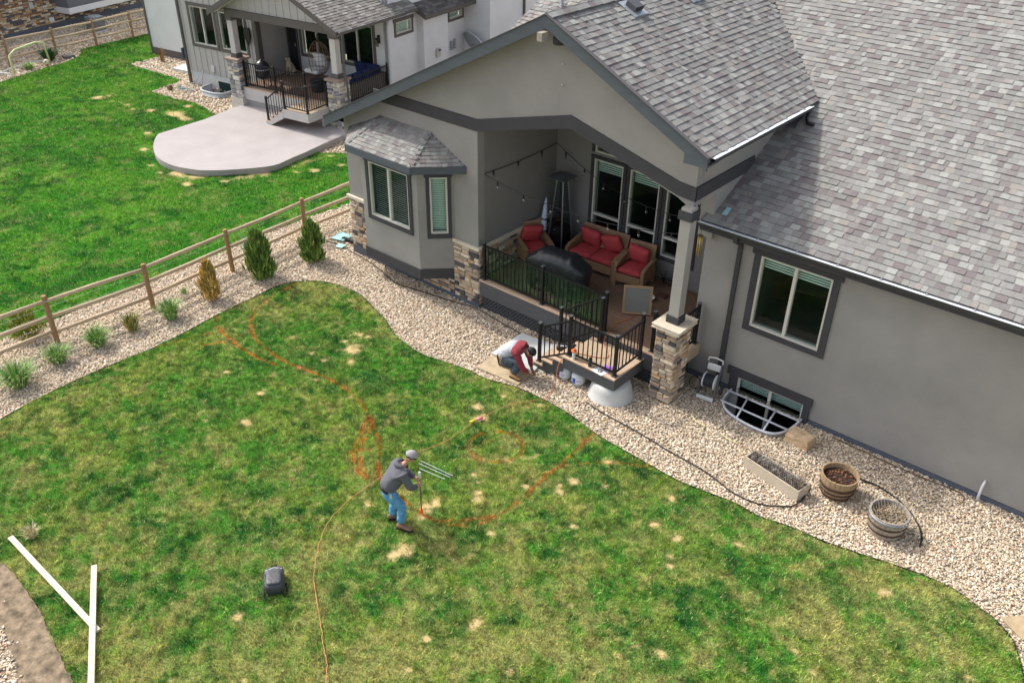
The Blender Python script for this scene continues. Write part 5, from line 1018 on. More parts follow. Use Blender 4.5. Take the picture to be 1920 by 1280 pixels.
conifer(-17.66, 12.60, 1.12, 0.28, GREEN, 'dark green upright arborvitae nearest the house wall', group='shrubs along the rail fence')
conifer(-17.88, 11.14, 1.22, 0.31, GREEN, 'dark green upright arborvitae second from the house, taller and fuller', lean=-0.1, group='shrubs along the rail fence')
conifer(-17.90, 9.63, 1.02, 0.20, YELL, 'yellowing half dead arborvitae beside the rail fence', n=1700, group='shrubs along the rail fence')
conifer(-19.55, 5.85, 0.62, 0.34, fol('yellow_green_shrub', [(150,156,70),(124,140,60),(180,176,90),(104,124,58)]), 'low yellow green shrub on the far side of the fence', n=1300, taper=0.4, group='shrubs along the rail fence')
def tuft(name, x, y, h, r, n, m, label, cat='grass clump', group='ornamental grass clumps', w=0.012, z=0.0):
    V = []; F = []; A = []
    for i in range(n):
        a = random.uniform(0,6.283); rr = r*0.35*math.sqrt(random.random()); x0, y0 = x+rr*math.cos(a), y+rr*math.sin(a); L = h*random.uniform(0.55,1.15); sp = r*random.uniform(0.1,1.1); b0 = len(V); tx, ty = -math.sin(a)*w*.5, math.cos(a)*w*.5
        x1, y1 = x0+sp*.45*math.cos(a), y0+sp*.45*math.sin(a); x2, y2 = x0+sp*math.cos(a+random.uniform(-.3,.3)), y0+sp*math.sin(a)
        V += [(x0-tx,y0-ty,z-.02),(x0+tx,y0+ty,z-.02),(x1+tx,y1+ty,z+L*.65),(x1-tx,y1-ty,z+L*.65),(x2,y2,z+L*random.uniform(.75,1.0))]; F += [(b0,b0+1,b0+2,b0+3),(b0+3,b0+2,b0+4)]; c = random.random(); A += [c,c]
    b = MB(); b.v = V; b.f = F; b.a = A; o = b.build(name, m, attr=True); put(o, label, cat, group); return o
OG = fol('ornamental_grass_blade', [(110,152,72),(90,134,62),(136,172,96),(156,182,110),(98,142,76),(206,206,156)]); OG2 = fol('ornamental_grass_tan', [(120,140,66),(170,150,84),(96,124,56),(190,172,110),(84,114,52)]); OGB = fol('blue_green_grass_blade', [(120,156,130),(92,136,104),(150,176,150),(80,120,90)])
tuft('ornamental_grass', -17.85, 8.46, 0.50, 0.33, 460, OG, 'dense green grass clump below the yellowing arborvitae')
tuft('ornamental_grass', -18.05, 7.58, 0.46, 0.26, 280, OG2, 'thin half tan grass clump second below the yellowing arborvitae')
tuft('ornamental_grass', -18.02, 6.72, 0.46, 0.34, 420, OG, 'green grass clump in the middle of the fence row')
tuft('ornamental_grass', -18.02, 5.80, 0.42, 0.34, 420, OG, 'green grass clump just right of the nearest fence post')
tuft('ornamental_grass', -17.78, 4.82, 0.52, 0.44, 600, OG, 'largest green grass clump at the left frame edge')
tuft('ornamental_grass', -19.10, 11.72, 0.62, 0.36, 360, OGB, 'pale blue green grass clump behind the second arborvitae')
tuft('sprout', -18.68, 9.34, 0.16, 0.16, 50, OG, 'tiny green sprout in the rock near the fence post', 'plant', 'small sprouts in the rock')
tuft('sprout', -18.10, 14.8, 0.14, 0.16, 40, OG2, 'tiny yellow green sprout in the rock by the house corner', 'plant', 'small sprouts in the rock')
tuft('straw_tuft', -13.15, 2.98, 0.24, 0.16, 120, fol('dry_straw', [(190,180,140),(160,150,110),(210,200,165)]), 'dry straw tuft at the upper end of the white board', 'straw', None)
# --- timber on the lawn
PINE = mat('white_pine', (0.58,0.52,0.385), 0.8, (3,0.10,(8,8,8)), (60,0.1)); KNOT = mat('knot', (0.28,0.17,0.08), 0.8)
def board(p, q, z, label):
    t = thing('lumber_board', label, 'board', (p[0],p[1],z), 0, 'lumber boards on the lawn'); MB().bar((p[0],p[1],z+0.019), (q[0],q[1],z+0.019+0.0), 0.089, 0.038).build('plank', PINE, t, bevel=0.003)
    P, Q = Vector((*p,0)), Vector((*q,0))
    for k in range(6): c = P.lerp(Q, random.uniform(.05,.95)); d = (Q-P).normalized(); s = d.cross(Vector((0,0,1))); c += s*random.uniform(-.03,.03); MB().lathe([(0.012*random.uniform(.5,1.1),0),(0.003,0.0008)], (c.x,c.y,z+0.0385), 8).build('knot', KNOT, t)
board((-13.37,2.72), (-10.42,2.72), 0.035, 'long white board lying across with its end at the dirt bank'); board((-11.66,3.32), (-9.2,1.98), 0.076, 'white board lying on top of the other at the lower frame edge')
# --- backpack
BAGM = mat('black_nylon', (0.045,0.048,0.054), 0.5, (14,0.25), (22,0.6), spec=0.4); BAGD = mat('black_strap', (0.012,0.012,0.014), 0.6)
bp_ = thing('backpack', 'dark grey backpack lying flat on the lawn', 'backpack', (-9.18,5.05,0.02), R(54))
def superell(c, sx, sy, sz, M, name, m, parent, e=0.45, n=24, k=12):
    rings = []
    for j in range(1, k):
        ph = math.pi*j/k-math.pi/2; rz_ = np.sign(math.sin(ph))*abs(math.sin(ph))**e; rc = abs(math.cos(ph))**e
        rings.append([M @ Vector((c[0]+sx*rc*np.sign(math.cos(t))*abs(math.cos(t))**e, c[1]+sy*rc*np.sign(math.sin(t))*abs(math.sin(t))**e, c[2]+sz*rz_)) for t in [2*math.pi*i/n for i in range(n)]])
    return loft(rings, name, m, parent)
Mb = PM[bp_.name]
superell((0,0,0.11), 0.16, 0.23, 0.11, Mb, 'main_body', BAGM, bp_); superell((0.0,-0.05,0.20), 0.125, 0.145, 0.045, Mb, 'front_pocket', BAGM, bp_)
for s in (-1,1): MB().tube([Mb @ Vector(p) for p in [(s*.08,-0.20,0.05),(s*.15,-0.30,0.02),(s*.19,-0.20,0.02),(s*.17,-0.02,0.03)]], 0.014, 6).build('strap', BAGD, bp_, smooth=True)
MB().tube([Mb @ Vector(p) for p in [(-0.13,0.14,0.205),(0,0.17,0.215),(0.13,0.14,0.205)]], 0.006, 5).build('zip', ALU, bp_); MB().tube([Mb @ Vector(p) for p in [(-0.12,-0.14,0.20),(-0.13,0.0,0.222),(-0.12,0.09,0.205)]], 0.005, 5).build('zip', BAGD, bp_)
MB().tube([Mb @ Vector(p) for p in [(-.04,.22,.14),(-.04,.27,.16),(.04,.27,.16),(.04,.22,.14)]], 0.010, 6).build('grab_handle', BAGD, bp_)
# --- cords and hoses
ORC = mat('orange_brown_cord', (0.46,0.22,0.09), 0.6); HOSE = mat('black_hose', (0.018,0.018,0.018), 0.5)
cable('extension_cord', [(x,y,0.045) for x,y in CORD], 0.007, ORC, 'long orange extension cord snaking down the lawn past the standing person', 'cord', 0.012)
pl_ = thing('cord_plug', 'yellow and pink cord connector lying on the lawn', 'plug', (-9.66,10.3,0.05)); MB().tube([(-9.70,10.20,0.06),(-9.66,10.33,0.06)], 0.022, 8).build('socket', mat('yellow_plastic', (0.75,0.62,0.05), 0.5), pl_, smooth=True); MB().tube([(-9.66,10.33,0.06),(-9.61,10.47,0.06)], [0.026,0.032], 8).build('plug', mat('pink_plastic', (0.75,0.22,0.25), 0.5), pl_, smooth=True)
cable('garden_hose', [(x,y,0.015) for x,y in HOSE1], 0.012, HOSE, 'thin black hose lying on the rock below the bay window', 'hose', 0.006)
cable('garden_hose', [(x,y,0.015) for x,y in HOSE2], 0.014, HOSE, 'thin black hose lying on the rock from the dome cover to the planter', 'hose', 0.008)
cable('garden_hose', [(x,y,0.02) for x,y in HOSE3], 0.016, HOSE, 'short black hose curving around the wire covered barrel', 'hose', 0.004)
cable('cable', [(x,y,0.02) for x,y in WIRE], 0.009, mat('rusty_cable', (0.09,0.05,0.035), 0.8), 'thin rusty cable on the rock along the rear wall', 'cable', 0.008)
YT = mat('yellow_tape', (0.60,0.55,0.26), 0.6)
cable('yellow_tape', [(-6.55,13.55,0.03),(-6.35,13.30,0.03),(-6.1,13.25,0.035),(-6.05,13.0,0.03)], 0.010, YT, 'yellow tape scrap on the rock by the stone pier', 'tape', 0.02); cable('yellow_tape', [(-5.75,13.30,0.03),(-5.5,13.2,0.03),(-5.3,13.28,0.035)], 0.011, YT, 'yellow tape scrap on the rock above the planter box', 'tape', 0.02)
de = thing('downspout_extension', 'black downspout pipe with pale teal splash sheet by the house corner', 'downspout pipe', (-18.0,13.9,0)); MB().bar((-17.35,14.0,0.08),(-18.1,13.98,0.05),0.09,0.06).build('pipe', BLACK, de)
TEAL = mat('teal_sheet', (0.32,0.58,0.55), 0.6); MB().prism([(-18.35,13.75,0.04),(-17.95,13.85,0.04),(-18.0,14.25,0.04),(-18.45,14.2,0.04)], (0,0,0.012)).build('splash_sheet', TEAL, de); MB().prism([(-17.85,13.5,0.035),(-17.65,13.55,0.035),(-17.7,13.75,0.035),(-17.95,13.7,0.035)], (0,0,0.01)).build('splash_sheet', TEAL, de)
# --- rock block, planter box, barrels
bm = bmesh.new(); bmesh.ops.create_cube(bm, size=1.0); bmesh.ops.subdivide_edges(bm, edges=bm.edges[:], cuts=4, use_grid_fill=True)
for v in bm.verts: v.co = Vector((v.co.x*0.50*(1-0.08*v.co.z), v.co.y*0.36*(1-0.1*v.co.z), v.co.z*0.22))+Vector([random.uniform(-.012,.012) for _ in range(3)])
me = bpy.data.meshes.new('boulder'); bm.to_mesh(me); bm.free(); me.materials.append(mat('tan_block', (0.50,0.36,0.22), 0.9, (7,0.3), (20,0.6))); o = link('boulder', me, None, None, Matrix.Translation((-4.45,14.12,0.08)) @ Matrix.Rotation(R(-4),4,'Z')); put(o, 'tan rough cut stone block beside the window well', 'stone block')
bvm = o.modifiers.new('bev', 'BEVEL'); bvm.width = 0.012
GREY = mat('weathered_plank', (0.44,0.38,0.29), 0.85, (7,0.25,(2,14,14)), (40,0.4)); SOIL = mat('potting_soil', (0.045,0.03,0.022), 1.0, (60,0.8), (60,1.0))
pb = thing('planter_box', 'long weathered wooden planter box with dead stems under chicken wire', 'planter', (-4.3,12.75,0), math.atan2(-0.24,1.18)); Mp = PM[pb.name]
def pbx(nm, a, c, m, bev=0.004): return MB().box(a, c).build(nm, m, pb, local=True, bevel=bev)
LL, WW, HH = 0.62, 0.165, 0.24
pbx('side_board', (-LL,-WW,-0.02), (LL,-WW+0.028,HH), GREY); pbx('side_board', (-LL,WW-0.028,-0.02), (LL,WW,HH), GREY); pbx('end_board', (-LL+0.001,-WW+0.0285,-0.02), (-LL+0.028,WW-0.0285,HH), GREY); pbx('end_board', (LL-0.028,-WW+0.0285,-0.02), (LL-0.001,WW-0.0285,HH), GREY); pbx('soil', (-LL+0.03,-WW+0.03,-0.02), (LL-0.03,WW-0.03,HH-0.04), SOIL, 0)
DEADW = fol('dead_stem', [(120,108,96),(150,140,128),(96,86,76),(172,164,150),(84,74,64)])
b = MB()
for i in range(420):
    u = random.choice((-0.42,-0.15,0.2,0.48))+random.gauss(0,0.11); v = random.uniform(-.11,.11); u = max(-.57,min(.57,u)); p = Mp @ Vector((u,v,HH-0.05)); q = p+Vector((random.gauss(0,.06),random.gauss(0,.06),random.uniform(.03,.24))); r_ = (q+p)/2+Vector((random.gauss(0,.03),random.gauss(0,.03),0.02)); c = random.random(); k0 = len(b.f)
    b.tube([p,r_,q], 0.0028, 3, False); b.a[k0:] = [c]*(len(b.f)-k0)
b.build('dead_stems', DEADW, pb, attr=True, kind='stuff')
NET = mat('chicken_wire', (0.50,0.51,0.52), 0.5, metal=0.4)
def netting(f, nu, nv, parent, r=0.0009):
    b = MB()
    for i in range(nu):
        for j in range(nv):
            p = f(i,j)
            for (di, dj) in ((1,(j % 2)),(0,1)):
                if i+di < nu and j+1 < nv: b.tube([p, f(i+di if dj or di == 0 else i, j+1)], r, 3, False)
            if i > 0 and j+1 < nv and j % 2 == 0: b.tube([p, f(i-1,j+1)], r, 3, False)
    return b.build('chicken_wire', NET, parent, kind='stuff')
netting(lambda i, j: Mp @ Vector((-0.52+i*0.045+(0.022 if j % 2 else 0), -0.13+j*0.032, HH+0.02+0.06*math.sin(i*1.1)*math.sin(j*.7)+0.05*math.sin(j*math.pi/8))), 23, 9, pb)
STAVE = mat('oak_stave', (0.31,0.215,0.125), 0.85, (6,0.25,(5,5,1)), (40,0.3)); STAVE2 = mat('grey_stave', (0.31,0.265,0.21), 0.9, (6,0.28,(5,5,1)), (40,0.4)); HOOP = mat('rusty_hoop', (0.075,0.045,0.033), 0.6, (20,0.3), metal=0.3); HOOPG = mat('zinc_hoop', (0.34,0.36,0.38), 0.5, (10,0.2), metal=0.5)
def barrel(x, y, label, sm, hoops, r0=0.27, r1=0.335, H=0.44):
    t = thing('half_barrel', label, 'barrel', (x,y,0), 0, 'half barrel planters'); n = 22; rr = lambda z: r0+(r1-r0)*math.sin(min(1,z/H)*math.pi/2)
    for i in range(n):
        a0, a1 = 2*math.pi*(i+.03)/n, 2*math.pi*(i+.97)/n; b = MB(); zs = (-0.02,0.11,0.22,0.33,H+random.uniform(-.004,.004)); vs = []
        for z in zs:
            for rd in (0, -0.028):
                for a in (a0, a1): vs.append((x+(rr(z)+rd)*math.cos(a), y+(rr(z)+rd)*math.sin(a), z))
        fs = []
        for k in range(4):
            o4 = k*4; fs += [(o4,o4+1,o4+5,o4+4),(o4+2,o4+6,o4+7,o4+3),(o4,o4+4,o4+6,o4+2),(o4+1,o4+3,o4+7,o4+5)]
        fs.append((16,17,19,18)); b.add(vs, fs); b.build('stave', sm, t)
    for (z, h, m) in hoops: MB().lathe([(rr(z)+0.002,z),(rr(z)+0.006,z),(rr(z+h)+0.006,z+h),(rr(z+h)+0.002,z+h)], (x,y,0), 44, cap=False).build('hoop', m, t, smooth=True)
    MB().lathe([(0,H-0.105),(rr(H)-0.03,H-0.11)], (x,y,0), 30).build('soil', SOIL, t); return t
t1 = barrel(-3.30, 13.20, 'half barrel planter holding bare dark soil, nearer the planter box', STAVE, ((0.02,0.06,HOOP),(0.12,0.05,HOOP),(0.22,0.07,HOOP)))
b = MB()
for i in range(200): a = random.uniform(0,6.28); r_ = 0.29*math.sqrt(random.random()); s = random.uniform(.006,.016); c = Vector((-3.30+r_*math.cos(a),13.20+r_*math.sin(a),0.335+s*.4)); b.obox(c, Vector((s,0,s*.4)), Vector((0,s*.8,0)), Vector((0,0,s*.6)), random.random())
b.build('bark_chips', fol('bark_chip', [(70,46,34),(110,72,50),(48,34,28),(140,100,72)]), t1, attr=True, kind='stuff')
t2 = barrel(-2.25, 12.82, 'half barrel planter with dry stems under chicken wire, nearer the lawn', STAVE2, ((0.10,0.045,HOOP),(0.245,0.045,HOOP),(0.365,0.06,HOOPG)))
b = MB()
for i in range(520):
    a = random.uniform(0,6.28); r_ = 0.27*math.sqrt(random.random()); p = Vector((-2.25+r_*math.cos(a),12.82+r_*math.sin(a),0.34)); q = p+Vector((random.gauss(0,.10),random.gauss(0,.10),random.uniform(.01,.10))); c = random.random(); k0 = len(b.f); b.tube([p,q], 0.003, 3, False); b.a[k0:] = [c]*(len(b.f)-k0)
b.build('dry_stems', fol('dry_stem', [(150,128,98),(110,92,72),(176,156,122),(84,68,54),(196,180,150)]), t2, attr=True, kind='stuff')
netting(lambda i, j: Vector((-2.25-0.34+i*0.075+(0.037 if j % 2 else 0), 12.82-0.32+j*0.065, 0.46+0.05*math.sin(i*.9+j*.4)+(0.06 if i < 3 else 0))), 10, 11, t2)
# --- hose reel
hr = thing('hose_reel', 'grey and white garden hose reel cart against the rear wall by the downspout', 'hose reel', (-6.60,14.25,0), R(8)); Mh = PM[hr.name]
RW = mat('reel_white', (0.62,0.62,0.60), 0.5); RG = mat('reel_grey', (0.06,0.062,0.07), 0.5)
H_ = lambda x, y, z: Mh @ Vector((x,y,z))
for s in (-1,1): MB().bar(H_(s*0.185,-0.16,0.0), H_(s*0.165,0.20,0.74), 0.035, 0.055).build('side_rail', RG, hr); MB().lathe([(0,-0.012),(0.165,-0.012),(0.17,0),(0.165,0.012),(0,0.012)], (0,0,0), 28).build('reel_flange', RW, hr, local=True, smooth=False).matrix_local = Matrix.Translation((s*0.125,0.03,0.38)) @ Matrix.Rotation(R(90),4,'Y')
coil = []
for i in range(11*16): a = 2*math.pi*i/16; coil.append(H_(-0.105+0.21*i/(11*16), 0.03+0.135*math.cos(a), 0.38+0.135*math.sin(a)))
MB().tube(coil, 0.0115, 6).build('hose_coil', mat('dark_blue_hose', (0.03,0.034,0.042), 0.5), hr, smooth=True)
MB().obox(H_(0,-0.17,0.06), Mh.to_3x3() @ Vector((0.185,0,0)), Mh.to_3x3() @ Vector((0,0.02,0)), (0,0,0.045)).build('front_bar', RW, hr, bevel=0.01)
MB().obox(H_(0,0.185,0.63), Mh.to_3x3() @ Vector((0.15,0,0)), Mh.to_3x3() @ Vector((0,0.02,0.008)), (0,0,0.07)).build('tray', RW, hr, bevel=0.01)
MB().tube([H_(-0.165,0.20,0.72),H_(-0.15,0.22,0.82),H_(0,0.225,0.84),H_(0.15,0.22,0.82),H_(0.165,0.20,0.72)], 0.018, 8).build('handle', RW, hr, smooth=True)
for s in (-1,1): MB().lathe([(0,-.02),(.09,-.02),(.1,0),(.09,.02),(0,.02)], (0,0,0), 20).build('wheel', RG, hr, local=True).matrix_local = Matrix.Translation((s*0.215,0.20,0.10)) @ Matrix.Rotation(R(90),4,'Y')
MB().tube([H_(-0.2+0.13*math.cos(t)-0.12,0.05,0.20+0.15*math.sin(t)) for t in np.linspace(0,6.28,20)], 0.011, 6).build('loose_hose', HOSE, hr, smooth=True)
# --- wire rods on the lawn
RODN = 0
for (a, c) in (((-9.58,8.70),(-8.84,8.80)),((-9.55,8.62),(-8.84,8.74)),((-9.44,8.53),(-8.88,8.64))):
    o = MB().tube([(*a,0.07),(*c,0.06)], 0.0042, 6).build('steel_rod', ALU); put(o, ('farthest', 'middle', 'nearest')[RODN]+' of three thin steel rods lying on the lawn by the standing person', 'rod', 'three steel rods on the lawn'); RODN += 1
# ================================================================ people
SKIN = mat('skin', (0.42,0.24,0.17), 0.6); SKIN2 = mat('skin_deep', (0.26,0.14,0.10), 0.6); HAIR = mat('black_hair', (0.012,0.010,0.010), 0.6)
FOLD = bpy.data.textures.new('folds', 'CLOUDS'); FOLD.noise_scale = 0.07; FOLD.noise_depth = 2
def limb(name, m, parent, V, E, sub=2, root=0, wrinkle=0.0):
    """V = [(x,y,z,r)] skeleton, grown with a skin modifier"""
    me = bpy.data.meshes.new(name); I = pmat(parent).inverted() if parent else Matrix()
    me.from_pydata([tuple(I @ Vector(v[:3])) for v in V], E, []); me.update(); me.materials.append(m); o = link(name, me, parent)
    o.modifiers.new('skin', 'SKIN').use_smooth_shade = True
    for i, sv in enumerate(me.skin_vertices[0].data): r_ = V[i][3]; sv.radius = r_ if isinstance(r_, tuple) else (r_, r_); sv.use_root = (i == root)
    subsurf(o, sub)
    if wrinkle:
        dm = o.modifiers.new('folds', 'DISPLACE'); dm.texture = FOLD; dm.strength = wrinkle; dm.mid_level = 0.5; dm.texture_coords = 'LOCAL'
    return o
def chain(n0, n): return [(i, i+1) for i in range(n0, n0+n-1)]
def head(parent, c, fwd, up, skin, s=1.0, hair=None, cap=None, beard=False):
    c = Vector(c); f = Vector(fwd).normalized(); u = Vector(up); u = (u-f*u.dot(f)).normalized(); r = f.cross(u)
    M = frame(c, r*s, f*s, u*s); bm = bmesh.new(); bmesh.ops.create_uvsphere(bm, u_segments=24, v_segments=18, radius=1.0)
    for v in bm.verts:
        x, y, z = v.co; k = 1.0 if z > 0 else 1-0.30*(-z)**1.5
        v.co = Vector((x*0.074*k, y*0.094*(1 if y < 0 else 0.96)*(k if y < 0 else 1-0.1*max(0,-z)), z*0.115))
        if y > 0.6 and abs(x) < 0.22 and -0.35 < z < 0.15: v.co.y += 0.018*(1-abs(x)/0.22)
        if y > 0.5 and 0.1 < abs(x) < 0.55 and 0.02 < z < 0.25: v.co.y -= 0.008
        if y > 0.6 and abs(x) < 0.35 and -0.62 < z < -0.48: v.co.y += 0.004
    me = bpy.data.meshes.new('head'); bm.to_mesh(me); bm.free(); me.shade_smooth(); me.materials.append(skin); h = piece('head', me, parent, M)
    for sx in (-1,1):
        MB().lathe([(0,-.012),(.012,-.01),(.022,0),(.012,.01),(0,.012)], (0,0,0), 10).build('ear', skin, h, local=True, smooth=True).matrix_local = Matrix.Translation((sx*0.075,-0.005,0.0)) @ Matrix.Rotation(R(90),4,'Y')
        MB().lathe([(0,-.006),(.008,0),(0,.006)], (sx*0.028,0.083,0.014), 8).build('eye', HAIR, h, local=True)
    MB().box((-0.022,0.082,-0.063),(0.022,0.091,-0.056)).build('mouth', mat('lip', (0.25,0.09,0.08), 0.6), h, local=True)
    def shell(name, m, zmin, k, front=9.0):
        bm = bmesh.new(); bmesh.ops.create_uvsphere(bm, u_segments=24, v_segments=18, radius=1.0)
        bmesh.ops.delete(bm, geom=[v for v in bm.verts if v.co.z < zmin-0.25*(-v.co.y) and True or v.co.y > front], context='VERTS')
        for v in bm.verts: v.co = Vector((v.co.x*0.074*k, v.co.y*0.094*k, v.co.z*0.115*k))
        me = bpy.data.meshes.new(name); bm.to_mesh(me); bm.free(); me.shade_smooth(); me.materials.append(m); o = piece(name, me, parent, M); sd = o.modifiers.new('solid', 'SOLIDIFY'); sd.thickness = 0.006; sd.offset = 1; return o
    if hair: shell('hair', hair, 0.10, 1.06)
    if cap:
        shell('cap', cap, 0.28, 1.13)
    return h
def hand(name, skin, parent, w, d, nrm, curl=0.8, s=1.0, side=1):
    """palm from wrist w along d; nrm = palm facing; fingers curl towards nrm"""
    w = Vector(w); d = Vector(d).normalized(); n = Vector(nrm); n = (n-d*n.dot(d)).normalized(); r = d.cross(n)*side; V = []; E = []
    def P(a, b, c): q = w+d*a*s+r*b*s+n*c*s; return q
    V += [(*P(-0.02,0,0),0.024*s),(*P(0.03,0,0),(0.034*s,0.020*s)),(*P(0.075,0,0),(0.038*s,0.018*s))]; E += [(0,1),(1,2)]
    for i, (b, L) in enumerate(((-0.030,0.066),(-0.010,0.076),(0.011,0.072),(0.030,0.055))):
        k = len(V); a0 = 0.088; c1, s1 = math.cos(curl*0.6), math.sin(curl*0.6); c2, s2_ = math.cos(curl*1.5), math.sin(curl*1.5)
        p1 = (a0+L*.45*c1, b, L*.45*s1); p2 = (p1[0]+L*.55*c2, b, p1[2]+L*.55*s2_)
        V += [(*P(a0,b,0),0.0105*s),(*P(*p1),0.0095*s),(*P(*p2),0.008*s)]; E += [(2,k),(k,k+1),(k+1,k+2)]
    k = len(V); V += [(*P(0.03,-0.042,0.008),0.012*s),(*P(0.065,-0.055,0.028),0.0105*s),(*P(0.09,-0.045,0.042),0.009*s)]; E += [(1,k),(k,k+1),(k+1,k+2)]
    return limb(name, skin, parent, V, E, 1)
def shoe(name, m, sole, parent, a, d, up=(0,0,1), L=0.29, s=1.0):
    """a = heel bottom, d = toe direction"""
    a = Vector(a); d = Vector(d).normalized(); u = Vector(up); u = (u-d*u.dot(d)).normalized(); r = d.cross(u); rings = []
    for (x, w, h) in ((0.0,0.030,0.085),(0.03,0.040,0.105),(0.09,0.041,0.105),(0.14,0.043,0.080),(0.20,0.050,0.060),(0.255,0.044,0.048),(0.285,0.022,0.034)):
        rings.append([a+d*(x*L/0.29)+r*w*math.cos(t)+u*(0.016+h*0.5+h*0.5*math.sin(t)) for t in [2*math.pi*i/12 for i in range(12)]])
    o = loft(rings, name, m, parent)
    so = [a+d*(x*L/0.29)+r*w for x, w in ((-0.005,0.03),(0.04,0.044),(0.13,0.044),(0.20,0.054),(0.26,0.046),(0.292,0.015))]+[a+d*(x*L/0.29)-r*w for x, w in ((0.292,0.015),(0.26,0.046),(0.20,0.054),(0.13,0.044),(0.04,0.044),(-0.005,0.03))]
    b = MB(); n = len(so); b.add([tuple(p) for p in so]+[tuple(p+u*0.024) for p in so], [tuple(range(n)), tuple(n+i for i in range(n))]+[(i,(i+1) % n,(i+1) % n+n,i+n) for i in range(n)]); b.build('sole', sole, o); return o
DEN = mat('blue_denim', (0.10,0.27,0.45), 0.85, (12,0.30), (30,0.5)); GRYH = mat('grey_fleece', (0.105,0.105,0.120), 0.95, (10,0.10), (25,0.4)); CAPG = mat('grey_cap', (0.27,0.265,0.26), 0.9, (25,0.1)); BOOT = mat('brown_boot', (0.20,0.12,0.075), 0.8); SOLE = mat('dark_sole', (0.03,0.025,0.02), 0.8); BELT = mat('black_belt', (0.012,0.012,0.012), 0.5)
# ---- standing person: bends forward over a paint wand
F1 = Vector((0.50,0.866,0)); S1 = Vector((0.866,-0.50,0)); O1 = Vector((-8.72,7.33,0.02))      # forward, right, centre between feet
p1 = thing('person', 'person in grey hoodie, jeans and cap bending over a paint wand on the lawn', 'person', tuple(O1))
A = lambda f, s, z: tuple(O1+F1*f+S1*s+Vector((0,0,z)))
hipL, hipR = A(-0.13,-0.09,0.90), A(-0.13,0.09,0.90)
bodyV = [(*A(-0.15,0,0.82),0.075),(*A(-0.05,0,0.97),0.08),(*A(0.08,0,1.14),0.09),(*A(0.15,0,1.26),0.065),(*A(0.20,0,1.34),0.052),
         (*A(-0.15,-0.09,0.78),0.075),(*A(0.0,-0.13,0.45),0.055),(*A(-0.10,-0.14,0.10),0.040),(*A(-0.15,0.09,0.78),0.075),(*A(0.06,0.10,0.45),0.055),(*A(0.01,0.11,0.10),0.040),
         (*A(0.11,-0.17,1.20),0.055),(*A(0.22,-0.20,0.95),0.042),(*A(0.37,-0.06,0.86),0.031),(*A(0.11,0.17,1.20),0.055),(*A(0.20,0.21,0.93),0.042),(*A(0.36,0.08,0.80),0.031)]
bodyE = [(0,1),(1,2),(2,3),(3,4),(0,5),(5,6),(6,7),(0,8),(8,9),(9,10),(2,11),(11,12),(12,13),(2,14),(14,15),(15,16)]
limb('body', SKIN, p1, bodyV, bodyE)
limb('jeans', DEN, p1, [(*A(-0.15,0,0.81),(0.165,0.145)),(*A(-0.09,0,0.92),(0.155,0.135)),(*A(-0.15,-0.085,0.74),0.112),(*A(0.0,-0.13,0.45),0.088),(*A(-0.02,-0.135,0.38),0.084),(*A(-0.09,-0.14,0.08),0.080),(*A(-0.15,0.085,0.74),0.112),(*A(0.06,0.10,0.45),0.088),(*A(0.05,0.105,0.38),0.084),(*A(0.01,0.11,0.08),0.080)],
     [(0,1),(0,2),(2,3),(3,4),(4,5),(0,6),(6,7),(7,8),(8,9)], 3, wrinkle=0.035)
limb('hoodie', GRYH, p1, [(*A(-0.18,0,0.85),(0.175,0.15)),(*A(-0.13,0,0.91),(0.19,0.165)),(*A(-0.02,0,1.04),(0.19,0.165)),(*A(0.09,0,1.19),(0.185,0.145)),(*A(0.16,0,1.30),(0.11,0.10)),(*A(0.11,-0.18,1.20),0.085),(*A(0.22,-0.21,0.96),0.066),(*A(0.35,-0.08,0.88),0.048),(*A(0.11,0.18,1.20),0.085),(*A(0.20,0.22,0.93),0.066),(*A(0.34,0.10,0.82),0.048)],
     [(0,1),(1,2),(2,3),(3,4),(3,5),(5,6),(6,7),(3,8),(8,9),(9,10)], 3, wrinkle=0.035)
limb('hood', GRYH, p1, [(*A(0.06,-0.08,1.32),0.045),(*A(0.02,0,1.33),0.058),(*A(0.06,0.08,1.32),0.045),(*A(0.13,0.10,1.31),0.032),(*A(0.13,-0.10,1.31),0.032)], [(0,1),(1,2),(2,3),(0,4)])
limb('belt', BELT, p1, [(*A(-0.195,0,0.80),(0.172,0.148)),(*A(-0.165,0,0.845),(0.174,0.150)),(*A(-0.14,0,0.875),(0.165,0.142))], chain(0,3))
MB().obox(A(-0.14,0.16,0.79), S1*0.008, F1*0.018, (0,0,0.05)).build('pocket_rag', WHITE, p1)
hd = head(p1, A(0.28,0.02,1.43), F1*0.75+S1*0.45+Vector((0,0,-0.55)), (0,0,1), SKIN, 1.05, cap=CAPG, hair=HAIR)
shoe('boot', BOOT, SOLE, p1, A(-0.17,-0.14,0.0), F1+S1*0.1); shoe('boot', BOOT, SOLE, p1, A(-0.06,0.11,0.0), F1*0.8+S1*0.6)
wtop, wtip = Vector(A(0.41,0.02,0.93)), Vector((-8.60,7.76,0.03))
hand('hand', SKIN, p1, A(0.355,-0.075,0.875), F1*0.4+S1*0.6-Vector((0,0,0.3)), S1+F1*0.2, 1.0, 1.0, 1); hand('hand', SKIN, p1, A(0.34,0.10,0.815), F1*0.5-S1*0.5-Vector((0,0,0.3)), -S1+F1*0.2, 1.0, 1.0, -1)
wd = thing('paint_wand', 'thin marking paint wand held upright over the orange line', 'paint wand', tuple(wtip)); MB().tube([wtip, wtip.lerp(wtop,1.05)], 0.011, 8).build('shaft', mat('rusty_shaft', (0.16,0.09,0.07), 0.6), wd, smooth=True)
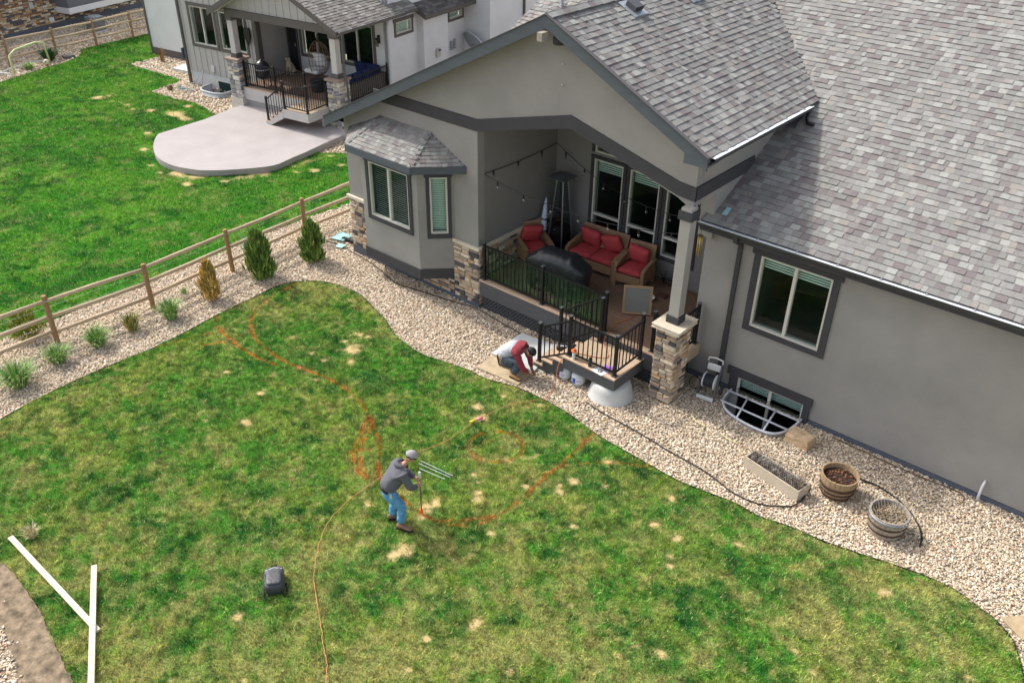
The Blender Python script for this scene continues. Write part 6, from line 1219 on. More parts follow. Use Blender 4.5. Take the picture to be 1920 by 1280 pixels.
MB().tube([wtip.lerp(wtop,0.98), wtip.lerp(wtop,1.16)], 0.020, 8).build('handle', ALU, wd, smooth=True); MB().tube([wtip, wtip.lerp(wtop,0.10)], 0.026, 8).build('can_holder', ORG, wd, smooth=True)
# ---- kneeling person: works at the stair foot
F2 = Vector((0.97,0.24,0)); S2 = Vector((0.24,-0.97,0)); O2 = Vector((-10.42,12.12,0.022))     # forward, right hand side (towards the lawn)
p2 = thing('person', 'person in grey and maroon shirt kneeling at the foot of the stairs', 'person', tuple(O2))
B = lambda f, s, z: tuple(O2+F2*f+S2*s+Vector((0,0,z)))
limb('body', SKIN2, p2, [(*B(0,0,0.38),0.08),(*B(0.15,0,0.54),0.085),(*B(0.33,0,0.66),0.09),(*B(0.44,0,0.68),0.07),(*B(0.52,0,0.66),0.056),(*B(-0.02,-0.10,0.36),0.065),(*B(0.22,-0.13,0.09),0.05),(*B(-0.19,-0.12,0.07),0.045),(*B(0.02,0.11,0.38),0.065),(*B(0.40,0.17,0.42),0.05),(*B(0.28,0.19,0.09),0.045),
     (*B(0.36,-0.19,0.62),0.06),(*B(0.50,-0.17,0.36),0.046),(*B(0.62,-0.04,0.16),0.033),(*B(0.36,0.19,0.62),0.06),(*B(0.50,0.20,0.34),0.046),(*B(0.62,0.08,0.14),0.033)],
     [(0,1),(1,2),(2,3),(3,4),(0,5),(5,6),(6,7),(0,8),(8,9),(9,10),(2,11),(11,12),(12,13),(2,14),(14,15),(15,16)])
JN2 = mat('dark_denim', (0.055,0.075,0.095), 0.9, (12,0.25), (30,0.4)); SHG = mat('grey_marl', (0.42,0.42,0.46), 0.95, (18,0.06), (25,0.3)); SHR = mat('maroon_knit', (0.22,0.035,0.045), 0.95, (18,0.10), (25,0.4))
limb('trousers', JN2, p2, [(*B(-0.03,0,0.36),(0.20,0.18)),(*B(0.07,0,0.47),(0.19,0.165)),(*B(-0.03,-0.10,0.30),0.135),(*B(0.22,-0.13,0.10),0.10),(*B(0.12,-0.13,0.09),0.09),(*B(-0.20,-0.12,0.09),0.08),(*B(0.04,0.11,0.36),0.135),(*B(0.40,0.17,0.43),0.105),(*B(0.385,0.18,0.34),0.095),(*B(0.28,0.19,0.10),0.085)], [(0,1),(0,2),(2,3),(3,4),(4,5),(0,6),(6,7),(7,8),(8,9)], 3, wrinkle=0.03)
limb('shirt_body', SHG, p2, [(*B(-0.08,0,0.38),(0.20,0.18)),(*B(-0.02,0,0.44),(0.215,0.19)),(*B(0.10,0,0.55),(0.215,0.185)),(*B(0.22,0,0.64),(0.215,0.18)),(*B(0.34,0,0.69),(0.20,0.15))], chain(0,5), 3, wrinkle=0.03)
limb('shirt_yoke', SHR, p2, [(*B(0.20,0,0.635),(0.21,0.18)),(*B(0.34,0,0.70),(0.225,0.175)),(*B(0.47,0,0.70),(0.13,0.12)),(*B(0.36,-0.19,0.63),0.092),(*B(0.50,-0.18,0.37),0.068),(*B(0.59,-0.07,0.20),0.050),(*B(0.36,0.20,0.63),0.092),(*B(0.50,0.21,0.35),0.068),(*B(0.59,0.10,0.18),0.050)], [(0,1),(1,2),(1,3),(3,4),(4,5),(1,6),(6,7),(7,8)], 3, wrinkle=0.03)
head(p2, B(0.60,0.02,0.66), F2*0.55+Vector((0,0,-0.85)), F2*0.8+Vector((0,0,0.6)), SKIN2, 1.08, hair=HAIR, cap=HAIR)
TANB = mat('tan_boot', (0.42,0.24,0.11), 0.8)
shoe('boot', TANB, SOLE, p2, B(-0.26,-0.12,0.14), Vector((F2.x*0.15,F2.y*0.15,-1)), -F2, 0.27) if False else shoe('boot', TANB, SOLE, p2, B(-0.27,-0.12,0.24), F2*0.25+Vector((0,0,-0.97)), F2, 0.26)
shoe('boot', TANB, SOLE, p2, B(0.20,0.19,0.0), F2+S2*0.15)
hand('hand', SKIN2, p2, B(0.61,-0.05,0.17), F2*0.7+S2*0.3-Vector((0,0,0.5)), S2, 0.9, 1.0, 1); hand('hand', SKIN2, p2, B(0.61,0.09,0.15), F2*0.7-S2*0.3-Vector((0,0,0.5)), -S2, 0.9, 1.0, -1)
# ================================================================ neighbouring house (own axes, turned 9.5 degrees)
nh = thing('house', 'pale house with white stucco, grey board siding and a columned porch', 'house', tuple(NO), NA); MN = PM[nh.name]
WST = mat('white_stucco', (0.60,0.605,0.61), 0.95, (1.2,0.08), (50,0.25)); BOARD = mat('grey_board_siding', (0.40,0.385,0.365), 0.9, (2,0.08)); NTR = mat('taupe_trim', (0.105,0.095,0.085), 0.8, (3,0.1)); NFD = mat('foundation_paint', (0.50,0.51,0.52), 0.9, (3,0.1)); NCOL = mat('porch_column_paint', (0.48,0.46,0.43), 0.8, (3,0.05))
def L_(m, a, c, name, par=nh, bev=0): return MB().box(a, c).build(name, m, par, local=True, bevel=bev)
def nwall(o, u, n, W, H, th, holes, name, m, par=nh):
    b = wall_holes(o, u, n, W, H, th, holes); return b.build(name, m, par, local=True)
_win = window
def nwindow(o, u, n, *a, **k):     # window() works in world coordinates
    return _win(nh, MN @ Vector(o), MN.to_3x3() @ Vector(u), MN.to_3x3() @ Vector(n), *a, **k)
U3, V3 = (1,0,0), (0,1,0)
nwall((-4.3,1.4,0.55), U3, (0,-1,0), 4.18, 4.2, 0.15, [(0.58,1.90,1.18,2.66),(2.20,3.56,1.18,2.62)], 'siding_wall', BOARD)
L_(NFD, (-4.28,1.43,-0.1), (-3.12,1.6,0.549), 'foundation'); L_(NFD, (-1.66,1.43,-0.1), (-0.14,1.6,0.549), 'foundation'); L_(NFD, (-3.12,1.43,0.40), (-1.66,1.6,0.549), 'foundation')
k = 0
for i in range(13):
    u = -4.2+i*0.335
    segs = [(0.56,4.7)]
    if -3.86 < u < -2.26: segs = [(0.56,1.60),(3.36,4.7)]
    if -2.24 < u < -0.60: segs = [(0.56,1.60),(3.30,4.7)]
    for (z0, z1) in segs: L_(BOARD, (u-0.02,1.382,z0), (u+0.02,1.3995,z1), 'batten')
nwindow((0,1.4,0), U3, (0,-1,0), -3.72, -2.40, 1.73, 3.21, trim=(0.12,0.13,0.12), mull=(-3.06,), trimmat=NTR, room=1.2)
nwindow((0,1.4,0), U3, (0,-1,0), -2.10, -0.74, 1.73, 3.17, trim=(0.12,0.12,0.12), mull=(-1.42,), trimmat=NTR, room=1.2)
L_(NTR, (-0.30,1.37,0.9), (-0.12,1.399,4.3), 'corner_board'); L_(BOARD, (-0.27,1.56,0.3), (-0.12,3.0,4.6), 'return_wall'); L_(NTR, (-0.119,1.38,0.9), (-0.09,1.6,4.3), 'corner_board')
L_(NTR, (-4.40,1.33,0.02), (-4.30,1.43,5), 'downspout'); L_(mat('meter_blue', (0.04,0.05,0.10), 0.5), (-4.52,1.28,1.02), (-4.42,1.42,1.45), 'meter_box', bev=0.02)
L_(WST, (-9.4,3.65,0.32), (-4.31,3.8,5.5), 'side_wall'); L_(NTR, (-9.42,3.62,0.02), (-4.29,3.82,0.319), 'base_band'); L_(WST, (-4.30,1.56,0.3), (-4.15,3.65,5.2), 'side_wall')
L_(NTR, (-9.45,3.60,0.02), (-9.36,3.70,5.0), 'downspout'); L_(WST, (-9.4,3.8,0.02), (-9.25,12,5.5), 'side_wall')
L_(mat('utility_white', (0.55,0.55,0.55), 0.5), (-2.95,1.34,0.70), (-2.78,1.40,0.95), 'utility_box', bev=0.01)
for u in (-3.62,-3.42): MB().tube([(u,1.36,0.70),(u,1.30,0.66),(u-0.1,1.25,0.35),(u-0.25,1.1,0.03)], 0.016, 6).build('hose_bib', STEEL, nh, local=True, smooth=True)
# porch back wall
nwall((-0.12,3.0,0.3), U3, (0,-1,0), 5.09, 4.4, 0.15, [(0.80,2.30,1.32,2.75),(2.85,4.40,1.32,2.80)], 'porch_back_wall', WST)
nwindow((0,3.0,0), U3, (0,-1,0), 0.68, 2.18, 1.62, 3.05, trim=(0.12,0.12,0.12), mull=(1.43,), trimmat=NTR, room=1.2)
nwindow((0,3.0,0), U3, (0,-1,0), 2.73, 4.28, 1.62, 3.10, trim=(0.12,0.12,0.12), mull=(3.5,), trimmat=NTR, room=1.2)
dr = node('door', nh); L_(NTR, (-0.10,2.94,0.9), (0.50,2.995,3.0), 'door_frame', dr); L_(mat('black_door', (0.02,0.02,0.022), 0.4), (-0.02,2.925,0.92), (0.42,2.939,2.9), 'door_leaf', dr); L_(STEEL, (0.34,2.90,1.85), (0.38,2.924,1.97), 'handle', dr)
L_(TEAL, (0.45,2.985,2.35), (0.62,2.997,2.95), 'teal_sign')
wl_ = node('wall_lamp', nh); MB().lathe([(0.05,0),(0.06,0.02),(0.075,0.2),(0.03,0.26)], (4.60,2.86,2.45), 8).build('lantern', glass('lantern_glass', (0.6,0.6,0.55)), wl_, local=True); L_(BLACK, (4.55,2.80,2.70), (4.65,2.92,2.76), 'lamp_top', wl_); L_(BLACK, (4.57,2.9,2.55), (4.63,2.999,2.85), 'bracket', wl_)
# side wall towards the grey house
nwall((4.97,3.0,0.0), V3, (1,0,0), 1.9, 6.0, 0.15, [(0.53,1.50,2.80,3.24)], 'side_wall', WST)
nwall((5.27,4.9,0.0), V3, (1,0,0), 1.62, 3.3, 0.2, [], 'chase_wall', WST); L_(WST, (4.9,4.88,0), (5.268,5.0,3.3), 'chase_return'); L_(WST, (4.9,6.42,0), (5.268,6.52,3.3), 'chase_return')
nwall((4.97,6.52,0.0), V3, (1,0,0), 1.6, 6.0, 0.15, [(0.52,1.46,2.70,2.96)], 'side_wall', WST); L_(WST, (4.97,4.9,3.3), (4.82,6.52,6.0), 'side_wall')
L_(WST, (4.9,8.12,0), (6.25,8.27,6.0), 'side_wall'); L_(WST, (6.1,8.271,0), (6.25,15,6.0), 'side_wall'); L_(NTR, (6.25,10.75,0), (6.34,10.84,6), 'downspout')
nwindow((4.97,0,0), V3, (1,0,0), 3.53, 4.50, 2.80, 3.24, trim=(0.10,0.12,0.10), trimmat=NTR, blind=1.0, room=0.6, head=0.04); nwindow((4.97,0,0), V3, (1,0,0), 7.04, 7.98, 2.70, 2.96, trim=(0.09,0.10,0.10), trimmat=NTR, blind=1.0, room=0.6)
L_(mat('vent_beige', (0.42,0.40,0.37), 0.6), (5.27,5.62,1.55), (5.36,5.86,1.88), 'wall_vent', bev=0.01); L_(BLACK, (5.361,5.68,1.80), (5.40,5.84,1.84), 'vent_slot')
for v_, h_ in ((6.75,0.2),(7.05,0.35),(7.28,0.4)): L_(STEEL, (4.97,v_,1.5), (5.07,v_+0.10,1.5+h_), 'utility_meter', bev=0.015)
NSH = [lin(*c) for c in [(128,124,118),(118,113,108),(138,134,127),(108,103,99),(124,119,113),(146,142,135),(114,110,104)]]; SHN = mat('neighbour_shingle', (0.2,0.2,0.2), 0.95, (25,0.12), ramp=NSH)
SHD = mat('dark_neighbour_shingle', (0.2,0.2,0.2), 0.95, (25,0.12), ramp=[lin(*c) for c in [(92,88,86),(84,80,78),(104,99,96),(76,72,71)]], src='ATTR')
# side shed roof
prf = [(5.58,3.20),(5.58,3.36),(4.97,3.74),(4.97,3.5)]
MB().prism([(u,4.62,z) for u,z in prf], (0,3.55,0)).build('shed_roof_deck', NTR, nh, local=True)
b = MB(); d = Vector((-0.61,0,0.38)); S_ = d.length; d.normalize(); nn = Vector((0.38,0,0.61)).normalized()
for c in range(5):
    a = 4.62
    while a < 8.15:
        w = random.uniform(0.14,0.26); M = frame(Vector((5.60,a,3.365))+d*(c*0.142), Vector((0,1,0))*(w-.004), d*0.16, nn*random.choice((.010,.016))); b.add([M @ Vector(p) for p in tb.v], tb.f, random.random()); a += w
b.build('shed_shingles', SHD, nh, local=True, attr=True)
NSTM = mat('pale_ledge_stone', (0.4,0.4,0.4), 0.9, (12,0.2), (40,0.5), ramp=[lin(*c) for c in [(196,190,182),(164,160,158),(132,130,132),(206,200,190),(112,112,118),(180,170,156),(150,146,144),(190,176,150),(172,168,164)]])
NST_ME = []
for me in STONE_ME: me = me.copy(); me.materials.clear(); me.materials.append(NSTM); NST_ME.append(me)
# porch: columns, beam, gable
for (u0, nm) in ((-0.46,'L'),(4.50,'R')):
    pc_ = node('porch_column', nh)
    if nm == 'L': L_(mat('pier_concrete', (0.52,0.49,0.43), 0.9, (3,0.12)), (u0-0.03,-0.03,-0.05), (u0+0.62,0.62,0.47), 'pier_base', pc_)
    L_(MORTAR, (u0+0.03,0.03,0.1), (u0+0.56,0.56,1.86), 'pier_core', pc_)
    for (o_, u_, n_) in (((u0,0.028),NU,-NV),((u0+0.562,0.0),NV,NU)):
        stones(pc_, nw(o_[0],o_[1],0.47 if nm == 'L' else 0.1), u_, n_, 0.58, 0, 1.39 if nm == 'L' else 1.76, rows=(0.12,0.20), wid=(0.16,0.34), kinds=NST_ME)
    L_(mat('brown_cap', (0.26,0.19,0.155), 0.85, (6,0.15)), (u0-0.05,-0.05,1.86), (u0+0.64,0.64,1.94), 'pier_cap', pc_, 0.012)
    L_(NTR, (u0+0.14,0.14,1.94), (u0+0.45,0.45,2.10), 'collar', pc_); L_(NCOL, (u0+0.17,0.17,2.10), (u0+0.42,0.42,3.46), 'shaft', pc_); L_(NTR, (u0+0.14,0.14,3.30), (u0+0.45,0.45,3.449), 'collar', pc_)
MB().tube([(5.05,-0.1,3.55),(5.08,0.05,3.40),(5.14,0.28,3.30),(5.14,0.30,2.05),(5.22,0.30,1.85),(5.22,0.30,0.1)], 0.04, 6).build('downspout', NTR, nh, local=True)
L_(NTR, (-0.30,0.12,3.45), (5.12,0.30,3.72), 'porch_beam'); L_(NTR, (-0.28,0.31,3.45), (-0.10,3.0,3.72), 'porch_beam'); L_(NTR, (4.92,0.31,3.45), (5.10,3.0,3.72), 'porch_beam')
AP, AZ = 2.37, 5.27
MB().prism([(-0.45,0.20,3.721),(5.2,0.20,3.721),(AP,0.20,AZ-0.16)], (0,0.1,0)).build('gable_siding', BOARD, nh, local=True)
for i in range(17):
    u = -0.45+i*0.34; zt = AZ-0.17-0.51*abs(u-AP)
    if zt > 3.8: L_(BOARD, (u-0.018,0.185,3.725), (u+0.018,0.1995,zt), 'batten')
for sg, ue in ((1,5.45),(-1,-0.72)):
    ze = AZ-0.51*abs(ue-AP)
    MB().prism([(AP,-0.28,AZ),(ue,-0.28,ze),(ue,-0.28,ze-0.12),(AP,-0.28,AZ-0.12)], (0,4.6,0)).build('porch_roof_deck', UNDER, nh, local=True)
    MB().prism([(AP,-0.33,AZ+0.01),(ue,-0.33,ze+0.01),(ue,-0.33,ze-0.2),(AP,-0.33,AZ-0.2)], (0,0.045,0)).build('rake_board', NTR, nh, local=True)
    MB().prism([(AP,-0.284,AZ-0.125),(ue,-0.284,ze-0.125),(ue,-0.284,ze-0.14),(AP,-0.284,AZ-0.14)], (0,0.46,0)).build('rake_soffit', NCOL, nh, local=True)
L_(ALU, (5.42,-0.2,3.66), (5.53,3.5,3.685), 'gutter_trough'); L_(NTR, (5.53,-0.22,3.60), (5.555,3.5,3.70), 'gutter_face'); L_(NTR, (5.40,-0.22,3.585), (5.529,3.5,3.659), 'gutter_base')
d = Vector((-1,0,0.51)).normalized(); nn = Vector((0.454,0,0.891)); M3 = MN.to_3x3(); TABN = tb.mesh('shingle'); TABN.materials.append(SHN); nst = 0
nsf = MB()
for c in range(27):
    a = -0.33-random.uniform(0,.2)
    while a < 4.1:
        w = random.uniform(0.14,0.30); o_ = Vector((5.455,max(a,-.33),AZ-0.51*(5.455-AP)-0.004))+d*(c*0.13); fr_ = frame(o_, Vector((0,1,0))*(w-.004), d*0.155, nn*random.choice((.010,.016,.022)))
        if a+w > -0.3:
            if nst < 290: piece('shingle', TABN, nh, MN @ fr_); nst += 1
            else: nsf.add([fr_ @ Vector(p) for p in tb.v], tb.f, random.random())
        a += w
nsf.build('shingle_field', mat('neighbour_shingle_field', (0.2,0.2,0.2), 0.95, (25,0.12), ramp=NSH, src='ATTR'), nh, local=True, attr=True, kind='stuff')
# deck
nd = thing('deck', 'tan neighbouring porch deck with black railing, landing and stairs', 'deck', tuple(NO), NA)
def D_(m, a, c, name, par=nd, bev=0): return MB().box(a, c).build(name, m, par, local=True, bevel=bev)
NDF = mat('grey_white_fascia', (0.47,0.45,0.43), 0.8, (3,0.05)); ND = 0.90
v = 0.12
while v < 2.98: D_(DECKB if v > 0.3 else NOSE, (0.12,v,ND-0.03), (4.98,min(v+0.138,2.99),ND), 'deck_board'); v += 0.144
D_(NDF, (0.10,0.13,0.62), (4.6,0.16,ND-0.031), 'fascia_board'); D_(NDF, (0.10,0.135,0.42), (4.6,0.165,0.615), 'fascia_board'); D_(NDF, (5.0,0.56,0.62), (5.03,3.0,ND+0.002), 'fascia_board')
lattice(0.15, 4.6, 0.18, 0.42, lambda a, z, dd: MN @ Vector((a,0.18+dd,z)), nd, mat('grey_lattice', (0.42,0.41,0.40), 0.8), 0.09, 0.03)
D_(mat('painted_shade', (0,0,0)), (0.15,0.5,0.0), (4.9,0.54,0.6), 'shade_backing')  # same black sheet, painting in the shade below this deck
n_ = 8
for i in range(n_): D_(LBOARD, (3.30+i*1.17/n_,-1.05,ND-0.03), (3.30+(i+1)*1.17/n_-0.006,0.118,ND-0.002), 'landing_board')
D_(NDF, (3.28,-1.08,ND-0.30), (4.49,-1.05,ND-0.0), 'fascia_board'); D_(NDF, (4.46,-1.049,ND-0.30), (4.49,0.128,ND-0.0), 'fascia_board')
for (x, y) in ((4.3,-0.1),(3.4,-0.1)): D_(NDF, (x-0.05,y-0.05,0.15), (x+0.05,y+0.05,ND-0.03), 'support_post')
nst_ = node('stairs', nd)
for k in range(4):
    zt = ND-0.14*(k+1); xa = 3.28-0.22*k; D_(NOSE, (xa-0.24,-1.07,zt-0.03), (xa-0.003,-0.1,zt), 'tread', nst_); D_(NDF, (xa-0.02,-1.06,zt+0.001), (xa-0.004,-0.1,zt+0.11), 'riser', nst_)
pr = [(3.278,ND-0.03)]
for k in range(4): zt = ND-0.14*(k+1)-0.031; xa = 3.28-0.22*k; pr += [(xa-0.002,zt),(xa-0.22,zt)]
pr += [(2.40,0.2),(2.62,0.2),(3.278,ND-0.34)]
for v0 in (-1.09,-0.12): MB().prism([(u,v0,z) for u,z in pr], (0,0.03,0)).build('stringer', NDF, nst_, local=True)
def NR():
    r_ = node('railing', nd); LOCAL.add(r_.name); return r_
r_ = NR(); [rpost(r_, u, 0.22, ND) for u in (0.22,1.75,3.25)]; rail(r_, (0.22,0.22,ND), (1.75,0.22,ND)); rail(r_, (1.75,0.22,ND), (3.25,0.22,ND))
r_ = NR(); [rpost(r_, u, v_, ND) for u, v_ in ((3.33,-1.0),(4.42,-1.0),(4.42,0.05))]; rail(r_, (3.33,-1.0,ND), (4.42,-1.0,ND)); rail(r_, (4.42,-1.0,ND), (4.42,0.05,ND))
r_ = NR(); rpost(r_, 2.46, -1.02, 0.2, 1.0); rail(r_, (2.46,-1.02,0.22), (3.33,-1.0,ND-0.05), 0.88)
r_ = NR(); rpost(r_, 4.93, 2.92, ND); rail(r_, (4.93,0.62,ND), (4.93,2.92,ND))
# patio slab
PAT = mat('pink_grey_concrete', (0.345,0.313,0.302), 0.9, (1.1,0.10), (60,0.12))
pt = thing('patio', 'raised pale concrete patio slab with a rounded end', 'patio', (-26.5,16,0))
rp = refine(PATIO[2:], 3); full = PATIO[:2]+rp+[(-24.6,21.5),(-29.9,20.6)]
MB().prism([(x,y,-0.03) for x,y in full], (0,0,0.23)).build('slab', PAT, pt)
JN = mat('slab_joint', (0.40,0.36,0.345), 0.9)
for (p, q) in (((-29.2,16.0),(-23.75,16.5)),((-26.7,13.65),(-27.3,19.0)),((-29.3,17.8),(-23.95,18.3))): MB().bar((*p,0.2005),(*q,0.2005),0.018,0.002).build('joint', JN, pt)
# porch contents
kg = thing('kamado_grill', 'dark egg shaped grill on a black stand by the far porch column', 'grill', tuple(nw(0.75,0.62,ND)), NA); KM = mat('dark_glazed_ceramic', (0.02,0.022,0.026), 0.3, spec=0.5)
for (x, y) in ((-.18,-.18),(.18,-.18),(-.18,.18),(.18,.18)): MB().box((x-.02,y-.02,0),(x+.02,y+.02,0.4)).build('stand_leg', BLACK, kg, local=True)
MB().lathe([(0.12,0.28),(0.22,0.34),(0.27,0.48),(0.285,0.62),(0.29,0.66)], (0,0,0), 24).build('bowl', KM, kg, local=True, smooth=True); MB().lathe([(0.29,0.665),(0.285,0.75),(0.24,0.87),(0.13,0.95),(0.06,0.965),(0.05,1.0),(0,1.01)], (0,0,0), 24).build('dome', KM, kg, local=True, smooth=True); MB().lathe([(0.291,0.645),(0.298,0.645),(0.298,0.68),(0.291,0.68)], (0,0,0), 24, cap=False).build('band', STEEL, kg, local=True)
eg = thing('egg_chair', 'hanging wicker egg chair with white cushions on the neighbouring porch', 'egg chair', tuple(nw(2.2,2.05,ND)), NA); EW = mat('tan_wicker', (0.22,0.14,0.085), 0.8)
for i in range(13):
    a = -2.5+i*(3.4/12)*1.0+0.9; pts = []
    for j in range(13): ph = math.pi*j/12; pts.append((0.46*math.sin(ph)*math.cos(a), 0.46*math.sin(ph)*math.sin(a)+0.1, 0.95-0.68*math.cos(math.pi-ph)*-1 if False else 0.92+0.66*math.cos(ph)))
    MB().tube(pts, 0.008, 4).build('cane', EW, eg, local=True)
for j in range(2, 11):
    ph = math.pi*j/12; r_ = 0.46*math.sin(ph); z = 0.92+0.66*math.cos(ph); MB().tube([(r_*math.cos(-1.6+t), r_*math.sin(-1.6+t)+0.1, z) for t in np.linspace(0,3.4,12)], 0.007, 4).build('cane', EW, eg, local=True)
MB().tube([(0.47*math.sin(t)*math.cos(-1.6), 0.47*math.sin(t)*math.sin(-1.6)+0.1, 0.92+0.67*math.cos(t)) for t in np.linspace(0,math.pi,14)]+[(0.47*math.sin(t)*math.cos(1.8), 0.47*math.sin(t)*math.sin(1.8)+0.1, 0.92+0.67*math.cos(t)) for t in np.linspace(math.pi,0,14)], 0.018, 6).build('rim', EW, eg, local=True, smooth=True)
CW = mat('white_cushion', (0.62,0.61,0.60), 0.9)
cushion(eg, MN @ Vector((2.12,2.08,ND+0.48)), 0.66, 0.62, 0.2, Matrix.Rotation(NA,4,'Z'), 'seat_cushion', CW); cushion(eg, MN @ Vector((2.25,2.25,ND+0.85)), 0.56, 0.55, 0.18, Matrix.Rotation(NA,4,'Z') @ Matrix.Rotation(R(-70),4,'X'), 'back_cushion', CW)
MB().lathe([(0.42,0),(0.42,0.03)], (0,0.1,0), 24).build('stand_base', BLACK, eg, local=True); MB().tube([(0.45,0.45,0.02),(0.5,0.55,1.0),(0.4,0.45,1.65),(0.05,0.12,1.78),(0,0.1,1.6)], 0.025, 6).build('stand_arm', BLACK, eg, local=True, smooth=True)
sf = thing('sofa', 'navy blue outdoor sofa along the neighbouring porch railing', 'sofa', tuple(nw(4.25,2.0,ND)), NA); NAVY = mat('navy_cushion', (0.012,0.022,0.075), 0.85, (10,0.1)); GWK = mat('grey_wicker', (0.12,0.11,0.095), 0.8, (50,0.3))
MB().box((-0.7,0.35,0.0),(0.55,0.95,0.30)).build('base', GWK, sf, local=True); MB().box((0.42,-1.2,0.0),(0.60,0.95,0.62)).build('back_frame', GWK, sf, local=True); MB().box((-0.15,-1.2,0.0),(0.42,0.35,0.30)).build('base', GWK, sf, local=True)
for i in range(2): cushion(sf, MN @ Vector((3.85+0.6*i,2.6,ND+0.38)), 0.58, 0.56, 0.18, Matrix.Rotation(NA,4,'Z'), 'seat_cushion', NAVY); cushion(sf, MN @ Vector((3.75+0.6*i,2.86,ND+0.64)), 0.58, 0.48, 0.18, Matrix.Rotation(NA,4,'Z') @ Matrix.Rotation(R(-76),4,'X'), 'back_cushion', NAVY)
for i in range(3): cushion(sf, MN @ Vector((4.36,1.05+0.5*i,ND+0.38)), 0.56, 0.49, 0.18, Matrix.Rotation(NA,4,'Z'), 'seat_cushion', NAVY); cushion(sf, MN @ Vector((4.60,1.05+0.5*i,ND+0.66)), 0.48, 0.48, 0.18, Matrix.Rotation(NA,4,'Z') @ Matrix.Rotation(R(76),4,'Y'), 'back_cushion', NAVY)
o = MB().lathe([(0.24,0),(0.26,0.02),(0.26,0.42),(0.25,0.45),(0,0.45)], tuple(nw(2.9,1.25,ND)), 24).build('side_table', mat('black_drum', (0.015,0.015,0.016), 0.6), smooth=False); put(o, 'black drum side table in front of the egg chair', 'side table')
fl = thing('hanging_shield', 'dark wall ornament hanging beside the far porch window', 'ornament', tuple(nw(-0.55,1.36,2.2)), NA); MB().prism([(-0.14,-0.02,0.55),(0.14,-0.02,0.55),(0.16,-0.02,0.2),(0,-0.02,-0.15),(-0.16,-0.02,0.2)], (0,-0.05,0)).build('shield', BLACK, fl, local=True); MB().tube([(-0.1,-0.04,0.55),(0,-0.05,0.8),(0.1,-0.04,0.55)], 0.006, 4).build('cord', BLACK, fl, local=True)
# sitting dog
DOG = mat('cream_fur', (0.46,0.39,0.30), 0.95, (30,0.15), (40,0.6)); dg = thing('dog', 'cream curly dog sitting on the neighbouring porch facing the yard', 'dog', tuple(nw(0.48,2.35,ND)), NA)
Q = lambda x, y, z: tuple(MN @ Vector((0.48+x,2.35+y,ND+z)))
limb('body', DOG, dg, [(*Q(0,0.14,0.14),0.13),(*Q(0,0.06,0.28),0.125),(*Q(0,-0.02,0.42),0.11),(*Q(0,-0.05,0.54),0.075),(*Q(0,-0.08,0.63),0.085),(*Q(0,-0.16,0.62),0.05),(*Q(0,-0.22,0.60),0.036),
     (*Q(-0.09,-0.06,0.34),0.06),(*Q(-0.08,-0.09,0.18),0.038),(*Q(-0.08,-0.10,0.03),0.033),(*Q(-0.08,-0.15,0.02),0.03),(*Q(0.09,-0.06,0.34),0.06),(*Q(0.08,-0.09,0.18),0.038),(*Q(0.08,-0.10,0.03),0.033),(*Q(0.08,-0.15,0.02),0.03),
     (*Q(-0.12,0.08,0.14),0.075),(*Q(-0.14,-0.04,0.10),0.05),(*Q(-0.14,0.06,0.04),0.035),(*Q(-0.14,-0.08,0.025),0.03),(*Q(0.12,0.08,0.14),0.075),(*Q(0.14,-0.04,0.10),0.05),(*Q(0.14,0.06,0.04),0.035),(*Q(0.14,-0.08,0.025),0.03),(*Q(0,0.28,0.06),0.03),(*Q(0.08,0.40,0.05),0.022)],
     [(0,1),(1,2),(2,3),(3,4),(4,5),(5,6),(2,7),(7,8),(8,9),(9,10),(2,11),(11,12),(12,13),(13,14),(0,15),(15,16),(16,17),(17,18),(0,19),(19,20),(20,21),(21,22),(0,23),(23,24)])
for s in (-1,1): limb('ear', DOG, dg, [(*Q(s*0.07,-0.06,0.68),0.03),(*Q(s*0.10,-0.07,0.60),0.032),(*Q(s*0.10,-0.07,0.54),0.02)], chain(0,3), 1)
MB().lathe([(0,-.015),(.016,0),(0,.015)], Q(0,-0.255,0.605), 8).build('nose', BLACK, dg, smooth=True)
# well liner, hose, pad, dish
nwl = thing('window_well', 'grey plastic window well against the neighbouring siding wall', 'window well', tuple(nw(-2.4,1.0)), 0); rim = refine(NWELL, 3); n = len(rim); WLM = mat('well_grey', (0.40,0.43,0.45), 0.6)
b = MB(); b.add([(x,y,-1.0) for x,y in rim]+[(x,y,0.16) for x,y in rim], [(i,i+1,n+i+1,n+i) for i in range(n-1)]); ob = b.build('liner', WLM, nwl, smooth=True); sd = ob.modifiers.new('s', 'SOLIDIFY'); sd.thickness = 0.03; MB().tube([(x,y,0.16) for x,y in rim], 0.04, 6).build('rim', WLM, nwl, smooth=True)
MB().box((-3.1,1.41,-1.1),(-1.66,1.44,0.40)).build('basement_window_frame', WHITE, nh, local=True); MB().box((-2.7,1.385,-0.8),(-1.75,1.409,0.34)).build('basement_pane', mat('dark_pane', (0.012,0.03,0.028), 0.1, spec=0.6), nh, local=True); MB().prism([tuple(Vector((x,y,-0.98))) for x,y in NWELL], (0,0,0.01)).build('well_floor', GRAVEL_BASE, nwl)
pts = []
for i in range(60): a = i*0.42; r_ = 0.32+0.16*math.sin(i*.9); pts.append(tuple(nw(-3.75+r_*math.cos(a)+0.1*math.sin(i*.31), 0.62+0.6*r_*math.sin(a), 0.03)))
cable('garden_hose', pts+[tuple(nw(-3.55,1.2,0.05)),tuple(nw(-3.5,1.3,0.4))], 0.013, mat('grey_hose', (0.34,0.30,0.26), 0.6), 'tangled grey hose on the rock by the neighbouring wall', 'hose', 0.02, 3)
